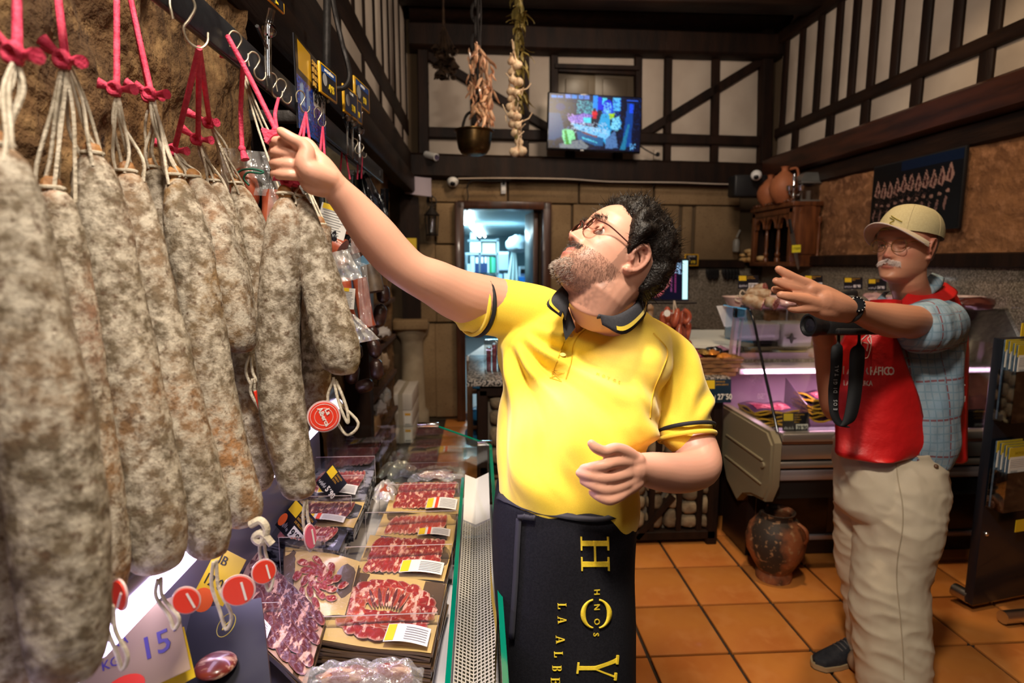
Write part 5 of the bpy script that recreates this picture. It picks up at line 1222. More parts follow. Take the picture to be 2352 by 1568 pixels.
for k, (p0_, p1_, l) in enumerate((((2294, 966), (2352, 850), 'upper clear pocket'), ((2278, 1168), (2352, 1080), 'lower clear pocket'))):
 x0, y0 = sp(*p0_); y1 = sp(p0_[0], p1_[1])[1]
 mb = MB(); w = .16; x1 = x0 + w
 for (c_, d_) in (((x0, (y0 + y1) / 2, .04), (.003, y1 - y0, .07)), ((x1, (y0 + y1) / 2, .04), (.003, y1 - y0, .07)), (((x0 + x1) / 2, (y0 + y1) / 2, .075), (w, y1 - y0, .003)), (((x0 + x1) / 2, y0, .04), (w, .003, .07))): mb.box(c_, d_, T)
 obj('clear_pocket', mb, glassmat('acrylic', (.9, .9, .88), .4), st)
 n = 4
 for j in range(n):
  t = thing('meat_sachet', ('front', 'second', 'third', 'rearmost')[j] + ' black sachet with yellow header in the ' + l[:-13 + 0] + ' pocket' if 0 else ('front', 'second', 'third', 'rearmost')[j] + ' yellow-topped sachet in the ' + l + ' of the stand', 'sachet', T @ V(x0 + .07, y0, .05), 'sachets on the display stand')
  zz = .062 - j * .014; hh = (y1 - y0) * 1.02 + .10 + j * .006; xx = x0 + .008 + (.0 if j == 0 else -.006 * j + .006); ww = .145
  mb = MB(); mb.box((xx + ww / 2, y0 + .005 + hh / 2, zz), (ww, hh, .008), T, bev=.003); obj('pouch', mb, mat('sachet_blue', (.03, .06, .10), .15, col2=(.08, .12, .17), scale=30, coat=.6, bump=.5, bscale=50), t)
  mb = MB(); mb.box((xx + ww / 2, y0 + hh - .02, zz + .005), (ww, .05, .002), T); obj('yellow_header', mb, mat('sachet_yellow', (.60, .45, .03), .45), t)
  mb = MB(); mb.box((xx + ww * .44, y0 + hh - .075, zz + .0055), (ww * .8, .075, .002), T); obj('label', mb, cardwhite, t)
  if j == 0:
   mb = MB(); mb.box((xx + ww * .62, y0 + hh - .155, zz + .006), (ww * .7, .06, .002), T, bev=.001); obj('meat_window', mb, meatd, t)
   mb = MB(); mb.box((xx + ww * .62, y0 + hh - .190, zz + .006), (ww * .7, .004, .002), T); obj('yellow_line', mb, yellow, t)
   mb = MB(); mb.text('HOYOS', .016, T @ Matrix.Translation((xx + .03, y0 + hh - .026, zz + .0065))); obj('lettering', mb, mat('dark_yellow', (.30, .2, .01), .5), t)
   mb = MB()
   for q_ in range(5): mb.box((xx + ww * .42, y0 + hh - .050 - q_ * .008, zz + .007), (ww * .7, .0012, .0006), T)
   for q_ in range(9): mb.box((xx + ww * .12 + q_ * .0045, y0 + hh - .103, zz + .007), (.0022, .012, .0006), T)
   tag(obj('print', mb, mat('grey_ink', (.25, .25, .25), .6), t), kind='stuff')
for k, (p0_, p1_) in enumerate((((2338, 745), (2352, 775)), ((2324, 1205), (2352, 1165)))):
 x0, y0 = sp(*p0_); y0 -= .02
 mb = MB(); mb.box((x0 + .06, y0 + (.02 if k else 0), .045), (.12, .055, .003), T); obj('yellow_plate', mb, yellow, st)

# ================================================================ hanging rail and hooks
RX = -.43
rz1, rz0 = 1.985, 1.925
rail = thing('hanging_rail', 'dark metal rail along the left wall that carries the sausages', 'rail', (RX, 1.2, rz1))
mb = MB(); mb.box((RX, 1.15, (rz0 + rz1) / 2), (.012, 3.1, rz1 - rz0), bev=.003); obj('bar', mb, mat('slate_metal', (.035, .038, .045), .35, .5, col2=(.02, .02, .025), scale=20, bump=.2), rail)
for y in (-.2, 1.62, 2.62):
 mb = MB(); mb.box(((RX + XL) / 2 - .02, y, rz1 - .03), (RX - XL + .06, .03, .03), bev=.004); obj('bracket', mb, iron, rail)
hookm = mat('galvanised', (.52, .46, .36), .35, .85, col2=(.35, .28, .2), scale=30)
hook_px = [(420, 40), (540, 105), (583, 150), (624, 195), (646, 208), (690, 232), (730, 268), (815, 335), (829, 345)]
HK = []
hl = ['S hook holding three pink strings at the top left', 'S hook left of the clear sign clip', 'S hook hanging beside the clear sign clip', 'first S hook of the close pair above the fist', 'second S hook of the close pair above the fist', 'S hook in front of the blue photo card', 'S hook right of the blue photo card', 'small far S hook near the end of the rail', 'last far S hook at the end of the rail']
for i, (px, py) in enumerate(hook_px):
 y = onX(px, py, RX + .02).y; t = thing('s_hook', 'galvanised ' + hl[i], 'hook', (RX + .02, y, rz0), 'S hooks on the rail')
 hy = onX(px, py, RX + .02)
 q_ = [(-.012, -.006), (-.014, .018), (-.004, .034), (.010, .032), (.016, .018), (.008, 0), (0, -.014), (.004, -.030), (.018, -.036), (.028, -.026), (.030, -.012)]; sc_ = 1.0 if i == 0 else .66
 pts = [hy + V(a * .8, a * .7, b) * sc_ for a, b in q_]
 mb = MB(); mb.tube(crom(pts, 5), .0018, 8); obj('wire', mb, hookm, t); HK.append(hy + V(.014, .012, -.036) * sc_)
# ================================================================ cured sausages
sau = mat('cured_casing', attr='Col', rough=.78, col2=(.47, .41, .325), scale=54, detail=12, nrough=.66, lo=.42, hi=.60, col3=(.10, .055, .028), scale3=90, lo3=.54, hi3=.68, bump=.9, bscale=110, bdist=.004)
pink = mat('pink_cord', (.56, .022, .075), .65, col2=(.70, .06, .13), scale=90, bump=.6, bscale=250)
cord = mat('white_cord', (.62, .55, .44), .8, col2=(.42, .36, .27), scale=60, bump=.6, bscale=220)
tagred = mat('tag_red', (.80, .045, .02), .35, coat=.3); tagpink = mat('tag_pink', (.72, .12, .2), .3, trans=.0, coat=.4); orange = mat('orange_sticker', (.9, .14, .02), .5)
tipm = mat('dried_tip', (.42, .20, .06), .6, col2=(.22, .10, .04), scale=40, bump=.5)
def cd(mb, pts, r, n=7, k=5, mi=0): mb.tube([Vector(p) for p in crom([tuple(p) for p in pts], k)], r, n, mi=mi)
def sausage(pathpx, zc, label, knot=None, hook=None, hookpt=None, tip=(.40, .17, .05), top=(.34, .20, .11), seed=0, group='long mould-covered cured sausages', strands=5, name='cured_sausage', kz=None, zend=None):
 """pathpx: (px, py, full width px) from top to bottom at camera depth zc"""
 n = len(pathpx); ze = zend or zc
 P_ = [tuple(PZ(a, b, zc + (ze - zc) * i / (n - 1))) + (w / 2 * (zc + (ze - zc) * i / (n - 1)) / FPX,) for i, (a, b, w) in enumerate(pathpx)]
 S_ = crom(P_, 12); m = len(S_); base = Vector(S_[0][:3]); t = thing(name, label, 'sausage', base, group)
 nn = 30; vv = []; cc = []; rs = random.Random(seed)
 for i, q in enumerate(S_):
  c = Vector(q[:3]); f = i / (m - 1); a = Vector(S_[max(0, i - 1)][:3]); b = Vector(S_[min(m - 1, i + 1)][:3]); tg = (b - a).normalized()
  e1 = tg.cross(V(0, 1, 0.2)).normalized(); e2 = tg.cross(e1)
  endf = min(1, ((1 - f) / .055)) ; capr = math.sqrt(max(0, 1 - (1 - endf) ** 2)) if endf < 1 else 1
  for j in range(nn):
   an = 2 * PI * j / nn; d = e1 * math.cos(an) + e2 * math.sin(an); p = c * 22 + Vector((seed * 3.1, 0, 0))
   r = q[3] * capr * (1 + .05 * noise.noise(p + d * .8) + .035 * noise.noise(p * 2.3 + d * 2)) + .0012 * noise.noise(p * 9 + d * 6) * capr
   vv.append(c + d * r)
   k = max(0, 1 - f / .20) + .8 * max(0, (f - .84) / .16) + .9 * noise.noise(c * 9 + d * .4 + V(seed, 0, 0)); k = max(0, min(1, k))
   g = .8 + .25 * noise.noise(p * .8 + d)
   cc.append(tuple((.17 * (1 - k) + (tip if f > .5 else top)[0] * k, .125 * (1 - k) + (tip if f > .5 else top)[1] * k, .075 * (1 - k) + (tip if f > .5 else top)[2] * k)[h] * g for h in range(3)))
 ff = [(i * nn + j, i * nn + (j + 1) % nn, (i + 1) * nn + (j + 1) % nn, (i + 1) * nn + j) for i in range(m - 1) for j in range(nn)] + [tuple(range(nn - 1, -1, -1)), tuple((m - 1) * nn + j for j in range(nn))]
 mb = MB(); mb.add(vv, ff, 0, None, cc); obj('casing', mb, sau, t)
 bot = Vector(S_[-1][:3]); k = zc / FPX
 mb = MB(); mb.sphere(base + V(0, 0, .004), (.011, .011, .014), 12, 8, fn=lambda d: .25 * noise.noise(Vector(d) * 2 + base * 40)); obj('tied_tip', mb, tipm, t)
 if knot:
  K = PZ(knot[0], knot[1], kz or zc)
  sh = S_[10][3]; c10 = Vector(S_[9][:3])
  for i in range(strands):
   an = i * 2 * PI / strands + seed; e = c10 + V(math.cos(an) * sh, math.sin(an) * sh, 0) if i % 2 else base + V(math.cos(an) * .012, math.sin(an) * .012, 0)
   mb = MB(); cd(mb, [K + V(rs.uniform(-.003, .003), 0, 0), K.lerp(e, .35) + V(rs.uniform(-.006, .006), rs.uniform(-.006, .006), 0), K.lerp(e, .75) + V(rs.uniform(-.008, .008), rs.uniform(-.006, .006), 0), e], .0021, 6, 4); obj('net_strand', mb, cord, t)
  mb = MB(); cd(mb, [base + V(.012 * math.cos(q), .012 * math.sin(q), .004) for q in np.linspace(0, 6.2, 9)], .0025, 6, 2); obj('tie_loop', mb, cord, t)
  mb = MB(); cd(mb, [K + V(0, 0, -.006), K + V(.007, -.006, -.002), K + V(.003, -.007, .006), K + V(-.007, -.004, .003), K + V(-.005, -.005, -.006), K + V(.006, -.004, -.007)], .0042, 8, 4); mb.sphere(K, .0065, 10, 7); obj('pink_knot', mb, pink, t)
  for s_, (dx, dz) in enumerate(((-.03, .016), (.027, -.004))):
   e = K + V(dx * rs.uniform(.5, 1), -.008, dz * rs.uniform(.3, 1.2)); mb = MB(); mb.tube([K, K.lerp(e, .6), e, e + (e - K) * .12], [.0032, .0045, .0068, .0075], 9); obj('cord_tail', mb, pink, t)
  H = HK[hook] if hook is not None else PZ(*hookpt)
  mb = MB(); cd(mb, [K, K.lerp(H, .5) + V(0, 0, -.001), H], .0042, 8, 4); obj('pink_string', mb, pink, t)
 return t, bot
def bottom_loop(t, px, py, zc, w=14, h=60, sw=0):
 """white cord loop below the sausage"""
 c = PZ(px, py, zc); k = zc / FPX; mb = MB()
 cd(mb, [c, c + V(-w * .3 * k, 0, -h * .35 * k), c + V((-w * .5 + sw) * k, 0, -h * .75 * k), c + V(sw * k, -.003, -h * k), c + V((w * .5 + sw) * k, -.002, -h * .78 * k), c + V(w * .2 * k, .003, -h * .4 * k), c + V(.002, .004, .0)], .0024, 7, 5); obj('cord_loop', mb, cord, t)
def round_tag(px, py, rpx, zc, t, yawd=0, sq=1.0, m=None, txt=True, roll=0, tilt=0):
 c = PZ(px, py, zc); r = rpx * zc / FPX; T = fr(c, yawd, tilt, roll)
 mb = MB(); mb.lathe([(r, -.001), (r * 1.0, .001)], 32, T @ Matrix.Diagonal((sq, 1, 1, 1))); obj('tag_disc', mb, mat('tag_clear', (.75, .55, .55), .2, coat=.5), t)
 mb = MB(); mb.lathe([(r * .90, .0011), (r * .90, .0022)], 32, T @ Matrix.Diagonal((sq, 1, 1, 1))); obj('tag_print', mb, m or tagred, t)
 if txt:
  mb = MB(); mb.text('La', r * .42, T @ Matrix.Translation((-r * .2 * sq, r * .22, .0026)), align='CENTER', squash=sq, bold=.02); mb.text('Alberca', r * .40, T @ Matrix.Translation((0, -r * .14, .0026)), align='CENTER', squash=sq, bold=.02)
  for q in (.55, .80): mb.tube([T @ V(math.cos(a) * r * q * sq, math.sin(a) * r * q, .0024) for a in np.linspace(0, 2 * PI, 30)[:-1]], r * .012, 4, closed=True)
  obj('lettering', mb, cardwhite, t)
 else:
  mb = MB(); mb.box((r * .3 * sq, -r * .1, .0028), (r * .13, r * 1.2, .0006), T); obj('tag_band', mb, cardwhite, t)
# front row, left to right
t, b = sausage([(-8, 345, 60), (4, 400, 120), (22, 560, 170), (60, 760, 185), (100, 950, 190), (130, 1150, 190), (150, 1330, 180), (155, 1480, 160), (150, 1572, 110)], .50, 'thickest blurred sausage at the far left, pale tip reaching the bottom of the picture', (40, 125), hookpt=(38, -60, .56), kz=.53, seed=1, strands=7)
t, b = sausage([(-70, 640, 90), (-60, 800, 150), (-30, 1000, 160), (-2, 1200, 165), (18, 1380, 160), (26, 1520, 140), (25, 1610, 80)], .56, 'dark sausage cut by the left edge, low beside the thickest one', seed=2)
t, b = sausage([(118, 440, 40), (128, 480, 84), (150, 620, 100), (172, 800, 108), (196, 980, 112), (222, 1150, 112), (238, 1290, 104), (244, 1385, 70)], .66, 'sausage tucked behind the thickest one with pinkish top', (150, 138), hookpt=(128, -50, .7), kz=.66, seed=3, top=(.5, .25, .16))
round_tag(276, 1366, 42, .60, t, -35, .8, None, False, -30); bottom_loop(t, 250, 1395, .62, 26, 150, 20)
t, b = sausage([(212, 360, 44), (216, 400, 86), (232, 500, 112), (256, 650, 122), (288, 820, 130), (322, 1000, 134), (348, 1150, 136), (358, 1260, 128), (360, 1318, 80)], .72, 'dark-capped sausage with orange-brown shoulders, second big one from the left', (152, 140), hookpt=(128, -50, .7), kz=.70, seed=4, top=(.22, .10, .05))
round_tag(428, 1378, 34, .70, t, 20, .85, None, False, 20); bottom_loop(t, 362, 1330, .72, 24, 120, 30)
t, b = sausage([(292, 400, 30), (300, 430, 70), (322, 540, 92), (352, 700, 104), (392, 880, 112), (432, 1040, 116), (464, 1170, 114), (478, 1250, 92), (480, 1284, 50)], .80, 'grey-white slender sausage right of the dark-capped one', (268, 205), hookpt=(268, -40, .85), kz=.80, seed=5)
bottom_loop(t, 490, 1290, .78, 26, 165, 20); round_tag(548, 1355, 38, .78, t, 15, .95, None, False, 10)
t, b = sausage([(350, 390, 24), (356, 420, 50), (368, 560, 74), (392, 760, 84), (420, 900, 80), (440, 1000, 60)], .92, 'thin sausage half hidden behind the grey-white slender one', (345, 222), hookpt=(292, -40, .92), kz=.90, seed=6)
t, b = sausage([(402, 408, 20), (410, 440, 58), (430, 540, 96), (448, 660, 102), (470, 800, 106), (492, 940, 110), (522, 1070, 108), (552, 1160, 98), (566, 1212, 60)], .88, 'long pear-topped yellowish sausage in the middle of the row', (348, 216), hookpt=(292, -40, .92), kz=.88, seed=7, top=(.45, .26, .10), tip=(.5, .22, .07))
bottom_loop(t, 600, 1215, .86, 22, 150, 10); round_tag(606, 1312, 30, .86, t, 30, .9, None, False, 10)
mb = MB(); cd(mb, [PZ(x, y, .86) for x, y in ((575, 1205), (598, 1195), (612, 1215), (600, 1245), (585, 1235), (602, 1225), (625, 1250))], .006, 8, 5); obj('cord_bundle', mb, cord, t)
t, b = sausage([(444, 412, 24), (462, 440, 52), (492, 520, 78), (520, 620, 84), (542, 720, 82), (552, 780, 74), (554, 812, 40)], .96, 'short wrinkled sausage ending in a smooth brown tip', (400, 345), hook=0, kz=.98, seed=8, tip=(.40, .19, .05), top=(.48, .26, .15))
t, b = sausage([(490, 420, 20), (505, 450, 44), (525, 540, 60), (545, 680, 70), (566, 860, 80), (584, 980, 84), (592, 1080, 78), (592, 1132, 44)], 1.04, 'pale sausage with folded neck behind the short brown-tipped one', (455, 320), hook=0, kz=1.0, seed=9)
t, b = sausage([(543, 425, 20), (556, 460, 52), (578, 540, 74), (590, 660, 78), (592, 800, 78), (592, 950, 76), (594, 1050, 66), (592, 1120, 40)], 1.10, 'dark grey sausage between the pale one and the held one', (482, 282), hook=0, kz=1.02, seed=10)
bottom_loop(t, 572, 815, .97, 30, 120, 25); bottom_loop(t, 580, 870, .97, 20, 90, 20)
mb = MB(); T = fr(PZ(598, 925, .95), 50, 0, 12); mb.box((0, 0, 0), (.012, .045, .002), T, bev=.0008); obj('orange_tag', mb, tagred, t)
t, b = sausage([(735, 520, 50), (730, 640, 66), (728, 780, 70), (726, 880, 64), (730, 960, 40)], 1.12, 'shadowed sausage hidden behind the two held ones', (548, 140), hook=1, kz=1.15, seed=13)
# the two sausages held in the fist
held = []
t, b = sausage([(655, 450, 18), (655, 478, 52), (652, 530, 82), (646, 620, 90), (640, 740, 92), (642, 860, 98), (654, 970, 98), (672, 1060, 90), (686, 1120, 76), (690, 1148, 44)], .94, 'left sausage of the pair held in the fist, hanging lowest', (661, 415), hookpt=(646, 330, .94), kz=.94, seed=11, strands=4)
bottom_loop(t, 700, 1150, .93, 20, 120, 8); round_tag(712, 1232, 32, .92, t, 60, .55, tagpink, False, 8)
t, b = sausage([(682, 455, 18), (694, 480, 48), (712, 550, 72), (735, 640, 90), (758, 730, 98), (776, 800, 98), (784, 840, 80), (784, 862, 44)], .96, 'right sausage of the pair held in the fist, leaning right above the red disc tag', (676, 415), hookpt=(646, 330, .95), kz=.95, seed=12, strands=4, top=(.36, .19, .11))
round_tag(744, 956, 37, .94, t, 12, 1.0, None, True, -68); bottom_loop(t, 766, 872, .95, 50, 130, 28)
mb = MB(); cd(mb, [PZ(x, y, .95) for x, y in ((766, 866), (770, 890), (778, 925), (792, 960), (800, 970), (797, 940), (785, 905), (772, 875))], .0024, 7, 5); obj('cord_loop', mb, cord, t)
# pink cords not tied to a visible sausage top
def pinkcord(pts, label, r=.0042, tail=True):
 mb = MB(); cd(mb, pts, r, 8, 4); t = obj('pink_cord', mb, pink); tag(t, label, 'cord')
 if tail:
  e = Vector(pts[-1]); mb = MB(); mb.sphere(e, .007, 10, 7); mb.tube([e, e + V(.006, -.004, -.02)], [.004, .008], 8); obj('knot', mb, pink, t)
pinkcord([HK[1], PZ(553, 250, 1.08), PZ(556, 342, 1.08)], 'pink cord dropping from the second hook to the clear bag')
pinkcord([PZ(522, 82, .93), PZ(575, 180, .94), PZ(634, 300, .93)], 'long loose pink cord slanting from the rail down into the fist', .0040)
pinkcord([HK[3], PZ(632, 262, .96), PZ(637, 300, .93)], 'short pink cord from the close pair of hooks into the fist', .0030, False)
t = thing('cord_tassel', 'pink frayed cord tassel poking left out of the fist', 'cord', PZ(620, 305, .925))
for i in range(6): mb = MB(); mb.tube([PZ(640, 304, .925), PZ(618 + i, 303 + i * 2, .922), PZ(601 + 2 * i, 298 + i * 6, .92)], [.003, .0035, .004], 7); obj('frayed_end', mb, pink, t)
for i, (x0, y0, x1, y1, z_, h) in enumerate(((684, 262, 683, 330, 1.25, 5), (694, 262, 695, 330, 1.26, 5), (703, 262, 712, 330, 1.25, 5), (733, 295, 735, 350, 1.35, 6), (740, 295, 746, 365, 1.36, 6), (787, 330, 780, 412, 1.9, None), (790, 330, 804, 412, 1.92, None), (822, 360, 821, 412, 2.1, None), (832, 358, 830, 410, 2.12, None))):
 pinkcord([PZ(x0, y0, z_) if h is None else HK[h], PZ(x1, y1, z_)], 'thin pink cord %s' % ['left of three on the hook by the blue photo card', 'middle of three on the hook by the blue photo card', 'right of three on the hook by the blue photo card', 'left of two on the hook right of the blue card', 'right of two on the hook right of the blue card', 'left of the far pair above the knuckles', 'right of the far pair above the knuckles', 'above the black bag, left of two', 'above the black bag, right of two'][i], .003, False)
# ================================================================ signs along the rail
def signX(px0, py0, px1, py1, x, label, title, price, blue, px2=None):
 """sign standing on the rail, parallel to the wall: top-left and bottom-right corners"""
 a = onX(px0, py0, x); b = onX(px1, py1, x); T = Matrix((V(.12, 1, 0).normalized(), V(0, 0, 1), V(1, -.12, 0).normalized())).transposed().to_4x4()
 T.translation = (a + b) / 2; t = thing('price_tag', label, 'price tag', T.translation, 'yellow-framed price tags')
 ytag(T, b.y - a.y, a.z - b.z, t, title, price, blue); return t, T, b.y - a.y, a.z - b.z
clr = glassmat('clear_plastic', (.88, .9, .92), .5, .05)
for (q, l, ti, pr_, bl_) in (((737, 138, 767, 240), 'nearest yellow-framed tag reading 49,95 by the blue photo card', 'LOMITO IBÉRICO', '49´95', 1), ((792, 190, 816, 280), 'yellow-framed tag reading 55,00, second along the rail', 'LENGUA', '55´0', None), ((806, 212, 826, 288), 'yellow-framed tag half hidden behind the 55,00 one', 'LOMO', '89´0', None), ((818, 172, 842, 262), 'farthest yellow-framed tag reading FARINATO', 'FARINATO', '9´50', 1), ((601, -46, 645, 34), 'yellow-framed tag cut off at the top, on its clear clip', 'Curado', 'Extra', None)):
 t, T, w, h = signX(*q, -.40, l, ti, pr_, bl_)
 mb = MB(); c = T.translation; zr_ = rz1
 mb.tube([c + V(0, 0, -h / 2 - .01), V(RX + .02, c.y, max(zr_ + .05, c.z - h / 2 - .05)), V(RX + .018, c.y - .005, zr_ - .02), V(RX + .018, c.y - .005, rz0 - .01)], .007, 8, flat=.5); mb.sphere((RX + .022, c.y, zr_ + .045), .014, 12, 8)
 mb.tube([V(RX + .018, c.y - .006, zr_ + .01), V(RX + .02, c.y - .06, zr_ + .03)], .004, 6); obj('clip_stem', mb, clr, t)
t = thing('photo_card', 'large black and blue photo card with yellow square clipped behind the rail', 'card', onX(700, 200, RX - .02))
XX_ = RX + .008; y0, y1 = onX(680, 200, XX_).y, onX(742, 200, XX_).y; zb, zt_ = onX(680, 290, XX_).z, onX(698, 104, XX_).z
T = Matrix((V(0, 1, 0), V(0, 0, 1), V(1, 0, 0))).transposed().to_4x4(); T.translation = (XX_, y0, zb)
S = [('r', 0, 0, 1, 1, (.03, .03, .04)), ('r', .08, .03, .52, .34, (.92, .70, .03)), ('r', 0, .42, .55, 1, (.03, .15, .50)), ('n', 0, .42, .55, 1, (.10, .35, .85), .4), ('n', .5, .55, 1, 1, (.10, .25, .75), .45), ('n', .5, .6, .95, .95, (.55, .2, .5), .2), ('p', [(.1, .5), (.2, .45), (.25, .7), (.1, .72)], (.6, .75, .95)), ('p', [(.3, .5), (.38, .46), (.45, .68), (.3, .72)], (.5, .65, .9)), ('r', .55, .44, .95, .60, (.9, .88, .85))]
painted('picture', T, y1 - y0, zt_ - zb, 44, 80, S, (0, 0, 0), mat('printed_gloss', attr='Col', rough=.2, coat=.4), t)
mb = MB(); mb.box(((y1 - y0) / 2, (zt_ - zb) / 2, -.001), (y1 - y0, zt_ - zb, .003), T); obj('board', mb, cardblack, t)
mb = MB()
for i, l in enumerate(('SOLOMILLO', 'IBÉRICO', 'DE BELLOTA', '100%')): mb.text(l, .018, T @ Matrix.Translation(((y1 - y0) * .56, (zt_ - zb) * (.88 - .08 * i), .003)), squash=.8)
obj('lettering', mb, cardorange, t)
mb = MB(); mb.text('38´90', .035, T @ Matrix.Translation(((y1 - y0) * .57, (zt_ - zb) * .46, .003)), squash=.8, bold=.02); obj('price_figures', mb, cardink, t)
# iron hooks/bars hanging from the ceiling beside the rail
mb = MB(); cd(mb, [PZ(752, -80, 2.0), PZ(751, 60, 2.0), PZ(750, 165, 2.0), PZ(751, 205, 1.9)], .014, 8, 5); tag(obj('iron_bar', mb, iron), 'straight dark iron bar hanging above the yellow-framed tags', 'bar')
mb = MB(); cd(mb, [PZ(758, -60, 1.7), PZ(768, 20, 1.7), PZ(786, 100, 1.7), PZ(800, 150, 1.7), PZ(803, 180, 1.7), PZ(792, 200, 1.7), PZ(772, 204, 1.7)], .0075, 8, 5); tag(obj('iron_hook', mb, iron), 'curved black iron hook beside the straight bar', 'hook')
# ================================================================ bags and packed sausages farther along the rail
bagf = filmmat('film_clear', (.85, .85, .85), .30, .10, 45); bagw = filmmat('film_white', (.9, .88, .85), .55, .15, 40)
def sheet(ptspx, zc, m, nm, parent=None, amp=.006, seed=0, nu=16, nv=16):
 """crumpled sheet from four pixel corners TL TR BR BL"""
 q = [PZ(x, y, zc) for x, y in ptspx]; mb = MB()
 mb.grid(lambda u, v: (q[3].lerp(q[2], u)).lerp(q[0].lerp(q[1], u), v) + V(.3, -1, .2) * (amp * noise.noise((u * 5 + seed, v * 5, seed)) + amp * .8 * math.sin(PI * u) * math.sin(PI * v)), nu, nv)
 return obj(nm, mb, m, parent)
t = thing('clear_bag', 'clear plastic bag with green twine hanging behind the pale strings', 'bag', PZ(565, 390, 1.15)); sheet([(505, 338), (621, 350), (618, 450), (510, 445)], 1.16, bagf, 'film', t, seed=3)
mb = MB(); cd(mb, [PZ(540, 425, 1.14), PZ(548, 395, 1.14), PZ(575, 388, 1.14), PZ(602, 393, 1.14), (PZ(600, 398, 1.14)), PZ(570, 396, 1.14), PZ(560, 410, 1.14), PZ(572, 425, 1.14)], .0022, 6); obj('green_twine', mb, mat('green_twine', (.01, .10, .06), .7), t)
mb = MB(); mb.sphere(PZ(562, 440, 1.17), (.03, .02, .05), 14, 10); obj('packed_meat', mb, chz, t)
t = thing('clear_bag', 'clear bag with reddish sausage just below the fist', 'bag', PZ(630, 470, 1.15)); sheet([(622, 395), (720, 405), (722, 500), (612, 500)], 1.14, bagf, 'film', t, seed=5)
mb = MB(); cd(mb, [PZ(628, 440, 1.18), PZ(628, 480, 1.18), PZ(624, 530, 1.18), PZ(615, 560, 1.18)], .022, 12, 4); obj('packed_sausage', mb, chz, t)
labm = mat('label_white', (.78, .76, .72), .4, col2=(.66, .64, .60), scale=10)
def inklines(T, w, h, parent, n=10, nm='print'):
 mb = MB(); rs = random.Random(n)
 for i in range(n): mb.box((w * (.5 - rs.uniform(0, .1)), h * (.12 + .76 * i / n), .0012), (w * rs.uniform(.6, .85), h * .028, .0003), T)
 o = obj(nm, mb, mat('grey_ink', (.25, .25, .25), .6), parent); o['kind'] = 'stuff'; return o
def lab(px0, py0, px1, py1, zc, yawd, roll, parent, yel=True):
 c = PZ(px0, py1, zc); k = zc / FPX; w = (px1 - px0) * k; h = (py1 - py0) * k; T = fr(c, yawd, 0, roll)
 mb = MB(); mb.box((w / 2, h / 2, 0), (w, h, .0016), T); obj('label', mb, labm, parent); inklines(T, w, h, parent)
 if yel: mb = MB(); mb.box((w * .3, h * .92, .0012), (w * .5, h * .16, .0008), T); obj('yellow_mark', mb, yellow, parent)
def packed(c, pts, r, label, m=chz, film=None, lb=None, grp='packed sausages farther along the rail', black_band=None):
 t = thing('packed_sausage', label, 'packed sausage', PZ(*c), grp)
 mb = MB(); cd(mb, [PZ(*p) for p in pts], r, 12, 4); obj('sausage', mb, m, t)
 if film: sheet(film[0], film[1], film[2], 'film', t, .012, seed=film[1] * 7)
 if lb: lab(*lb, t)
 if black_band: q, z_ = black_band; sheet(q, z_, cardblack, 'black_band', t, .004); 
 return t
packed((750, 450, 1.6), [(745, 545, 1.64), (762, 560, 1.64), (785, 575, 1.64)], .034, 'packed sausage with white label and black band below the forearm', lb=(722, 462, 788, 536, 1.6, 10, -16), black_band=([(742, 535), (772, 530), (775, 560), (748, 562)], 1.61))
packed((800, 560, 1.7), [(780, 545, 1.75), (800, 565, 1.75), (812, 590, 1.75)], .036, 'dark packed sausage with black band just under the forearm', m=mat('dark_chorizo', (.10, .02, .012), .35, coat=.4, col2=(.2, .05, .02), scale=30), film=([(768, 540), (822, 548), (830, 610), (780, 600)], 1.69, bagf), black_band=([(772, 532), (806, 540), (806, 566), (776, 560)], 1.68))
packed((800, 620, 1.5), [(764, 560, 1.66), (776, 590, 1.66), (790, 610, 1.66)], .018, 'packed red sausage in a shiny white bag below the forearm', film=([(758, 580), (800, 572), (832, 638), (775, 650)], 1.5, bagw))
t = packed((800, 700, 1.6), [(790, 640, 1.64), (795, 700, 1.64), (803, 735, 1.64)], .020, 'packed sausage with tall white label left of the yellow-lined one', lb=(782, 660, 812, 708, 1.58, 10, -6))
t = packed((830, 700, 1.7), [(826, 640, 1.72), (830, 660, 1.72), (836, 700, 1.72), (842, 735, 1.72), (848, 752, 1.72)], .022, 'glossy red-brown packed sausage with yellow lining', film=([(818, 600), (842, 606), (856, 750), (828, 745)], 1.69, bagf))
sheet([(820, 650), (829, 640), (842, 758), (826, 745)], 1.73, yellow, 'yellow_lining', t, .003)
t = packed((850, 640, 1.9), [(848, 610, 1.9), (856, 640, 1.9), (862, 670, 1.9)], .030, 'dark knobbly packed sausage right of the yellow-lined one', m=mat('dark_cured', (.05, .03, .02), .5, col2=(.12, .08, .05), scale=30))
t = thing('film_sheet', 'loose translucent plastic sheet right of the leaning sausage', 'plastic sheet', PZ(830, 760, 1.5)); sheet([(800, 720), (815, 722), (872, 778), (812, 790)], 1.5, bagw, 'film', t, .01, 2)
t = thing('black_bag', 'shiny black plastic bag hanging beyond the forearm', 'bag', PZ(860, 400, 2.3))
mb = MB(); zb_ = 2.3
def bb(u, v):
 px = 822 + 8 * math.sin(v * 3) + (u - .5) * (30 + 90 * v ** .8) + 34 * v; py = 402 + v * 170 - 14 * abs(math.sin(u * 7)) * (1 - v); return PZ(px, py, zb_ - .05 * math.sin(PI * u)) + V(0, 1, 0) * .02 * math.sin(u * 14 + v * 3)
mb.grid(bb, 40, 24); obj('sack', mb, mat('black_film', (.006, .006, .008), .14, bump=.7, bscale=18, bdist=.02, coat=.4), t)
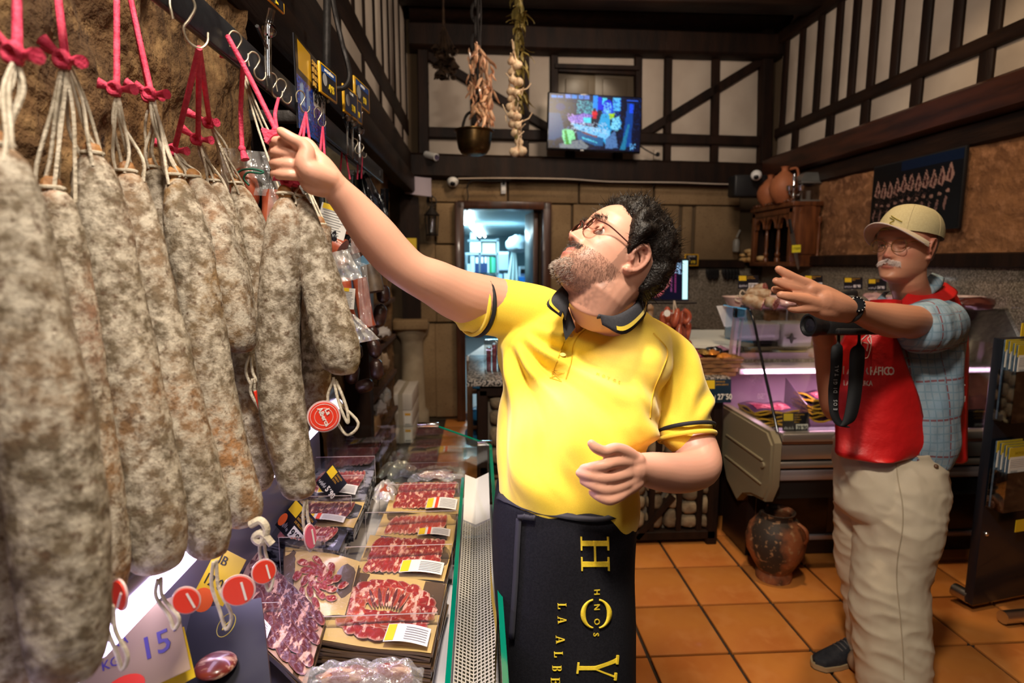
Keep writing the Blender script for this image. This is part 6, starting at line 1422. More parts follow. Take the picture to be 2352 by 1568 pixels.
mb = MB(); mb.grid(lambda u, v: PZ(874 + 18 * u, 432 + 60 * v, 2.35) + V(0, .02 * math.sin(u * 9), 0), 8, 8); obj('handle_flap', mb, mat('black_film'), t)
# ring of dark blood sausages
mor = mat('blood_sausage', (.022, .009, .008), .35, col2=(.05, .018, .012), scale=35, coat=.25, bump=.4, objrand=.3)
t = thing('blood_sausage_string', 'looped string of nearly black blood sausages left of the wooden rack', 'sausages', PZ(840, 700, 2.0))
lk = [(878, 655, 882, 695), (876, 700, 868, 750), (864, 752, 846, 768), (815, 790, 820, 825), (854, 778, 866, 820), (862, 825, 868, 870), (812, 835, 806, 880), (818, 892, 856, 880)]
for (a, b, c_, d_) in lk:
 p0, p1 = PZ(a, b, 2.0), PZ(c_, d_, 2.0); r = 15.5 * 2 / FPX; dv = p1 - p0
 mb = MB(); mb.tube([p0 - dv * .04, p0 + dv * .06, p0 + dv * .22, p0 + dv * .5, p0 + dv * .78, p0 + dv * .94, p1 + dv * .04], [.004, r * .72, r * .97, r, r * .97, r * .72, .004], 14); obj('sausage_link', mb, mor, t)
mb = MB(); cd(mb, [PZ(848, 600, 2.0), PZ(868, 640, 2.0), PZ(879, 655, 2.0)], .003, 6); obj('string', mb, cord, t)
# ================================================================ wooden rack with odds and ends in the recess
rk = thing('wooden_rack', 'dark wooden shelf rack in the recess left of the stone pier', 'rack', (-.8, 3.1, 0)); rkm = mat('rack_wood', (.10, .05, .03), .6, col2=(.05, .025, .015), scale=6, stretch=(.5, 4, 4), bump=.3)
def yl(px, py, x=-.70): return onX(px, py, x)
for (px, y0_, y1_) in ((848, 0, 0), (902, 0, 0)):
 p = yl(px, 800); mb = MB(); mb.box((-.74, p.y, 1.02), (.045, .06, 2.04), bev=.004); obj('post', mb, rkm, rk)
ya, yb_ = yl(846, 800).y, yl(905, 800).y
for py in (696, 792, 885, 985, 590):
 z_ = yl(880, py).z; mb = MB(); mb.box((-.76, (ya + yb_) / 2, z_), (.16, yb_ - ya, .035), bev=.004); obj('shelf_board', mb, rkm, rk)
stf = mat('crumpled_paper', (.62, .56, .54), .7, bump=.8, bscale=30)
for k, (px, py, w, h, m, l) in enumerate(((878, 765, 20, 13, stf, 'crumpled white paper on the rack above the black sausages ring'), (882, 912, 16, 18, bagw, 'crumpled clear film bundle on the rack left of the cartons'), (872, 940, 14, 16, stf, 'pale crumpled wrapping low on the rack'), (877, 835, 12, 24, mat('pale_box', (.42, .30, .2), .7), 'tan package on the middle shelf of the rack'))):
 c = yl(px, py, -.70); kx = c.y / FPX; mb = MB(); mb.sphere(c, (.05, w * kx * 2.2, h * kx), 16, 10, fn=lambda d, k=k: .45 * noise.noise(Vector(d) * 2.6 + V(k, 0, 0))); tag(obj('crumpled_wrapping', mb, m), l, 'wrapping', 'odds and ends on the wooden rack')
mb = MB(); mb.box((-.72, (yl(845, 960).y + yl(880, 960).y) / 2, yl(865, 975).z), (.06, .25, .10), Matrix(), bev=.004); tag(obj('cardboard_flap', mb, mat('brown_card', (.5, .30, .14), .8)), 'brown cardboard strip low on the rack', 'cardboard')
t = thing('framed_notice', 'tall pale framed picture on the wall behind the far hanging cords', 'picture', onX(790, 370, -.56))
a, b = onX(748, 540, -.56), onX(846, 330, -.56); y0, y1, z1_, z0_ = a.y, b.y, onX(748, 322, -.56).z, 1.2
mb = MB(); mb.box((-.57, (y0 + y1) / 2, (z0_ + z1_) / 2), (.02, y1 - y0, z1_ - z0_), bev=.004); obj('frame', mb, black, t); mb = MB(); mb.box((-.558, (y0 + y1) / 2, (z0_ + z1_) / 2), (.004, y1 - y0 - .03, z1_ - z0_ - .04)); obj('print', mb, mat('faded_print', (.30, .24, .12), .3, col2=(.14, .12, .06), scale=9, coat=.5), t)
# ================================================================ left display case
DZ = .80
lc = thing('counter_display_case', 'open-topped chilled display case with green-edged glass at the lower left', 'display case', (-.22, 1.05, 0))
deckm = mat('white_deck', (.55, .53, .55), .4)
mb = MB(); mb.box((-.24, .95, .40), (.56, 1.84, .74), bev=.01); obj('body', mb, mat('case_body', (.30, .30, .31), .4, .3), lc)
mb = MB(); mb.box((-.29, .95, DZ - .01), (.48, 1.80, .02)); obj('deck', mb, deckm, lc)
mb = MB(); mb.box((-.535, .95, .98), (.02, 1.84, .40)); obj('back_panel', mb, mat('lilac_back', (.12, .12, .15), .3, coat=.3), lc)
mb = MB(); mb.box((-.50, .95, 1.165), (.10, 1.84, .03), bev=.006); obj('hood', mb, mat('hood_metal', (.25, .23, .28), .3, .8), lc)
mb = MB(); mb.tube([V(-.455, .12, 1.13), V(-.455, 1.84, 1.13)], .016, 10); obj('light_tube', mb, mat('lilac_tube', (1, 1, 1), emit=(.78, .66, 1), estr=7), lc)
for q in (.5, 1.0, 1.5):
 mb = MB(); mb.box((-.475, q, 1.14), (.06, .03, .04), bev=.004); obj('tube_clip', mb, black, lc)
gg = mat('green_glass_edge', (.0, .16, .09), .12, coat=.5, emit=(.0, .25, .13), estr=.0); gl2 = glassmat('case_glass_left', (.93, .98, .96), .15)
mb = MB(); mb.plate([V(.03, .10, .78), V(.03, 1.86, .78), V(.032, 1.86, .975), V(.032, .10, .975)], (.006, 0, 0)); obj('front_glass', mb, gl2, lc)
mb = MB(); mb.plate([V(.0295, .10, .9755), V(.0295, 1.86, .9755), V(.0385, 1.86, .9755), V(.0385, .10, .9755)], (0, 0, .002)); mb.plate([V(.0295, 1.861, .78), V(.0385, 1.861, .78), V(.0385, 1.861, .975), V(.0295, 1.861, .975)], (0, .002, 0)); obj('green_edge', mb, gg, lc)
mb = MB(); mb.plate([V(-.062, .10, .80), V(-.062, 1.78, .80), V(-.058, 1.78, .895), V(-.058, .10, .895)], (.006, 0, 0)); obj('inner_glass', mb, gl2, lc)
mb = MB(); mb.plate([V(-.061, .10, .8955), V(-.061, 1.78, .8955), V(-.052, 1.78, .8955), V(-.052, .10, .8955)], (0, 0, .002)); obj('green_edge', mb, gg, lc)
mb = MB(); mb.plate([V(-.50, 1.86, .78), V(.03, 1.86, .78), V(.03, 1.86, .975), V(-.50, 1.86, .975)], (0, .006, 0)); mb.add([(-.50, 1.86, .975), (.03, 1.86, .975), (-.155, 1.86, 1.05), (-.50, 1.86, 1.05)], [(0, 1, 2, 3)]); obj('end_glass', mb, gl2, lc)
mb = MB(); mb.tube([V(-.155, 1.86, 1.05), V(.033, 1.86, .977)], .0035, 6); obj('green_edge', mb, gg, lc)
mb = MB(); mb.box((-.17, 1.86, 1.05), (.07, .02, .012), bev=.002); obj('glass_clip', mb, chrome, lc); mb = MB(); mb.box((.015, 1.86, .985), (.05, .02, .014), Matrix(), bev=.002); obj('glass_clip', mb, chrome, lc)
# perforated air grille: a V-shaped trough of crossing strips
mb = MB(); gx0, gx1 = -.050, .026
def gz(x): return .835 + abs(x - gx0 - .035) * .55
nb = 11
for i in range(nb + 1):
 x = gx0 + (gx1 - gx0) * i / nb; mb.box((x, .83, gz(x)), (.0022, 1.46, .0015))
for j in range(150):
 y = .12 + j * .0098
 for (a, b) in ((gx0, gx0 + .035), (gx0 + .035, gx1)):
  mb.add([(a, y, gz(a)), (b, y, gz(b)), (b, y + .004, gz(b)), (a, y + .004, gz(a))], [(0, 1, 2, 3)])
g_ = obj('air_grille', mb, mat('grille_metal', (.66, .64, .58), .35, .4), lc); g_['kind'] = 'stuff'
mb = MB(); mb.box(((gx0 + gx1) / 2, .83, .79), (gx1 - gx0, 1.5, .004)); obj('trough', mb, mat('olive_dark', (.06, .055, .03), .6), lc)
mb = MB(); mb.add([(gx0, 1.56, .858), (gx0 + .035, 1.56, .842), (gx1, 1.56, .86), (gx0, 1.80, .90), (gx0 + .035, 1.80, .885), (gx1, 1.80, .905), (gx0, 1.56, .81), (gx1, 1.56, .81), (gx0 + .035, 1.56, .81)], [(0, 1, 4, 3), (1, 2, 5, 4), (0, 6, 8, 1), (1, 8, 7, 2)]); obj('white_cover', mb, white, lc)
mb = MB(); mb.grid(lambda u, v: V(.024 - .004 * math.sin(u * 14), .35 + u * .85, .86 + v * .075 * (.55 + .45 * abs(math.sin(u * 7.3)))), 40, 3); obj('yellow_banner', mb, yellow, lc)
# acrylic dividers: clear panes with bright edges
acr = glassmat('acrylic_pane', (.95, .95, .95), .25); acre = mat('acrylic_edge', (.72, .62, .60), .2, alpha=.8)
dv_lab = ['in front of the round ham plate', 'left of the round ham plate', 'over the dark coppa pack', 'before the second gold pack', 'before the third gold pack', 'before the farthest gold pack', 'before the purple-lit clear packs', 'behind the coppa pack', 'before the far vacuum-packed meat', 'beside the 5,90 card']
for i, (x0, y0, x1, y1, z_) in enumerate(((708, 1417, 1003, 1568, .91), (640, 1234, 743, 1417, .93), (538, 1386, 640, 1568, .93), (793, 1256, 1037, 1330, .91), (839, 1177, 1050, 1300, .91), (870, 1113, 1052, 1230, .90), (603, 1142, 803, 1260, .95), (700, 1093, 833, 1150, .95), (888, 1064, 1054, 1170, .90), (707, 1050, 858, 1140, .96))):
 a = onZ(x0, y0, z_); b = onZ(x1, y0 + 2, z_); b.y = a.y; dn = .09
 t = thing('acrylic_divider', 'clear acrylic divider ' + dv_lab[i], 'divider', a, 'acrylic dividers in the left case')
 mb = MB(); mb.plate([a + V(0, 0, -dn), b + V(0, 0, -dn), b, a], (0, .003, 0)); obj('pane', mb, acr, t)
 mb = MB(); mb.tube([a + V(0, 0, -dn), a, b, b + V(0, 0, -dn)], .0010, 4); obj('bright_edge', mb, acre, t)
# ================================================================ packs of sliced meat
goldc = mat('gold_card', (.85, .60, .22), .30, .35, coat=.5); slc = mat('meat_slice', attr='Col', rough=.35, coat=.3, col2=(.74, .42, .30), scale=95, detail=5, stretch=(1, .35, 1), lo=.55, hi=.62)
thinf = filmmat('film_pack', (.5, .5, .5), .06, .08, 28); silver = mat('silver_pack', (.5, .5, .52), .25, .6, col2=(.05, .05, .06), scale=30, lo=.45, hi=.55, bump=.4); brownc = mat('pack_side', (.12, .07, .035), .35, .2, coat=.4)
MEAT = dict(r=((.36, .014, .009), (.66, .34, .22)), d=((.13, .006, .006), (.42, .15, .10)), o=((.46, .05, .02), (.72, .45, .30)))
def bil(q, u, v, dz=0): return q[3].lerp(q[2], u).lerp(q[0].lerp(q[1], u), v) + V(0, 0, dz)
def slice_(q, cu, cv, ru, rv, ang, dz, pal, parent, seed, n=14):
 """one cut slice: red middle, pale fatty rim"""
 inn, out_ = MEAT[pal]; mb = MB(); vv = []; cc = []
 for (k, cz) in ((0, .0012), (.45, .0014), (.80, .0012), (.97, .0006), (1.03, 0)):
  for j in range(n):
   a = 2 * PI * j / n; w = 1 + .16 * noise.noise((math.cos(a) * 1.4 + seed, math.sin(a) * 1.4, seed * .7))
   x, y = math.cos(a) * ru * k * w, math.sin(a) * rv * k * w
   vv.append(bil(q, cu + x * math.cos(ang) - y * math.sin(ang), cv + x * math.sin(ang) + y * math.cos(ang), dz + cz + .0008 * math.sin(a * 3 + seed)))
   g = .8 + .35 * noise.noise((x * 20 + seed, y * 20, k)); cc.append(tuple(c * g for c in (out_ if k > .98 else inn if k < .9 else tuple(p * .6 + s_ * .4 for p, s_ in zip(inn, out_)))))
 ff = [(i * n + j, i * n + (j + 1) % n, (i + 1) * n + (j + 1) % n, (i + 1) * n + j) for i in range(4) for j in range(n)]
 mb.add(vv, [f[::-1] for f in ff], 0, None, cc); return obj('meat_slice', mb, slc, parent)
def mpack(qpx, z, kind, label, pal='r', base=None, stack=6, lab_=None, seed=0, film=True, sidem=None, drop=.006):
 q = [onZ(x, y, z) for x, y in qpx]; t = thing('sliced_meat_pack', label, 'meat pack', q[3], 'packs of sliced meat in the left case')
 mb = MB(); mb.grid(lambda u, v: bil(q, u, v, .003 * math.sin(u * 7 + seed) * math.sin(v * 5 + seed) - .004 * (abs(u - .5) ** 2 + abs(v - .5) ** 2)), 10, 10); obj('tray_card', mb, base or goldc, t)
 for k in range(stack):
  mb = MB(); dz = -.003 - k * drop; j_ = [V(R.uniform(-.004, .004), R.uniform(-.004, .004), 0) for _ in range(4)]; qq = [q[i] + j_[i] for i in range(4)]
  mb.grid(lambda u, v: bil(qq, u, v, dz + .002 * math.sin(u * 9 + k)), 8, 4)
  n_ = 10
  for (a, b) in (((0, 0), (1, 0)), ((1, 0), (1, 1)), ((0, 1), (0, 0))):
   mb.grid(lambda u, v: bil(qq, a[0] + (b[0] - a[0]) * u, a[1] + (b[1] - a[1]) * u, dz - drop * .8 * (1 - v) + .002 * math.sin((a[0] + (b[0] - a[0]) * u) * 9 + k)), n_, 1)
  obj('under_pack', mb, sidem or brownc, t)
 s_ = seed
 if kind == 'ring':
  for i in range(20):
   a = 2 * PI * i / 20; slice_(q, .52 + .36 * math.cos(a), .48 + .34 * math.sin(a), .12, .075, a + .9, .003 + .0006 * (i % 4), 'r', t, s_ + i)
  for i in range(14):
   a = 2 * PI * i / 14 + .2; slice_(q, .52 + .24 * math.cos(a), .48 + .22 * math.sin(a), .12, .07, a + 1.2, .005 + .0005 * (i % 3), 'o', t, s_ + i * 1.7)
  for i in range(11):
   slice_(q, .36 + .032 * i, .55 + .05 * math.sin(i * .3), .016, .14, .5 - .07 * i, .0075 + .0004 * i, 'd' if i % 2 else 'o', t, s_ + i * 2.3, 10)
  for i in range(6): slice_(q, .40 + .045 * i, .36, .07, .05, .3 * i, .006, 'r', t, i * 3.1 + s_)
 elif kind == 'strips':
  for i in range(12): slice_(q, .17 + .059 * i, .50 + .01 * math.sin(i), .055, .36, -.10, .002 + .0005 * i, pal, t, s_ + i * 1.3)
 elif kind == 'rows':
  for r_ in range(3):
   for i in range(12): slice_(q, .14 + .065 * i, .27 + .24 * r_, .055, .19, -.15, .002 + .0005 * i + .0006 * r_, pal, t, s_ + i * 1.3 + r_)
 elif kind == 'coins':
  for r_ in range(6):
   for i in range(6): slice_(q, .12 + .15 * i + .05 * (r_ % 2), .12 + .155 * r_, .092, .10, i + r_, .002 + .0006 * ((i * 5 + r_ * 3) % 6), pal, t, s_ + i * 1.9 + r_ * 3)
 elif kind == 'spiral':
  for k in range(26):
   a = k * .75; rr = .05 + .33 * (k / 26); slice_(q, .5 + rr * math.cos(a), .5 + rr * math.sin(a), .09, .05, a + .8, .0065 - .00015 * k, pal, t, s_ + k)
 if film:
  mb = MB(); mb.grid(lambda u, v: bil(q, u, v, .010 + .006 * math.sin(PI * u) * math.sin(PI * v) + .002 * noise.noise((u * 7 + s_, v * 7, 0))), 14, 14); obj('film', mb, thinf, t)
 if lab_:
  u0, v0, u1, v1, col = lab_; mb = MB(); lq = [bil(q, u0, v1), bil(q, u1, v1), bil(q, u1, v0), bil(q, u0, v0)]
  lf_ = lambda u, v, d=.012: bil(lq, u, v, d + .005 * math.sin(PI * u))
  mb.grid(lf_, 8, 3); obj('label', mb, labm, t)
  mb = MB(); mb.grid(lambda u, v: lf_(.02 + u * .2, .05 + v * .9, .0128), 3, 2); obj('yellow_mark', mb, yellow, t)
  if col is not None: mb = MB(); mb.grid(lambda u, v: lf_(.30 + u * .10, .0 + v * 1.0, .0130), 2, 2); obj('colour_band', mb, col, t)
  mb = MB()
  for i in range(6): mb.grid(lambda u, v: lf_(.45 + u * .5, .14 + .13 * i + v * .035, .0130), 3, 1)
  o_ = obj('print', mb, mat('grey_ink', (.25, .25, .25), .6), t); o_['kind'] = 'stuff'
 return t
redb = mat('band_red', (.75, .06, .02), .5); grnb = mat('band_green', (.03, .30, .16), .5)
mpack([(792, 1308), (1026, 1338), (990, 1500), (706, 1466)], .885, 'ring', 'large gold pack with a round plate of ham slices in front', stack=10, lab_=(.62, .0, .97, .22, None), seed=1)
mpack([(850, 1228), (1042, 1242), (1020, 1334), (812, 1322)], .875, 'rows', 'gold pack of overlapping loin slices behind the round ham plate', stack=6, lab_=(.50, .02, .97, .30, None), seed=2)
mpack([(882, 1178), (1050, 1180), (1042, 1242), (858, 1236)], .87, 'strips', 'gold pack of long streaky slices, third from the front', 'o', stack=2, lab_=(.55, .0, .95, .25, redb), seed=3)
mpack([(908, 1106), (1064, 1108), (1052, 1180), (886, 1174)], .87, 'rows', 'gold pack of small dark-edged slices, farthest of the gold packs', stack=2, lab_=(.55, .0, .97, .32, redb), seed=4)
mpack([(655, 1240), (826, 1288), (792, 1412), (655, 1418)], .895, 'spiral', 'gold pack with a spiral of marbled ham left of the front plate', stack=4, seed=5, base=goldc)
mpack([(585, 1258), (748, 1418), (702, 1575), (520, 1400)], .905, 'coins', 'dark red coppa slices pack leaning at the lower centre, with white label', 'd', stack=3, lab_=(.02, -.02, .55, .20, None), seed=6, base=mat('clear_backing', (.5, .3, .2), .3))
mpack([(722, 1075), (860, 1078), (838, 1148), (690, 1140)], .915, 'strips', 'purple-lit clear pack of pink slices at the far left of the case', 'r', stack=9, lab_=(.25, .02, .85, .30, grnb), seed=7, base=silver, sidem=silver)
mpack([(690, 1148), (838, 1152), (812, 1212), (660, 1200)], .91, 'strips', 'purple-lit pack of dark slices beside the 9,90 card', 'd', stack=6, lab_=(.25, .0, .85, .22, redb), seed=8, sidem=silver)
mpack([(640, 1196), (802, 1214), (778, 1262), (615, 1240)], .905, 'strips', 'black and yellow pack below the purple-lit dark slices', 'r', stack=10, seed=9, base=cardblack, sidem=silver)
# loose clear bags
def vbag(px, py, z, wx, wy, label, m, fm_=bagf, seed=0, hz=.02):
 c = onZ(px, py, z); t = thing('vacuum_bag', label, 'meat bag', c, 'vacuum bags in the left case'); k = (c - CP).length / FPX
 if m: mb = MB(); mb.sphere(c + V(0, 0, .005), (wx * k * .7, wy * k * 1.3, hz * .8), 20, 12, fn=lambda d: .22 * noise.noise(Vector(d) * 2.4 + V(seed, 0, 0))); obj('meat', mb, m, t)
 mb = MB(); mb.grid(lambda u, v: c + V((u - .5) * 2 * wx * k, (v - .5) * 2 * wy * k * 1.9, hz * (math.sin(PI * u) * math.sin(PI * v)) ** .6 * 1.2 + .018 * noise.noise((u * 5 + seed, v * 5, 0))), 22, 18); obj('film', mb, fm_, t); return t
hamm = mat('ham_piece', (.20, .03, .02), .3, col2=(.68, .40, .25), scale=22, stretch=(1, 3, 3), lo=.52, hi=.62, coat=.6)
vbag(1003, 1092, .87, 62, 15, 'clear bag with a cured loin piece at the far end of the case', hamm, seed=1, hz=.024)
vbag(912, 1085, .87, 40, 16, 'crumpled empty-looking clear bag left of the far loin piece', None, bagw, 2, .03)
vbag(885, 1130, .88, 24, 24, 'clear bag with yellow and white label between purple and gold packs', chz, bagw, 3, .02)
vbag(800, 1570, .90, 90, 16, 'shiny clear bag of red meat at the bottom edge', hamm, seed=4, hz=.03); vbag(900, 1562, .90, 60, 16, 'clear bag with a bright highlight at the bottom edge right', hamm, seed=6, hz=.03)
vbag(640, 1090, .93, 50, 20, 'purple-lit crumpled clear film by the light tube', None, bagw, 8, .03)
# cards standing in the case
def cardq(px0, py0, px1, py1, z, label, price, lines, yawd, tilt, roll, w, h, **kw):
 c = onZ(px0, py0, z); return card(label, fr(c, yawd, tilt, roll), w, h, price, lines, 'price cards in the left case', **kw)
t = cardq(632, 1205, 0, 0, .93, 'slanting price card reading 9,90 with orange oval sticker', '9´90', ['SALCHICHÓN', 'CULAR', 'IBÉRICO', 'DE BELLOTA'], -20, 20, -34, .085, .085)
mb = MB(); T = fr(onZ(652, 1192, .955), -20, 20, -34); mb.lathe([(.014, .004), (.014, .0046)], 24, T @ Matrix.Diagonal((.7, 1.2, 1, 1))); obj('orange_sticker', mb, orange, t)
cardq(726, 1108, 0, 0, .95, 'slanting price card reading 5,90 beside the light tube', '5´90', ['CHORIZO', 'IBÉRICO', 'EXTRA'], -25, 20, -38, .075, .075, hand=False)
c = PZ(462, 1352, .93); T = fr(c, -10, 25, -20); t = thing('price_note', 'yellow handwritten price note reading 12,00', 'note', c)
mb = MB(); mb.box((.02, .03, 0), (.055, .075, .001), T); obj('paper', mb, yellow, t); mb = MB(); mb.text('12´00', .024, T @ Matrix.Translation((-.004, .01, .001)), squash=.8); mb.text('IB', .02, T @ Matrix.Translation((.004, .045, .001))); obj('handwriting', mb, cardink, t)
mb = MB(); mb.lathe([(.018, .001), (.018, .0016)], 22, T @ Matrix.Translation((.012, -.012, .001))); obj('orange_sticker', mb, orange, t)
t = thing('price_board', 'large slanting beige price board with blue handwriting at the bottom left', 'board', PZ(300, 1500, .72))
T = fr(PZ(190, 1650, .74), 5, 35, 20); mb = MB(); mb.box((.06, .05, 0), (.14, .10, .002), T, bev=.001); obj('paper', mb, mat('beige_card', (.34, .24, .16), .7), t)
mb = MB(); inkb = mat('blue_ink', (.06, .04, .25), .5)
for i, l in enumerate(('FUET', 'EXTRA', 'KG')): mb.text(l, .017, T @ Matrix.Translation((.005 + .012 * i, .088 - .022 * i, .0016)), squash=.9)
mb.text('15´', .04, T @ Matrix.Translation((.075, .035, .0016)), bold=.01); obj('handwriting', mb, inkb, t)
mb = MB(); mb.lathe([(.020, .0012), (.020, .002)], 22, T @ Matrix.Translation((.05, .012, .0)) @ Matrix.Diagonal((1.3, .8, 1, 1))); obj('red_sticker', mb, tagred, t)
t = thing('gift_box', 'glossy black gift box with gold emblem at the bottom', 'box', PZ(510, 1480, .86))
q = [PZ(440, 1400, .98), PZ(600, 1372, .98), PZ(625, 1600, .84), PZ(380, 1640, .84)]
mb = MB(); mb.plate(q, (0, .01, -.06)); obj('lid', mb, mat('satin_black', (.008, .008, .010), .45), t)
T = frame(PZ(522, 1438, .935), q[1] - q[0], q[0] - q[3]); mb = MB(); mb.tube([T @ V(math.cos(a) * .014, math.sin(a) * .020, .004) for a in np.linspace(0, 2 * PI, 24)[:-1]], .0006, 4, closed=True); mb.text('K', .02, T @ Matrix.Translation((-.006, -.008, .004))); obj('gold_emblem', mb, mat('emblem_gold', (.55, .45, .03), .5), t)
mb = MB(); mb.sphere(T @ V(.005, -.065, .004), (.03, .03, .012), 20, 12); obj('meat_picture', mb, hamm, t)
mb = MB(); T2 = fr(PZ(345, 1600, .80), -10, 30, 30); mb.box((.03, .03, 0), (.07, .07, .002), T2); t = tag(obj('yellow_leaflet', mb, yellow), 'yellow leaflet corner at the bottom edge right of the beige board', 'leaflet')

# ================================================================ people
def smoothmesh(name, mb, voxel, it, m, parent=None, fac=.5, post=None, colfn=None):
 """union of overlapping closed pieces into one continuous surface"""
 me = bpy.data.meshes.new(name); me.from_pydata(mb.v, [], mb.f); o = bpy.data.objects.new(name, me); COL.objects.link(o)
 r = o.modifiers.new('r', 'REMESH'); r.mode = 'VOXEL'; r.voxel_size = voxel
 if it: s = o.modifiers.new('s', 'SMOOTH'); s.factor = fac; s.iterations = it
 dg = bpy.context.evaluated_depsgraph_get(); nm = bpy.data.meshes.new_from_object(o.evaluated_get(dg))
 o.modifiers.clear(); o.data = nm; bpy.data.meshes.remove(me); nm.name = name
 n = len(nm.vertices); co = np.empty(n * 3); nm.vertices.foreach_get('co', co); co = co.reshape(-1, 3)
 if post is not None:
  no = np.empty(n * 3); nm.vertices.foreach_get('normal', no); no = no.reshape(-1, 3)
  co = post(co, no); nm.vertices.foreach_set('co', co.ravel())
 if colfn is not None:
  c = colfn(co); a = nm.color_attributes.new('Col', 'FLOAT_COLOR', 'POINT'); a.data.foreach_set('color', np.c_[c, np.ones(n)].astype(np.float32).ravel())
 nm.materials.append(m); nm.polygons.foreach_set('use_smooth', [True] * len(nm.polygons)); nm.update()
 if parent is not None: attach(o, parent)
 return o
HZ = [-.120, -.112, -.100, -.085, -.070, -.055, -.040, -.020, 0, .022, .045, .07, .092, .110, .122, .127]
HF = [.050, .078, .090, .086, .087, .086, .083, .080, .079, .088, .089, .080, .062, .038, .015, .0]
HB = [-.030, -.035, -.042, -.052, -.064, -.076, -.086, -.094, -.099, -.101, -.098, -.089, -.072, -.048, -.022, -.003]
HW = [.018, .032, .044, .054, .060, .063, .066, .070, .073, .076, .077, .071, .058, .039, .018, .002]
def headpt(th, z, h=0.):
 F = np.interp(z, HZ, HF); B = np.interp(z, HZ, HB); Wd = np.interp(z, HZ, HW); c = -.012
 s, k = math.sin(th), math.cos(th); p = 2 / 2.35
 x = Wd * math.copysign(abs(s) ** p, s); y = c + ((F - c) if k > 0 else (c - B)) * math.copysign(abs(k) ** p, k)
 if k > 0:
  g = lambda v, m_, sg: math.exp(-((v - m_) / sg) ** 2)
  ax = abs(x)
  N = np.interp(z, [-.052, -.044, -.038, -.030, -.018, 0, .012, .024], [0, .001, .018, .0265, .021, .012, .006, .0]); wN = np.interp(z, [-.04, -.028, 0, .02], [.0125, .0115, .0080, .008])
  y += N * g(x, 0, wN) + .010 * g(ax, .0135, .0058) * g(z, -.0335, .0065)
  y += -.0125 * g(ax, .031, .016) * g(z, .003, .0105) + .0045 * g(ax, .030, .022) * g(z, .0225, .006) + .004 * g(ax, .046, .016) * g(z, -.024, .014)
  y += .0042 * g(z, -.0555, .0035) * g(x, 0, .017) + .0055 * g(z, -.0685, .0045) * g(x, 0, .016) - .0045 * g(z, -.0618, .0018) * g(x, 0, .021) - .003 * g(z, -.080, .006) * g(x, 0, .02) + .004 * g(z, -.102, .012) * g(x, 0, .018)
  y += -.002 * g(ax, .027, .005) * g(z, -.045, .014)
 if h: d = Vector((x, y + .012, z * .9)).normalized(); x += d.x * h; y += d.y * h; z += d.z * h
 return Vector((x, y, z))
def add_head(mb, H):
 nz, nt = 150, 150; zs = [-.120 + .247 * (.5 - .5 * math.cos(PI * i / nz)) * 1.0 for i in range(nz + 1)]
 zs = sorted(set([-.120 + .2469 * i / nz for i in range(nz + 1)]))
 vv = [H @ headpt(2 * PI * j / nt, z) for z in zs for j in range(nt)]
 ff = [(i * nt + j, i * nt + (j + 1) % nt, (i + 1) * nt + (j + 1) % nt, (i + 1) * nt + j) for i in range(len(zs) - 1) for j in range(nt)]
 ff = [f[::-1] for f in ff] + [tuple(range(nt)), tuple((len(zs) - 1) * nt + j for j in range(nt - 1, -1, -1))]
 mb.add(vv, ff)
 for s in (-1, 1):
  E = Matrix.Translation((s * .071, -.012, -.004)) @ Matrix.Rotation(s * math.radians(-22), 4, 'Z') @ Matrix.Rotation(math.radians(-8), 4, 'X')
  hel = [(0, .012, -.006), (s * .004, .014, .010), (s * .008, .008, .026), (s * .012, -.006, .031), (s * .014, -.018, .022), (s * .013, -.021, .006), (s * .010, -.016, -.012), (s * .006, -.008, -.024), (s * .003, .004, -.031), (0, .009, -.026)]
  mb.tube([H @ E @ Vector(p) for p in crom(hel, 4)], [.0042] * 30 + [.0062] * 7, 8)
  mb.tube([H @ E @ Vector(p) for p in crom([(s * .005, .002, .016), (s * .008, -.010, .012), (s * .007, -.011, -.004), (s * .004, -.004, -.016)], 4)], .0036, 7)
  mb.sphere((s * .002, -.004, 0), (.0045, .016, .024), 14, 10, H @ E); mb.sphere((s * .004, .010, -.006), (.005, .004, .007), 10, 8, H @ E)
  for z0, r, a0 in ((.0035, .0030, 1), (-.0035, .0026, -1)):      # eyelids
   mb.tube([H @ Vector((s * (.031 + .0150 * math.cos(q)), .0705 + .0060 * math.sin(q) - .003 * s * 0, .003 + a0 * .0058 * math.sin(q))) for q in np.linspace(.05, PI - .05, 11)], r, 7)
def eyes(H, parent, iris=(.12, .06, .03), look=(0, 0)):
 for s in (-1, 1):
  mb = MB(); c = Vector((s * .031, .0615, .003)); mb.sphere(c, .0122, 20, 14, H); e = obj('eye', mb, mat('eye_white', (.62, .56, .52), .15, coat=.5), parent)
  d = Vector((look[0], 1, look[1])).normalized(); T = H @ frame(c + d * .0112, (1, 0, 0), (0, 0, 1), d) 
  mb = MB(); mb.sphere((0, 0, 0), (.0058, .0058, .0016), 18, 8, T); obj('iris', mb, mat('iris', iris, .1, coat=1), e)
  mb = MB(); mb.sphere((0, 0, .001), (.0026, .0026, .0012), 12, 6, T); obj('pupil', mb, black, e)
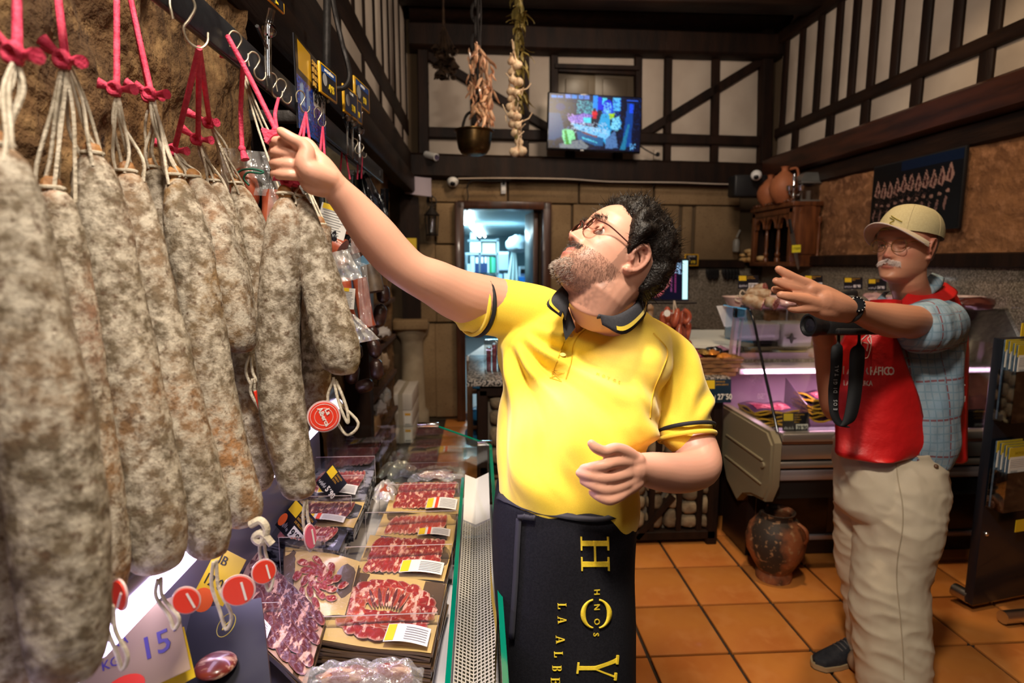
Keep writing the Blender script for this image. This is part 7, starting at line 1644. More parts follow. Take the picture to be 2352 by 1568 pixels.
def strands(fn, n, mb, r=.0005, k=3):
 """short hairs: fn(i)->(root, dir, length, curl vector)"""
 for i in range(n):
  q = fn(i)
  if q is None: continue
  p, d, L_, c = q; a = d.cross(Vector((.3, .5, .8))).normalized() * r; b = d.cross(a).normalized() * r
  pts = [p + d * (L_ * t / k) + c * (t / k) ** 2 * L_ for t in range(k + 1)]; v = []
  for t, q_ in enumerate(pts): w = 1 - .75 * t / k; v += [q_ + a * w, q_ - a * .5 * w + b * .87 * w, q_ - a * .5 * w - b * .87 * w]
  mb.add(v, [(t * 3 + j, t * 3 + (j + 1) % 3, t * 3 + 3 + (j + 1) % 3, t * 3 + 3 + j) for t in range(k) for j in range(3)])
def L3(*p): return [PZ(*q) for q in p]
def limb(mb, pr, n=22, k=6, flat=1.0):
 """limb through (px, py, zc, radius px)"""
 P_ = [tuple(PZ(a, b, c)) + (r * c / FPX,) for a, b, c, r in pr]; S_ = crom(P_, k)
 mb.tube([Vector(s[:3]) for s in S_], [max(.001, float(s[3])) for s in S_], n, flat=flat)
 for s in (S_[0], S_[-1]): mb.sphere(Vector(s[:3]), float(s[3]) * .97, n, 10)
skin = mat('skin', attr='Col', rough=.42, sss=.12, bump=.12, bscale=420, bdist=.001, spec=.4)
def falloff(d, a, b): return np.clip((b - d) / (b - a), 0, 1)
# ---------------------------------------------------------------- the shopkeeper in yellow
man = thing('person', 'man in yellow polo shirt and long black apron reaching up to the hanging sausages', 'person', onZ(1290, 1900, 0))
t_, y_ = math.radians(40), math.radians(22)
f_ = -CR * math.cos(t_) * math.cos(y_) + CU * math.sin(t_) - CF * math.cos(t_) * math.sin(y_)
u_ = CR * math.sin(t_) * math.cos(y_) + CU * math.cos(t_) + CF * math.sin(t_) * math.sin(y_)
x_ = f_.cross(u_)
HS = .875
H1 = Matrix((x_, f_, u_)).transposed().to_4x4() @ Matrix.Scale(HS, 4)
H1.translation = PZ(1462, 592, 1.0) - (H1.to_3x3() @ Vector((-.078, -.012, -.004)))
bm1 = MB(); add_head(bm1, H1)
hp = lambda a, b, c: H1 @ Vector((a, b, c))
nk = [hp(0, -.035, -.03), hp(0, -.030, -.09), PZ(1396, 705, 1.10), PZ(1380, 765, 1.17), PZ(1370, 830, 1.23)]
S_ = crom([tuple(p) + (r,) for p, r in zip(nk, (.054, .056, .055, .055, .06))], 5); bm1.tube([Vector(s[:3]) for s in S_], [float(s[3]) for s in S_], 26)
limb(bm1, [(1372, 740, 1.10, 10), (1385, 690, 1.045, 9), (1440, 650, 1.03, 10)], 12)          # neck cord
limb(bm1, [(1365, 820, 1.20, 60), (1350, 900, 1.2, 90), (1320, 1100, 1.2, 90), (1310, 1300, 1.2, 70), (1310, 1500, 1.2, 60)], 16, 3)
# raised arm
limb(bm1, [(1340, 800, 1.2, 60), (1220, 725, 1.18, 62), (1140, 700, 1.16, 62), (1060, 680, 1.11, 60), (1000, 650, 1.07, 53), (948, 625, 1.045, 47), (905, 590, 1.03, 50), (860, 538, 1.01, 50), (812, 478, .985, 41), (778, 440, .965, 34), (757, 418, .955, 32)], 28, 6)
# fist: palm, curled fingers, thumb across the top
limb(bm1, [(765, 425, .955, 32), (735, 392, .950, 36), (712, 368, .955, 33)], 20)
for i, y in enumerate((332, 350, 376, 400)): limb(bm1, [(748, 400 + i * 6, .957, 16), (712, y + 6, .985, 16), (694, y + 2, .985, 14)], 14)
FY = [(324, -4, 12.5), (350, 0, 13.6), (376, 2, 13.6), (400, 3, 12.4)]
for i, (y, dx, r) in enumerate(FY): limb(bm1, [(704, y + 4, .985, r + 1), (660 + dx, y - 1, .985, r), (636 + dx, y - 1, .965, r), (629 + dx, y, .945, r * .96), (640 + dx, y + 1, .925, r * .98), (662 + dx, y + 2, .920, r), (676 + dx, y + 4, .925, r * .92), (686 + dx, y + 5, .94, r * .8)], 16, 5)
limb(bm1, [(757, 415, .948, 30), (722, 400, .925, 28), (702, 378, .918, 24), (704, 350, .918, 20), (694, 333, .915, 16.5), (672, 320, .908, 14.5), (654, 308, .905, 12.5), (645, 301, .905, 10.5)], 20, 5)
limb(bm1, [(742, 430, .945, 24), (714, 425, .935, 20), (700, 405, .94, 18)], 16)
# lowered arm
limb(bm1, [(1365, 800, 1.2, 60), (1500, 800, 1.22, 46), (1545, 860, 1.22, 46), (1572, 950, 1.205, 46), (1596, 1030, 1.17, 52), (1606, 1066, 1.14, 50), (1585, 1082, 1.11, 46), (1545, 1086, 1.07, 46), (1500, 1080, 1.03, 42), (1466, 1076, 1.00, 35), (1450, 1078, .985, 34)], 28, 6)
for (a, b, c, d) in ((1462, 1058, 1430, 1062), (1462, 1076, 1432, 1090), (1462, 1092, 1432, 1110), (1460, 1104, 1432, 1128)): limb(bm1, [(a, b, .985, 22), ((a + c) / 2, (b + d) / 2, .975, 20), (c, d, .968, 15)], 16)
for pr in (((1442, 1060), (1412, 1062), (1388, 1068), (1362, 1073), (1340, 1076), 13.5), ((1444, 1086), (1412, 1096), (1386, 1098), (1356, 1092), (1332, 1086), 13.5), ((1442, 1108), (1412, 1122), (1388, 1124), (1362, 1114), (1340, 1104), 13), ((1440, 1126), (1418, 1142), (1398, 1148), (1376, 1140), (1360, 1130), 12)):
 r = pr[5]; limb(bm1, [(pr[0][0], pr[0][1], .968, r + 2), (pr[1][0], pr[1][1], .948, r + .5), (pr[2][0], pr[2][1], .938, r + .5), (pr[3][0], pr[3][1], .940, r - .5), (pr[4][0], pr[4][1], .952, r - 2.5)], 16, 5)
limb(bm1, [(1450, 1095, .98, 24), (1420, 1098, .968, 20), (1392, 1104, .958, 14)], 14)
limb(bm1, [(1440, 1077, .968, 16), (1404, 1081, .952, 11), (1380, 1084, .948, 8)], 14)
limb(bm1, [(1458, 1056, .985, 20), (1436, 1038, .965, 17), (1412, 1030, .950, 14), (1388, 1036, .94, 13), (1368, 1028, .935, 12.5), (1358, 1018, .935, 10)], 16, 5)
H1i = np.array(H1.inverted())
def skincol(co, Hi, base, beard, lips, stub, flush=(.62, .26, .20)):
 n = len(co); q = (np.c_[co, np.ones(n)] @ Hi.T)[:, :3]; x, y, z = q[:, 0], q[:, 1], q[:, 2]; ax = abs(x)
 c = np.tile(np.array(base), (n, 1)); onh = (y > -.11) & (y < .14) & (ax < .1) & (z > -.135) & (z < .14)
 def mix(w, col): nonlocal c; w = (np.clip(w, 0, 1) * onh)[:, None]; c = c * (1 - w) + np.array(col) * w
 g = lambda v, m_, s: np.exp(-((v - m_) / s) ** 2)
 mix(.5 * g(z, -.03, .012) * g(x, 0, .016) * (y > .085), flush); mix(.3 * g(ax, .045, .018) * g(z, -.025, .018) * (y > .03), flush); mix(.35 * (ax > .072), flush)
 mix(.45 * g(ax, .030, .016) * g(z, .004, .010) * (y > .05), (.38, .16, .12))
 nz = np.array([noise.noise(Vector(p) * 160) for p in q[:, :]]) if n < 400000 else 0
 jaw = (z < -.040 - .25 * (y > 0) * y * 0) & (y > -.03 + 0 * z) & ~((ax < .020) & (z > -.078) & (z < -.048) & (y > .07)); edge = np.clip((-.040 - z) / .03, 0, 1) * np.clip((y + .03) / .03, 0, 1)
 if stub > 0: mix(jaw * edge * stub * (.75 + .5 * nz), beard); mix(((ax > .060) & (z < .02) & (y > -.004) & (y < .018)) * stub * .8, beard); mix(g(z, -.047, .006) * (ax < .028) * (y > .07) * (stub + .1), beard)
 mix(g(z, -.0555, .0036) * (ax < .022) * (y > .082), lips); mix(g(z, -.0685, .0048) * (ax < .020) * (y > .082), lips); mix(g(z, -.0618, .0013) * (ax < .023) * (y > .078) * .85, (.10, .02, .02))
 mix(g(z, -.0385, .003) * g(ax, .0075, .004) * (y > .080) * .9, (.12, .03, .02)); mix(g(z, .0245, .0045) * g(ax, .030, .017) * (y > .07) * .55, (.05, .03, .02))  # shade of the nostrils put into the skin colour, then the brow tint
 return c
body1 = smoothmesh('body', bm1, .0024, 4, skin, man, .5, colfn=lambda co: skincol(co, H1i, (.66, .34, .24), (.05, .032, .028), (.55, .17, .15), .5))
eyes(H1, man, look=(-.1, .35))
# hair
hairm = mat('black_hair', (.007, .005, .004), .38, spec=.35, col2=(.014, .010, .008), scale=180, bump=.8, bscale=260, bdist=.003)
def hairline1(th, z):
 """>0 inside the hair"""
 a = abs(((th + PI) % (2 * PI)) - PI)     # 0 front
 lim = np.interp(a, [0, .45, .8, 1.05, 1.25, 1.42, 1.58, 1.95, 2.25, PI], [.072, .074, .062, .050, .012, -.016, .034, .012, -.040, -.050]); return z - lim
def hairshell(H, hl, thick, amp, fr_=55, drop=-.006, nt=150, nz=110):
 vv = []
 for i in range(nz + 1):
  z = -.115 + .2415 * i / nz
  for j in range(nt):
   th = 2 * PI * j / nt; k = min(1, max(0, hl(th, z) / .012)); p0 = headpt(th, z); q = Vector(p0) * fr_
   kk_ = min(1, max(0, hl(th, z) / .035)); h = drop + (.003 + (thick - .003) * kk_ - drop) * k * (3 - 2 * k) * k + k * kk_ * amp * (noise.noise(q) + .6 * abs(noise.noise(q * 2.3)))
   vv.append(H @ headpt(th, z, h))
 ff = [((i + 1) * nt + j, (i + 1) * nt + (j + 1) % nt, i * nt + (j + 1) % nt, i * nt + j) for i in range(nz) for j in range(nt)] + [tuple(nz * nt + j for j in range(nt))]
 mb = MB(); mb.add(vv, [f[::-1] for f in ff]); return mb
mb = hairshell(H1, hairline1, .022, .009); hair1 = obj('hair', mb, hairm, man, angle=1)
mb = MB(); rh = random.Random(3)
def hs1(i):
 th = rh.uniform(0, 2 * PI); z = rh.uniform(-.09, .125); k = hairline1(th, z)
 if k < .002: return None
 p = H1 @ headpt(th, z, .018 * min(1, k / .035)); d = (p - hp(0, -.01, 0)).normalized(); d = (d + u_ * .2 + Vector((rh.uniform(-.9, .9), rh.uniform(-.9, .9), rh.uniform(-.9, .9)))).normalized()
 return p, d, rh.uniform(.008, .015), Vector((rh.uniform(-1, 1), rh.uniform(-1, 1), rh.uniform(-1, 1))) * .9
strands(hs1, 5200, mb, .0008, 4); obj('hair_curls', mb, hairm, hair1)['kind'] = 'stuff'
def beardhair(H, n, zr, ymin, axmax, L_, m, parent, nm, r=.00035, gate=None, down=.5, seed=5):
 rb = random.Random(seed); mb = MB(); fw = (H.to_3x3() @ Vector((0, 1, 0))).normalized(); up = (H.to_3x3() @ Vector((0, 0, 1))).normalized()
 def fn(i):
  z = rb.uniform(*zr); th = rb.uniform(-1.7, 1.7); p = headpt(th, z, .0006)
  if p.y < ymin or abs(p.x) > axmax or (gate and not gate(p)): return None
  d = (Vector((p.x, p.y + .03, p.z * .6)).normalized() + Vector((rb.uniform(-.5, .5), rb.uniform(-.4, .4), -down + rb.uniform(-.4, .4)))).normalized(); d = (H.to_3x3() @ d).normalized()
  return H @ p, d, rb.uniform(*L_), Vector((rb.uniform(-.4, .4), rb.uniform(-.4, .4), rb.uniform(-.4, .2)))
 strands(fn, n, mb, r, 2); o = obj(nm, mb, m, parent); o['kind'] = 'stuff'; return o
greyh = mat('grey_beard', (.60, .52, .45), .5, col2=(.25, .18, .14), scale=200)
beardhair(H1, 2000, (-.119, -.078), .045, .034, (.003, .007), greyh, man, 'chin_beard', .00026, seed=6)
beardhair(H1, 6500, (-.119, -.042), -.01, .08, (.0012, .0028), mat('dark_beard', (.03, .02, .016), .5), man, 'beard_stubble', .0002, gate=lambda p: not (abs(p.x) < .022 and -.078 < p.z < -.047 and p.y > .07), seed=7)
beardhair(H1, 1500, (-.054, -.040), .07, .030, (.003, .006), mat('dark_beard'), man, 'moustache', .0003, down=.9, seed=8)
beardhair(H1, 900, (.019, .030), .06, .048, (.005, .009), mat('dark_beard'), man, 'eyebrows', .0004, gate=lambda p: abs(p.x) > .012, down=-.1, seed=9)
# glasses
def glasses(H, parent, m, lens, rw=.0235, rh_=.0155, cx=.031, y0=.088, round_=2.6, z0=-.001, armz=.006, wire=.0009):
 g = attach(bpy.data.objects.new('eyeglasses', None), parent) if 0 else None
 T = lambda p: H @ Vector(p); mb = MB()
 for s in (-1, 1):
  P_ = [T((s * cx + rw * math.copysign(abs(math.cos(a)) ** (2 / round_), math.cos(a)), y0 - .18 * abs(s * cx + rw * math.cos(a) * s) * .6 + .006, z0 + rh_ * math.copysign(abs(math.sin(a)) ** (2 / round_), math.sin(a)))) for a in np.linspace(0, 2 * PI, 41)[:-1]]
  mb.tube(P_, wire, 6, closed=True)
  xe = cx + rw; pe = (s * xe, y0 - .108 * xe + .006, z0 + rh_ * .45)
  mb.tube([T(p) for p in crom([pe, (s * .066, .070, armz + .002), (s * .0765, .030, armz), (s * .0790, -.010, armz - .001), (s * .077, -.022, armz - .010)], 6)], wire * 1.15, 6)
  lm_ = MB(); lm_.add(P_, [tuple(range(40))]); obj('lens', lm_, lens, G_)
 mb.tube([T(p) for p in crom([(-cx + rw, y0 + .003, z0 + .003), (-.004, y0 + .010, z0 + .007), (.004, y0 + .010, z0 + .007), (cx - rw, y0 + .003, z0 + .003)], 5)], wire, 6)
 obj('wire_frame', mb, m, G_)
G_ = bpy.data.objects.new('eyeglasses', None); COL.objects.link(G_); G_.location = hp(0, .09, 0); attach(G_, man); G_['label'] = 'thin-framed eyeglasses'
glasses(H1, man, mat('copper_frame', (.16, .05, .04), .3, .8), glassmat('lens', (.93, .90, .88), .35), .0225, .0135, y0=.091, wire=.0011)
# polo shirt
yel = mat('yellow_polo', (.95, .70, .055), .75, col2=(.92, .65, .045), scale=500, sheen=.25, bump=.35, bscale=900, bdist=.0008)
blk = mat('black_trim', (.012, .012, .016), .7)
def torso(mb, rings, n=56):
 """stack of elliptic sections from (py, px centre, half width px, zc, depth factor)"""
 S_ = crom([tuple(PZ(x, y, z)) + (hw * z / FPX, d) for (y, x, hw, z, d) in rings], 6); vv = []
 for s in S_:
  for j in range(n):
   a = 2 * PI * j / n; ex = 2 / 2.5
   dx = math.copysign(abs(math.cos(a)) ** ex, math.cos(a)) * s[3]; dy = math.copysign(abs(math.sin(a)) ** ex, math.sin(a)) * s[4]
   vv.append(Vector(s[:3]) + CR * dx + V(CF.x, CF.y, 0) * dy)
 m_ = len(S_); ff = [((i + 1) * n + j, (i + 1) * n + (j + 1) % n, i * n + (j + 1) % n, i * n + j) for i in range(m_ - 1) for j in range(n)] + [tuple(range(n)), tuple((m_ - 1) * n + j for j in range(n - 1, -1, -1))]
 mb.add(vv, ff)
sb = MB()
torso(sb, [(1178, 1300, 152, 1.17, .135), (1140, 1299, 157, 1.17, .145), (1060, 1305, 163, 1.17, .155), (970, 1318, 176, 1.18, .155), (890, 1328, 186, 1.19, .145), (810, 1338, 196, 1.19, .125), (765, 1342, 192, 1.19, .110), (735, 1348, 158, 1.19, .100), (712, 1358, 118, 1.19, .092), (686, 1372, 92, 1.19, .085)])
limb(sb, [(1300, 745, 1.19, 60), (1230, 722, 1.185, 68), (1160, 708, 1.17, 68), (1110, 703, 1.15, 66), (1093, 702, 1.14, 66)], 30, 5)
limb(sb, [(1190, 800, 1.17, 50), (1215, 860, 1.17, 60), (1240, 940, 1.17, 60)], 20)
limb(sb, [(1435, 772, 1.19, 58), (1496, 790, 1.20, 60), (1542, 832, 1.21, 60), (1560, 885, 1.21, 62), (1570, 940, 1.20, 63), (1575, 984, 1.185, 61)], 30, 5)
limb(sb, [(1480, 860, 1.18, 45), (1470, 930, 1.17, 50)], 20)
sb2 = MB(); sb2.v = sb.v; sb2.f = sb.f
A_ = PZ(1215, 745, 1.1)
def folds1(co, no):
 """cloth creases fanning from the raised shoulder and gathering at the elbow side"""
 Pa = np.array(PZ(1150, 720, 1.08)); Pb = np.array(PZ(1560, 1000, 1.15)); ux = np.array(CR); uy = np.array(CU)
 out = co.copy(); d = co - Pa; x, y = d @ ux, d @ uy; r = np.hypot(x, y); an = np.arctan2(y, x)
 nz = np.array([noise.noise(Vector(p) * 7) for p in co]); nz2 = np.array([noise.noise(Vector(p) * 14 + Vector((5, 0, 0))) for p in co])
 w = np.clip((r - .06) / .06, 0, 1) * np.clip((.66 - r) / .35, 0, 1) * np.clip((-an - .1) / .5, 0, 1)
 f = np.sin(an * 17 + nz * 2.6); f = np.sign(f) * abs(f) ** 1.3
 e = co - Pb; x2, y2 = e @ ux, e @ uy; r2 = np.hypot(x2, y2); a2 = np.arctan2(y2, x2); w2 = np.clip((.30 - r2) / .2, 0, 1) * np.clip((r2 - .04) / .05, 0, 1); cm_ = np.clip((r - .05) / .08, 0, 1) * np.clip((r2 - .03) / .06, 0, 1)
 f2 = np.sin(a2 * 11 + nz2 * 2)
 pr_ = np.array([((v.dot(CR)) / v.dot(CF), v.dot(CU) / v.dot(CF), v.dot(CF)) for v in (Vector(p) - CP for p in co)]); X = 1176 + pr_[:, 0] * FPX; Y = 784 - pr_[:, 1] * FPX
 op = (pr_[:, 2] < 1.19) & (X > 1304) & (X < 1440) & (Y < 765 - abs(X - 1322) * np.where(X > 1322, .66, 3.5))
 out = out + op[:, None] * np.array(V(CF.x, CF.y, -.6)) * .055
 return out + no * (w * f * .0105 * (1 + nz) + w2 * f2 * .0050 + .004 * nz2 * 1.2 * cm_)[:, None]
shirt = smoothmesh('polo_shirt', sb2, .0042, 10, yel, man, .6, post=folds1)
def ringband(cpts, parent, nm, m, r, w=.004):
 mb = MB(); mb.tube(cpts, r, 8, closed=True); return obj(nm, mb, m, parent)
def cuffring(cx, cy, zc, rpx, ax_dir, parent, nm, m, r=.0035, off=0., sq=1.):
 c = PZ(cx, cy, zc) + ax_dir * off; a = ax_dir.cross(V(0, 1, 0)).normalized(); b = ax_dir.cross(a).normalized(); R_ = rpx * zc / FPX
 return ringband([c + a * math.cos(q) * R_ + b * math.sin(q) * R_ * sq for q in np.linspace(0, 2 * PI, 41)[:-1]], parent, nm, m, r)
ad = (PZ(1060, 700, 1.12) - PZ(1110, 703, 1.15)).normalized()
cuffring(1097, 702, 1.143, 69, ad, shirt, 'sleeve_stripe', blk, .0045); cuffring(1086, 701, 1.137, 67.5, ad, shirt, 'sleeve_hem', yel, .0042)
ad2 = (PZ(1573, 1005, 1.18) - PZ(1560, 940, 1.20)).normalized()
cuffring(1575, 984, 1.186, 64, ad2, shirt, 'sleeve_stripe', blk, .0040, 0); cuffring(1578, 1003, 1.18, 63, ad2, shirt, 'sleeve_hem', yel, .0045)
# collar
cin = [(1300, 735, 1.04), (1306, 705, 1.04), (1311, 676, 1.05), (1322, 655, 1.09), (1345, 648, 1.16), (1400, 650, 1.22), (1452, 664, 1.17), (1462, 686, 1.08), (1448, 706, 1.03), (1412, 724, 1.01), (1370, 730, 1.005)]
cout = [(1288, 728, 1.035), (1256, 702, 1.04), (1268, 680, 1.06), (1295, 662, 1.10), (1330, 652, 1.18), (1400, 668, 1.25), (1478, 684, 1.20), (1486, 708, 1.10), (1474, 736, 1.04), (1432, 768, 1.005), (1383, 746, 1.0)]
def cgrid(u0, u1, v0, v1, off, nu=44, nv=8):
 I_ = crom([tuple(PZ(*p)) for p in cin], 6); O_ = crom([tuple(PZ(*p)) for p in cout], 6)
 def fn(u, v):
  t = (u0 + (u1 - u0) * u) * (len(I_) - 1); i = min(int(t), len(I_) - 2); w = t - i; a = Vector(I_[i] * (1 - w) + I_[i + 1] * w); b = Vector(O_[i] * (1 - w) + O_[i + 1] * w); q = v0 + (v1 - v0) * v
  return a.lerp(b, q) + CU * (.012 * math.sin(PI * min(1, q))) - CF * (off + .004 * math.sin(PI * q))
 mb = MB(); mb.grid(fn, nu, nv); return mb
colm = mat('charcoal_collar', (.045, .045, .055), .8, col2=(.035, .035, .042), scale=400, bump=.3, bscale=700, bdist=.001)
col_ = obj('collar', cgrid(0, 1, 0, 1, .001), colm, shirt); sol = col_.modifiers.new('s', 'SOLIDIFY'); sol.thickness = .003
obj('collar_stripe', cgrid(.02, .32, .80, .90, .004, 20, 2), yel, col_); obj('collar_stripe', cgrid(.66, .93, .80, .91, .004, 20, 2), yel, col_)
mb = MB(); q = [(1303, 700, 1.062), (1311, 722, 1.055), (1322, 752, 1.050), (1299, 782, 1.046), (1294, 760, 1.046), (1292, 735, 1.048)]
mb.add([PZ(a, b, c + .004) for a, b, c in q], [tuple(range(6))]); mb.add([PZ(a, b, c + .014) for a, b, c in q], [tuple(range(6))[::-1]]); mb.f += [(i, (i + 1) % 6, 6 + (i + 1) % 6, 6 + i) for i in range(6)]; mb.m += [0] * 6; obj('placket_lining', mb, blk, shirt)
def onshirt(px, py, off=.0):
 """point on the shirt surface along the pixel ray"""
 ok, loc, nor, idx = shirt.ray_cast(shirt.matrix_world.inverted() @ CP if 0 else CP, ray(px, py).normalized())
 return (loc + nor * off, nor) if ok else (PZ(px, py, 1.04), -CF)
for (a, b) in ((1311, 772), (1291, 817)):
 p, n_ = onshirt(a, b, .002); T = frame(p, CR, CU, n_); mb = MB(); mb.lathe([(.0055, 0), (.006, .0015), (.0045, .002), (.0035, .0014)], 18, T); obj('button', mb, mat('button_yellow', (.85, .68, .2), .3), shirt)
def surfline(pts, m, r, nm, parent):
 mb = MB(); mb.tube([onshirt(a, b, .001)[0] for a, b in crom(pts, 8)], r, 6); return obj(nm, mb, m, parent)
seam = mat('seam_yellow', (.62, .38, .015), .7)
for pts in (((1360, 748), (1335, 765), (1318, 790), (1312, 830), (1300, 870)), ((1296, 785), (1272, 850), (1268, 868)), ((1268, 850), (1296, 856)), ((1262, 868), (1290, 876)), ((1270, 852), (1288, 874)), ((1296, 856), (1264, 868)), ((1500, 765), (1532, 805), (1520, 850), (1500, 900), (1492, 960))): surfline(pts, seam, .0012, 'stitching', shirt)
mb = MB(); p, n_ = onshirt(1366, 862, .0012)
for i, ch in enumerate('HOYOS'): p, n_ = onshirt(1368 + i * 12.5, 861 + i * 5.0, .0026); mb.text(ch, .0085, frame(p, (CR - CU * .36), CU, n_), ext=.0005)
obj('chest_lettering', mb, seam, shirt)
# apron: a wrapped skirt with big letters
apm = mat('apron_black', (.006, .006, .009), .85, col2=(.011, .011, .015), scale=300, spec=.2, bump=.3, bscale=600, bdist=.001)
ab = MB()
torso(ab, [(1110, 1297, 155, 1.165, .146), (1180, 1295, 160, 1.16, .152), (1300, 1290, 158, 1.15, .155), (1420, 1294, 154, 1.14, .16), (1568, 1300, 150, 1.13, .165), (1800, 1300, 160, 1.10, .17), (2050, 1300, 175, 1.08, .18)])
def folds2(co, no):
 nz = np.array([noise.noise(Vector((p[0] * 5, p[1] * 5, p[2] * 2.2))) for p in co]); nz2 = np.array([noise.noise(Vector((p[0] * 14, p[1] * 14, p[2] * 5))) for p in co]); return co + no * (.008 * nz + .003 * nz2)[:, None]
apron = smoothmesh('apron', ab, .006, 4, apm, man, .5, post=folds2)
def onap(px, py, off=.002):
 ok, loc, nor, idx = apron.ray_cast(CP, ray(px, py).normalized()); return (loc + nor * off, nor) if ok else (PZ(px, py, 1.0), -CF)
def band(pts, wpx, m, nm, parent, fn, off=.003):
 S_ = crom(pts, 8); mb = MB(); L_ = []
 for i, s in enumerate(S_):
  a = S_[max(0, i - 1)]; b = S_[min(len(S_) - 1, i + 1)]; d = np.array(b) - np.array(a); d /= np.hypot(*d) + 1e-9; n_ = np.array((-d[1], d[0])) * wpx / 2
  L_.append((fn(*(s + n_), off)[0], fn(*(s - n_), off)[0]))
 mb.add([p for q in L_ for p in q], [(2 * i, 2 * i + 1, 2 * i + 3, 2 * i + 2) for i in range(len(L_) - 1)]); o = obj(nm, mb, m, parent); o.modifiers.new('s', 'SOLIDIFY').thickness = .0015; return o
band([(1146, 1140), (1200, 1165), (1290, 1185), (1380, 1192), (1446, 1170)], 12, mat('apron_tape', (.022, .022, .028), .7), 'waist_tape', apron, onap)
band([(1196, 1190), (1192, 1260), (1188, 1340), (1180, 1465)], 12, mat('apron_tape'), 'tie_end', apron, onap, .005); band([(1195, 1186), (1215, 1188), (1232, 1190)], 10, mat('apron_tape'), 'tie_knot', apron, onap, .008)
goldt = mat('gold_thread', (.88, .66, .04), .6, col2=(.80, .58, .03), scale=300, bump=.4, bscale=400, bdist=.001)
def letter_polys(ch):
 """serif capitals in a unit box, x right, y up"""
 r = lambda x0, y0, x1, y1: [(x0, y0), (x1, y0), (x1, y1), (x0, y1)]; w = .15; s = .05
 if ch == 'H': return [r(.12, 0, .12 + w, 1), r(.88 - w, 0, .88, 1), r(.12, .47, .88, .53), r(0, 0, .40, s), r(.60, 0, 1, s), r(0, 1 - s, .40, 1), r(.60, 1 - s, 1, 1)]
 if ch == 'Y': return [r(.5 - w / 2, 0, .5 + w / 2, .48), [(.5 - w / 2, .46), (.5 + w / 2, .46), (.24, 1), (.06, 1)], [(.5 + .02, .46), (.5 + w / 2, .46), (.92, 1), (.84, 1)], r(.28, 0, .72, s), r(-.02, 1 - s, .34, 1), r(.70, 1 - s, 1.0, 1)]
 if ch == 'L': return [r(.12, 0, .12 + w, 1), r(0, 0, .8, s + .02), r(0, 1 - s, .4, 1), r(.72, 0, .8, .28)]
 if ch == 'A': return [[(.10, 0), (.16, 0), (.52, 1), (.46, 1)], [(.74, 0), (.92, 0), (.56, 1), (.44, 1)], r(.26, .32, .74, .37), r(0, 0, .28, s), r(.62, 0, 1, s)]
 if ch == 'B': return [r(.12, 0, .12 + w, 1), r(0, 0, .5, s), r(0, 1 - s, .5, 1), r(.2, .49, .5, .54)] + [[(.45 + .26 * k * math.cos(a), .25 + .25 * math.sin(a)) for k, a in [(1, q) for q in np.linspace(-PI / 2, PI / 2, 9)] + [(.45, q) for q in np.linspace(PI / 2, -PI / 2, 9)]], [(.45 + .24 * k * math.cos(a), .76 + .23 * math.sin(a)) for k, a in [(1, q) for q in np.linspace(-PI / 2, PI / 2, 9)] + [(.45, q) for q in np.linspace(PI / 2, -PI / 2, 9)]]]
 if ch == 'E': return [r(.12, 0, .12 + w, 1), r(0, 0, .8, s), r(0, 1 - s, .78, 1), r(.2, .48, .6, .53), r(.74, 0, .8, .25), r(.72, .78, .78, 1), r(.56, .40, .61, .62)]
 if ch == 'O': return [[(.5 + (.5) * math.cos(a), .5 + .5 * math.sin(a)) for a in np.linspace(q0, q0 + 1.1, 9)] + [(.5 + .33 * math.cos(a), .5 + .44 * math.sin(a)) for a in np.linspace(q0 + 1.1, q0, 9)] for q0 in (-1.25, -.15, .95 - .8 + .0, PI - 1.25, PI - .15)]
 if ch == 'C': return []
def apletter(polys, x0, y0, wx, wy, skew=0, off=.0028):
 """letters read downwards: glyph x runs down the apron, glyph y to the right in the picture"""
 mb = MB()
 for P_ in polys:
  n = len(P_); Q = []
  for (a, b) in P_: px = x0 + wx * b + skew * (a - .5); py = y0 + wy * a; Q.append((px, py))
  # subdivide long polygons into small quads by simple fan with lifted points
  top = [onap(px, py, off)[0] for px, py in Q]; bot = [onap(px, py, .0)[0] for px, py in Q]
  mb.add(top + bot, [tuple(range(n)), tuple(range(2 * n - 1, n - 1, -1))] + [(i, n + i, n + (i + 1) % n, (i + 1) % n) for i in range(n)])
 return mb
obj('big_letter', apletter(letter_polys('H'), 1334, 1232, 64, 78, 2), goldt, apron)
mbO = MB()
for (q0, q1) in ((-1.36, 1.36), (PI - 1.36, PI + 1.36)):
 n = 22; A2 = np.linspace(q0, q1, n)
 out_ = [(1368 + 35 * math.cos(a), 1408 + 35 * math.sin(a)) for a in A2]; in_ = [(1368 + (35 - 4 - 7 * abs(math.cos(a))) * math.cos(a), 1408 + 31 * math.sin(a)) for a in A2]
 vv = [onap(*p, .0028)[0] for p in out_] + [onap(*p, .0028)[0] for p in in_]; mbO.add(vv, [(i, i + 1, n + i + 1, n + i) for i in range(n - 1)])
o_ = obj('big_letter', mbO, goldt, apron); o_.modifiers.new('s', 'SOLIDIFY').thickness = .0012
obj('big_letter', apletter(letter_polys('Y'), 1325, 1505, 92, 56, -6), goldt, apron)
for ch, px, py, h in (('H', 1364, 1352, 14), ('N', 1364, 1386, 14), ('O', 1364, 1419, 14), ('S', 1362, 1452, 14)):
 p, n_ = onap(px, py, .0028); mb = MB(); mb.text(ch, h * 1.0 / FPX * 1.35, frame(p, -CU, CR, n_), ext=.0006, bold=.01); obj('small_letter', mb, goldt, apron)
for ch, px, py, wx, wy in (('L', 1281, 1385, 20, 15), ('A', 1281, 1415, 20, 16), ('A', 1277, 1459, 20, 18), ('L', 1273, 1496, 20, 15), ('B', 1269, 1528, 21, 16), ('E', 1266, 1556, 20, 16)):
 obj('small_letter', apletter(letter_polys(ch), px, py, wx, wy, 1), goldt, apron)
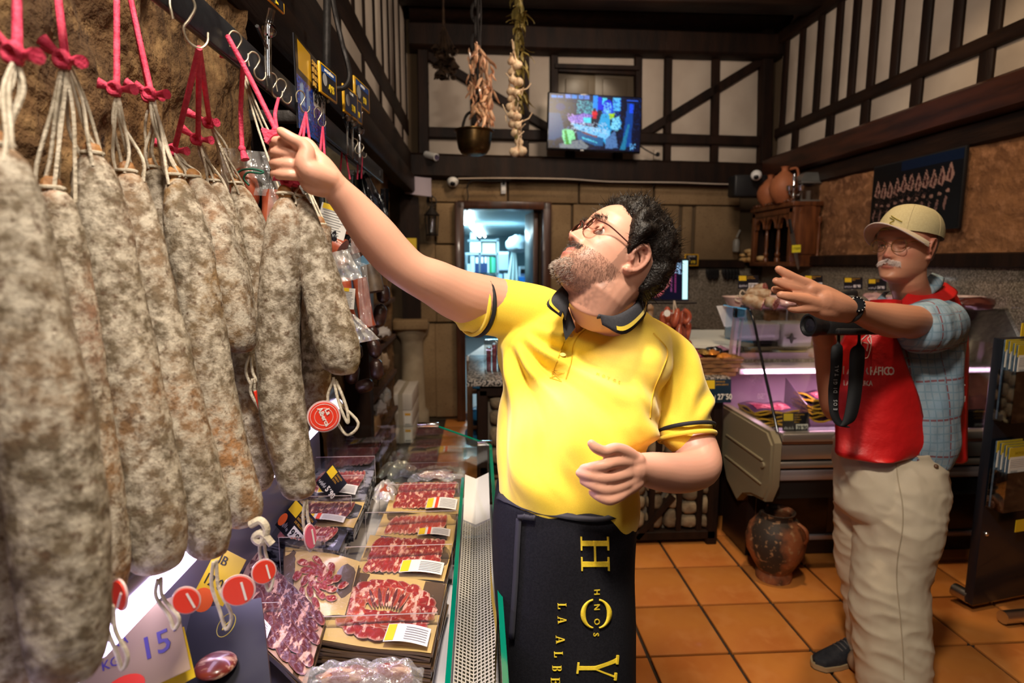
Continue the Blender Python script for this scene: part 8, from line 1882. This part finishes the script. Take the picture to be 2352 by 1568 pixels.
# trousers and shoes under the apron, out of the picture
mb = MB(); fl1 = onZ(1290, 1900, 0)
for s in (-1, 1):
 b_ = PZ(1300 + s * 55, 1560, 1.15); mb.tube([b_, V(b_.x, b_.y, .5), V(b_.x, b_.y, .06)], [.085, .07, .055], 16)
obj('trousers', mb, blk, man)
for s in (-1, 1):
 b_ = PZ(1300 + s * 55, 1560, 1.15); mb = MB(); mb.tube([V(b_.x, b_.y + .06, .04), V(b_.x, b_.y, .045), V(b_.x, b_.y - .10, .035), V(b_.x, b_.y - .16, .028)], [.035, .042, .042, .022], 14, flat=.9); obj('shoe', mb, black, man)

# ---------------------------------------------------------------- the older man in cap and red vest
old = thing('person', 'older man in beige cap, plaid shirt and red vest, one arm stretched out', 'person', onZ(2040, 1580, 0))
a_ = math.radians(66); f2 = V(-math.sin(a_), -math.cos(a_), .04).normalized(); u2 = V(.02, 0, 1).normalized(); x2 = f2.cross(u2).normalized(); u2 = x2.cross(f2)
H2 = Matrix((x2, f2, u2)).transposed().to_4x4() @ Matrix.Scale(1.04, 4); H2.translation = PZ(2078, 568, 2.02)
bm2 = MB(); add_head(bm2, H2); h2 = lambda a, b, c: H2 @ Vector((a, b, c))
nk = [h2(0, -.03, -.03), h2(0, -.035, -.10), PZ(2095, 680, 2.10), PZ(2100, 740, 2.12), PZ(2100, 800, 2.12)]
S_ = crom([tuple(p) + (r,) for p, r in zip(nk, (.055, .058, .060, .075, .09))], 5); bm2.tube([Vector(s[:3]) for s in S_], [float(s[3]) for s in S_], 24)
limb(bm2, [(2100, 790, 2.1, 60), (2090, 950, 2.1, 60), (2070, 1100, 2.1, 55), (2050, 1300, 2.1, 40), (2050, 1500, 2.1, 30)], 16, 3)
limb(bm2, [(2100, 780, 2.12, 50), (2150, 745, 2.08, 46), (2120, 745, 1.98, 42), (2085, 738, 1.86, 38), (2050, 736, 1.80, 40), (2010, 728, 1.74, 34), (1975, 716, 1.68, 27), (1948, 710, 1.64, 24)], 24, 6)
limb(bm2, [(1955, 712, 1.65, 25), (1920, 702, 1.61, 30), (1885, 690, 1.59, 30)], 20); limb(bm2, [(1945, 722, 1.64, 20), (1900, 712, 1.60, 24), (1870, 704, 1.59, 20)], 16); limb(bm2, [(1940, 698, 1.64, 20), (1895, 678, 1.60, 22), (1862, 664, 1.58, 17)], 16)
for q in (((1890, 680, 1.60, 18), (1862, 656, 1.585, 14), (1832, 642, 1.575, 11.5), (1808, 630, 1.57, 11), (1788, 618, 1.57, 9)),
          ((1880, 684, 1.59, 17), (1848, 668, 1.58, 13), (1820, 659, 1.57, 11.5), (1800, 652, 1.57, 11), (1782, 645, 1.57, 9)),
          ((1880, 690, 1.60, 15), (1848, 680, 1.60, 13), (1815, 672, 1.60, 11.5), (1796, 668, 1.60, 11), (1779, 665, 1.60, 9)),
          ((1880, 696, 1.58, 17), (1850, 688, 1.565, 13.5), (1824, 683, 1.555, 12), (1808, 680, 1.55, 11), (1792, 677, 1.55, 9)),
          ((1890, 708, 1.59, 15), (1862, 708, 1.575, 12), (1842, 709, 1.57, 10.5), (1828, 710, 1.57, 9.5), (1815, 708, 1.57, 8))): limb(bm2, list(q), 14, 5)
# other arm, holding the camera
limb(bm2, [(2070, 800, 2.2, 45), (1990, 860, 2.22, 42), (1935, 930, 2.18, 34), (1915, 930, 2.12, 28), (1905, 880, 2.06, 26), (1898, 820, 2.0, 25), (1893, 775, 1.95, 24)], 20, 5)
limb(bm2, [(1893, 780, 1.95, 24), (1888, 755, 1.92, 24), (1880, 735, 1.90, 20)], 18)
for i, q in enumerate(((1868, 722), (1876, 726), (1884, 728), (1893, 730))): limb(bm2, [(1885, 758, 1.92, 14), (q[0] + 2, q[1] + 14, 1.89, 9), (q[0] + 4, q[1], 1.87, 8), (q[0] + 14, q[1] - 4, 1.865, 7.5)], 12, 4)
limb(bm2, [(1892, 768, 1.93, 12), (1903, 750, 1.90, 10), (1910, 738, 1.88, 9)], 12)
H2i = np.array(H2.inverted())
body2 = smoothmesh('body', bm2, .0036, 3, mat('skin_ruddy', attr='Col', rough=.45, sss=.1, bump=.3, bscale=260, bdist=.001, spec=.4), old, .5, colfn=lambda co: skincol(co, H2i, (.50, .23, .14), (.2, .1, .08), (.30, .08, .06), 0, (.42, .10, .08)))
eyes(H2, old, iris=(.05, .08, .10))
beardhair(H2, 5200, (-.066, -.038), .06, .036, (.005, .010), mat('white_moustache', (.62, .50, .45), .5), old, 'moustache', .0007, down=1.0, seed=12, gate=lambda p: -.052 - .3 * abs(p.x) < p.z < -.0395 - .3 * abs(p.x))
mb = hairshell(H2, lambda th, z: z + (.050 if abs(((th + PI) % (2 * PI)) - PI) > 1.75 else -.2), .004, .002, nt=90, nz=60); obj('hair', mb, mat('grey_hair', (.22, .18, .16), .5, bump=.6, bscale=300), old)
G_ = bpy.data.objects.new('eyeglasses', None); COL.objects.link(G_); G_.location = h2(0, .09, 0); attach(G_, old); G_['label'] = 'gold wire eyeglasses'
glasses(H2, old, mat('gold_frame', (.45, .28, .10), .25, .9), glassmat('lens'), .0245, .0195, cx=.033, y0=.090, z0=.000, armz=.012, wire=.0012)
# cap: crown, brim, embroidered emblem
capm = mat('cap_cloth', (.42, .36, .20), .85, col2=(.38, .32, .17), scale=200, bump=.3, bscale=500, bdist=.001)
capo = thing('cap', 'beige baseball cap with olive embroidery', 'cap', h2(0, 0, .10))
capo = None if 0 else capo
HC = H2 @ Matrix.Translation((0, .004, .002)) @ Matrix.Rotation(math.radians(14), 4, 'X')
def crown(u, v):
 th = 2 * PI * u; k = math.sin(v * PI / 2); zz = .040 + .098 * k - .012 * math.cos(th) * (1 - k) * 1.2; rr = math.cos(v * PI / 2) ** .62
 return HC @ Vector((math.sin(th) * .090 * rr, -.014 + math.cos(th) * .118 * rr, zz))
mb = MB(); mb.grid(crown, 48, 20, wrapu=True); cro = obj('cap_crown', mb, capm, old, angle=1)
for k in range(6):
 mb = MB(); mb.tube([crown(k / 6 + 1 / 12, v) for v in np.linspace(0, .98, 14)], .0010, 5); obj('crown_seam', mb, mat('cap_seam', (.36, .30, .17), .8), cro)
mb = MB(); mb.sphere(crown(0, 1), (.006, .006, .004), 10, 6); obj('top_button', mb, capm, cro)
def brim(u, v, dz=0.):
 a = (u - .5) * 2.5; r0 = .100; w = math.sin(PI * u) ** .45; x = math.sin(a) * (.091 + .002 * v); y = -.014 + math.cos(a) * .115 + .075 * v * w
 return HC @ Vector((x, y, .036 + dz - .026 * (x / .08) ** 2 - .012 * v))
mb = MB(); mb.grid(lambda u, v: brim(u, v, .003), 30, 8); mb.grid(lambda u, v: brim(1 - u, v, -.001), 30, 8); obj('cap_brim', mb, mat('cap_brim_cloth', (.46, .38, .28), .85), old)
mb = MB(); mb.tube([brim(u, 1, .001) for u in np.linspace(.02, .98, 30)], .0022, 6); obj('brim_piping', mb, mat('cap_edge', (.50, .42, .40), .8), old)
mb = MB(); ol = mat('olive_thread', (.30, .24, .02), .7)
def oncap(x, z): th = x / .10; v = (z - .045) / .10; return crown(th / (2 * PI), max(0, min(.95, v)) * .62) + f2 * .002
for pts in (((-.030, .05), (-.012, .058), (.004, .066), (-.008, .075), (.012, .085)), ((-.004, .052), (.012, .062), (.030, .060)), ((-.034, .070), (-.012, .080), (.010, .092)), ((.000, .045), (.020, .048), (.036, .046))): mb.tube([oncap(*p) for p in crom(pts, 4)], .0028, 6, flat=.5)
obj('cap_emblem', mb, ol, old)
bpy.data.objects.remove(capo)
# plaid shirt
plaid = mat('plaid_shirt', (.30, .36, .40), .75, col2=(.22, .32, .42), scale=9, bump=.5, bscale=18, bdist=.01)
nt_ = plaid.node_tree; N_ = nt_.nodes; b_ = N_['Principled BSDF']; prev = b_.inputs['Base Color'].links[0].from_socket; tc_ = N_.new('ShaderNodeTexCoord')
for (dr, sc_, c_, w0) in (('X', 9, (.20, .08, .10), .993), ('Z', 8, (.20, .08, .10), .993), ('X', 40, (.17, .27, .35), .93), ('Z', 36, (.18, .28, .36), .93)):
 w_ = N_.new('ShaderNodeTexWave'); w_.bands_direction = dr; w_.inputs['Scale'].default_value = sc_ / 3.14 * 1.0; w_.inputs['Distortion'].default_value = 1.2; w_.inputs['Detail'].default_value = .5; nt_.links.new(tc_.outputs['Object'], w_.inputs['Vector'])
 g_ = N_.new('ShaderNodeMath'); g_.operation = 'GREATER_THAN'; g_.inputs[1].default_value = w0; nt_.links.new(w_.outputs['Fac'], g_.inputs[0]); m_ = N_.new('ShaderNodeMix'); m_.data_type = 'RGBA'; nt_.links.new(g_.outputs[0], m_.inputs[0]); nt_.links.new(prev, m_.inputs[6]); m_.inputs[7].default_value = c_ + (1,); prev = m_.outputs[2]
nt_.links.new(prev, b_.inputs['Base Color'])
sb = MB()
torso(sb, [(1052, 2050, 112, 2.12, .15), (1000, 2060, 110, 2.12, .16), (920, 2072, 106, 2.12, .155), (840, 2085, 102, 2.13, .145), (770, 2100, 98, 2.14, .13), (725, 2112, 82, 2.15, .105), (700, 2110, 60, 2.15, .08), (688, 2105, 44, 2.15, .07)], 44)
limb(sb, [(2110, 760, 2.14, 45), (2150, 745, 2.08, 58), (2140, 748, 2.0, 60), (2112, 750, 1.93, 60)], 26, 5); limb(sb, [(2130, 800, 2.1, 40), (2130, 860, 2.12, 60)], 18)
limb(sb, [(2060, 790, 2.2, 50), (2000, 850, 2.24, 50)], 18)
def folds3(co, no):
 nz = np.array([noise.noise(Vector(p) * 8) for p in co]); nz2 = np.array([noise.noise(Vector((p[0] * 22, p[1] * 22, p[2] * 12))) for p in co]); return co + no * (.013 * nz + .006 * nz2)[:, None]
sh2 = smoothmesh('plaid_shirt', sb, .0055, 6, plaid, old, .5, post=folds3)
mb = MB()
for (I_, O_) in (([(2062, 700, 2.06), (2085, 690, 2.07), (2112, 668, 2.08), (2128, 640, 2.10), (2140, 628, 2.13)], [(2040, 712, 2.0), (2070, 712, 2.02), (2120, 690, 2.04), (2160, 660, 2.08), (2168, 640, 2.12)]), ([(2040, 690, 2.06), (2034, 680, 2.10), (2046, 668, 2.14)], [(2018, 704, 2.02), (2012, 690, 2.08), (2030, 670, 2.14)])):
 a = crom([tuple(PZ(*p)) for p in I_], 5); b = crom([tuple(PZ(*p)) for p in O_], 5); n = len(a); mb.grid(lambda u, v: Vector(a[int(round(u * (n - 1)))]).lerp(Vector(b[int(round(u * (n - 1)))]), v) - CF * (.006 * math.sin(PI * v)), n - 1, 4)
c2 = obj('shirt_collar', mb, plaid, sh2); c2.modifiers.new('s', 'SOLIDIFY').thickness = .004
# red vest: front panel, back panel, shoulder, side strap
redv = mat('red_vest', (.62, .012, .014), .42, col2=(.50, .008, .010), scale=6, bump=.5, bscale=9, bdist=.02)
def panelpx(rows, nm, m, parent, bulge, nv=26, nu=22, seed=0, amp=.006, th=.003):
 """cloth panel between left and right edges given per row (py, xl, zl, xr, zr)"""
 S_ = crom(rows, max(2, nv // (len(rows) - 1))); n = len(S_)
 def fn(u, v):
  s = S_[int(round(v * (n - 1)))]; a = PZ(s[1], s[0], s[2]); b = PZ(s[3], s[0], s[4]); p = a.lerp(b, u)
  return p + (-CF + CR * -.35) * bulge * math.sin(PI * u) + (-CF) * amp * (noise.noise((u * 3 + seed, v * 4, seed)) + .6 * math.sin(u * 9 + v * 2 + seed) * v)
 mb = MB(); mb.grid(fn, nu, n - 1); o = obj(nm, mb, m, parent); o.modifiers.new('s', 'SOLIDIFY').thickness = th; return o
vest = bpy.data.objects.new('red_vest', None); COL.objects.link(vest); vest.location = PZ(2080, 850, 2.0); attach(vest, old); vest['label'] = 'red bib vest with white print'
vf = panelpx([(690, 2000, 2.02, 2070, 1.98), (740, 1965, 2.02, 2070, 1.96), (790, 1930, 2.04, 2066, 1.95), (850, 1922, 2.04, 2086, 1.95), (910, 1919, 2.04, 2110, 1.96), (970, 1918, 2.04, 2122, 1.97), (1015, 1918, 2.03, 2128, 1.97), (1038, 1918, 2.02, 2118, 1.97), (1050, 1940, 2.01, 2098, 1.97), (1057, 1985, 1.99, 2060, 1.97)], 'front_panel', redv, vest, .05, 30, 24)
panelpx([(660, 2130, 2.12, 2176, 2.16), (672, 2128, 2.10, 2192, 2.17), (700, 2140, 2.12, 2206, 2.18), (745, 2168, 2.14, 2219, 2.20), (800, 2186, 2.12, 2224, 2.20), (860, 2178, 2.08, 2222, 2.16), (920, 2165, 2.07, 2221, 2.14), (980, 2158, 2.07, 2220, 2.12), (1040, 2159, 2.07, 2219, 2.11), (1056, 2166, 2.07, 2219, 2.11), (1062, 2178, 2.07, 2210, 2.11)], 'back_panel', redv, vest, .012, 30, 10, 4)
panelpx([(650, 2120, 2.12, 2172, 2.17), (672, 2088, 2.04, 2200, 2.12), (690, 2070, 2.00, 2180, 2.02), (700, 2058, 1.99, 2120, 1.99), (712, 2040, 1.99, 2080, 1.98)], 'shoulder_strap', redv, vest, .010, 16, 12, 2)
mb = MB(); mb.plate([PZ(2118, 915, 2.0), PZ(2164, 928, 2.03), PZ(2166, 940, 2.03), PZ(2118, 927, 2.0)], (0, .004, 0)); obj('side_strap', mb, black, vest)
def onv(px, py, off=.008):
 ok, loc, nor, idx = vf.ray_cast(CP, ray(px, py).normalized()); return (loc - CF * off) if ok else PZ(px, py, 1.94)
wp = mat('vest_print', (.62, .50, .48), .6)
def vtext(s_, px, py, h, dx, dy, fn=onv):
 mb = MB(); x = px
 for ch in s_: 
  if ch != ' ': mb.text(ch, h * 2.0 / FPX * 1.35, frame(fn(x, py + (x - px) * dy), CR + CF * .05, CU, -CF), ext=.0004, squash=.8, bold=.02)
  x += dx * (.5 if ch == 'I' else 1)
 return mb
obj('lettering', vtext('ARATÓN', 1922, 858, 19, 10.2, .01), wp, vf); obj('lettering', vtext('GRÁFICO', 1985, 860, 19, 9.0, .01), wp, vf); obj('lettering', vtext('LA ALBERCA', 1934, 884, 12, 6.5, .02), wp, vf)
mb = MB()
for pts in (((1976, 780), (1992, 768), (1998, 785), (1994, 810), (1988, 822), (1978, 818), (1974, 800), (1976, 780)), ((1980, 786), (1990, 790), (1988, 806)), ((1998, 770), (1990, 778), (1996, 790)), ((1962, 830), (1960, 845), (1966, 850))): mb.tube([onv(a, b) for a, b in crom(pts, 4)], .0016, 5)
obj('printed_figure', mb, wp, vf)
mb = MB()
for (a, b, w, h) in ((2212, 826, 6, 4), (2203, 876, 8, 6), (2212, 870, 5, 12), (2213, 884, 8, 3), (2214, 916, 6, 14), (2210, 925, 5, 3), (2208, 855, 14, 1), (2204, 904, 16, 1)): mb.box(PZ(a, b, 2.055), (w * 2 / FPX, .002, h * 2 / FPX))
tag(obj('sponsor_print', mb, wp, vest), kind='stuff')
# trousers
trm = mat('cream_trousers', (.60, .51, .38), .85, col2=(.56, .47, .34), scale=10, bump=.2, bscale=30, bdist=.004)
tb_ = MB()
torso(tb_, [(1005, 2040, 104, 2.12, .15), (1060, 2036, 108, 2.11, .155), (1110, 2038, 108, 2.10, .16), (1160, 2036, 104, 2.10, .15), (1190, 2044, 84, 2.09, .12)], 40)
limb(tb_, [(2070, 1120, 2.06, 92), (2062, 1200, 2.05, 88), (2050, 1280, 2.05, 78), (2042, 1360, 2.05, 82), (2046, 1440, 2.04, 82), (2052, 1520, 2.03, 78), (2056, 1600, 2.03, 72), (2060, 1655, 2.02, 66)], 30, 5)
limb(tb_, [(1995, 1110, 2.16, 76), (1985, 1200, 2.2, 60), (1990, 1300, 2.24, 58), (2000, 1380, 2.26, 54), (2005, 1450, 2.27, 50), (2008, 1505, 2.28, 46)], 26, 5)
limb(tb_, [(2108, 1100, 2.12, 56), (2118, 1140, 2.12, 50)], 18)
def folds4(co, no):
 out = co.copy(); nz = np.array([noise.noise(Vector((p[0] * 6, p[1] * 6, p[2] * 5 + p[0] * 5))) for p in co]); nz2 = np.array([noise.noise(Vector((p[0] * 9 + p[2] * 9, p[1] * 9, p[2] * 16 + 3))) for p in co]); nz3 = np.array([noise.noise(Vector(p) * 34) for p in co])
 return out + no * (.016 * nz + .008 * (1 - 2 * abs(nz2)) * .8 + .0015 * nz3)[:, None]
trs = smoothmesh('trousers', tb_, .0065, 5, trm, old, .5, post=folds4)
def ont(px, py, off=.001):
 ok, loc, nor, idx = trs.ray_cast(CP, ray(px, py).normalized()); return loc + nor * off if ok else PZ(px, py, 1.95)
mb = MB(); mb.tube([ont(a, b) for a, b in crom([(2058, 1064), (2062, 1100), (2073, 1160), (2072, 1220), (2062, 1280), (2060, 1340), (2068, 1420), (2074, 1500), (2076, 1560)], 6)], .0022, 5); obj('side_seam', mb, mat('seam_cream', (.45, .37, .26), .8), trs)
mb = MB(); mb.sphere(ont(2149, 1071), .008, 12, 8); obj('pocket_button', mb, mat('brown_button', (.12, .06, .03), .4), trs)
mb = MB(); mb.plate([PZ(2112, 1014, 1.99), PZ(2166, 1022, 2.04), PZ(2166, 1030, 2.04), PZ(2112, 1024, 1.99)], (0, .004, 0)); obj('belt', mb, black, trs)
# shoes
shm_ = mat('suede_shoe', (.012, .014, .020), .8, col2=(.03, .03, .035), scale=40, bump=.3)
for k, (px, py, l) in enumerate(((1935, 1515, 'far'), (2030, 1640, 'near'))):
 c = onZ(px, py + 4, 0); d = V(-.97, -.22, 0).normalized() if k == 0 else V(-.95, -.3, 0).normalized(); s_ = d.cross(V(0, 0, 1)); shoe = bpy.data.objects.new('shoe', None); COL.objects.link(shoe); shoe.location = c; attach(shoe, old)
 def prof(t): return np.interp(t, [0, .08, .3, .55, .8, .95, 1], [.006, .034, .041, .036, .037, .030, .006])
 def top(t): return np.interp(t, [0, .1, .3, .5, .7, .9, 1], [.035, .05, .062, .085, .105, .095, .07])
 mb = MB(); n = 20
 def up_(u, v):
  t = v; a = PI * u; w = prof(t); return c + d * (.14 - .28 * t) + s_ * (math.cos(a) * w) + V(0, 0, .022 + (top(t) - .022) * math.sin(a) ** .7)
 mb.grid(up_, 18, 26); obj('upper', mb, shm_, shoe)
 mb = MB(); q = [(.14 + .006 - .292 * t, prof(t) * 1.10 + .002) for t in np.linspace(0, 1, 22)]; poly = [(a, b) for a, b in q] + [(a, -b) for a, b in q[::-1]]
 T = Matrix((d, s_, V(0, 0, 1))).transposed().to_4x4(); T.translation = c; mb.prism(poly, .021, T, z0=.002); obj('sole', mb, mat('tan_sole', (.42, .30, .16), .6), shoe)
 mb = MB(); mb.prism([(a * 1.005, b * 1.01) for a, b in poly], .006, T, z0=.0); obj('outsole', mb, black, shoe)
 mb = MB()
 for j in range(4): mb.tube([up_(.3, .40 + .06 * j), up_(.5, .38 + .06 * j) + V(0, 0, .004), up_(.7, .40 + .06 * j)], .003, 6)
 obj('laces', mb, mat('grey_lace', (.10, .09, .09), .7), shoe)
mb = MB(); limb(mb, [(1985, 1500, 2.27, 24), (1972, 1520, 2.24, 24)], 14, 3); obj('sock', mb, mat('tan_sock', (.36, .22, .13), .8), old)
# watch
wd = (PZ(1975, 716, 1.68) - PZ(1948, 710, 1.64)).normalized(); wc = PZ(1950, 710, 1.643)
wt = thing('wristwatch', 'black round sports watch with white bezel marks on the outstretched wrist', 'watch', wc)
cuffring(1950, 710, 1.643, 27, wd, wt, 'strap', mat('rubber_black', (.012, .012, .013), .5), .007)
wn = (-CF * .9 + CR * .25 + CU * .2).normalized(); wp_ = PZ(1946, 706, 1.643) + wn * .031; T = frame(wp_, CR, CU, wn)
mb = MB(); mb.lathe([(.020, -.006), (.023, -.004), (.023, .004), (.021, .006), (.017, .0045)], 32, T); obj('case', mb, blackg, wt)
mb = MB(); mb.lathe([(.0165, .0046), (.0165, .005)], 32, T); obj('dial', mb, mat('watch_dial', (.015, .017, .02), .05, coat=1), wt)
mb = MB()
for k in range(12): a = k * PI / 6; mb.box((0, .0195, .0062), (.0014, .0028, .0006), T @ Matrix.Rotation(a, 4, 'Z'))
obj('bezel_marks', mb, cardwhite, wt)
# camera held in front of the vest, with its strap
cm = thing('photo_camera', 'black camera with flash and hanging neck strap held under the outstretched arm', 'camera', PZ(1930, 750, 1.86)); rub = mat('camera_black', (.010, .010, .011), .4, bump=.3, bscale=300)
T = frame(PZ(1925, 748, 1.86), CR * .92 - CF * -.38, CU, None)
T = frame(PZ(1932, 750, 1.86), (CR + CF * .25), (CU + CR * .0))
mb = MB(); mb.box((.0, 0, 0), (.15, .055, .07), T, bev=.014); mb.box((.03, -.016, .0), (.17, .020, .10), T, bev=.008); obj('body', mb, rub, cm)
mb = MB(); TL_ = T @ Matrix.Rotation(math.radians(-90), 4, 'Y'); mb.lathe([(.020, .04), (.028, .05), (.032, .075), (.032, .095), (.036, .10), (.036, .125), (.030, .126), (.026, .118)], 30, TL_ @ Matrix.Translation((0, .004, 0))); obj('lens_barrel', mb, rub, cm)
mb = MB(); mb.lathe([(.026, .117), (.0, .121)], 24, TL_ @ Matrix.Translation((0, .004, 0))); obj('front_element', mb, mat('lens_glass', (.02, .02, .03), .03, coat=1), cm)
mb = MB(); T2 = frame(PZ(1950, 690, 1.87), (CR + CF * .2), CU); mb.box((0, -.012, 0), (.045, .035, .035), T2, bev=.006); mb.box((-.022, .018, 0), (.085, .028, .045), T2 @ Matrix.Rotation(.12, 4, 'Z'), bev=.008); obj('flash_unit', mb, rub, cm)
mb = MB(); mb.lathe([(.022, 0), (.024, .02), (.015, .035)], 20, T2 @ Matrix.Translation((.02, -.01, .01)) @ Matrix.Rotation(PI / 2, 4, 'Y')); obj('flash_joint', mb, mat('worn_metal', (.20, .20, .18), .3, .7), cm)
strp = mat('strap_web', (.008, .009, .011), .7)
def ribbon(pts, ws, nm, m, parent, tw=0.):
 S_ = crom([tuple(PZ(*p)) + (w * p[2] / FPX / 2,) for p, w in zip(pts, ws)], 7); mb = MB(); vv = []
 for i, s in enumerate(S_): vv += [Vector(s[:3]) - (CR + CF * tw) * s[3], Vector(s[:3]) + (CR + CF * tw) * s[3]]
 mb.add(vv, [(2 * i, 2 * i + 1, 2 * i + 3, 2 * i + 2) for i in range(len(S_) - 1)]); o = obj(nm, mb, m, parent); o.modifiers.new('s', 'SOLIDIFY').thickness = .003; return o
ribbon([(1926, 768, 1.84), (1925, 788, 1.84), (1922, 800, 1.84), (1920, 850, 1.84), (1914, 900, 1.84), (1916, 950, 1.84), (1930, 975, 1.84), (1948, 982, 1.83)], (6, 8, 26, 26, 24, 20, 20, 8), 'strap', strp, cm)
ribbon([(1973, 764, 1.85), (1972, 790, 1.84), (1969, 806, 1.83), (1966, 860, 1.83), (1960, 920, 1.83), (1950, 962, 1.83), (1935, 978, 1.83)], (6, 9, 33, 33, 31, 28, 14), 'strap', strp, cm)
mb = MB()
for i, ch in enumerate('EOS DIGITAL'):
 if ch != ' ': mb.text(ch, .017, frame(PZ(1925 - .0 * i - 2 + 3 * (i > 7), 942 - i * 9.8, 1.832), CU, -CR, -CF), ext=.0004, squash=.8)
obj('strap_lettering', mb, mat('photo_grey', (.45, .45, .45), .5), cm)
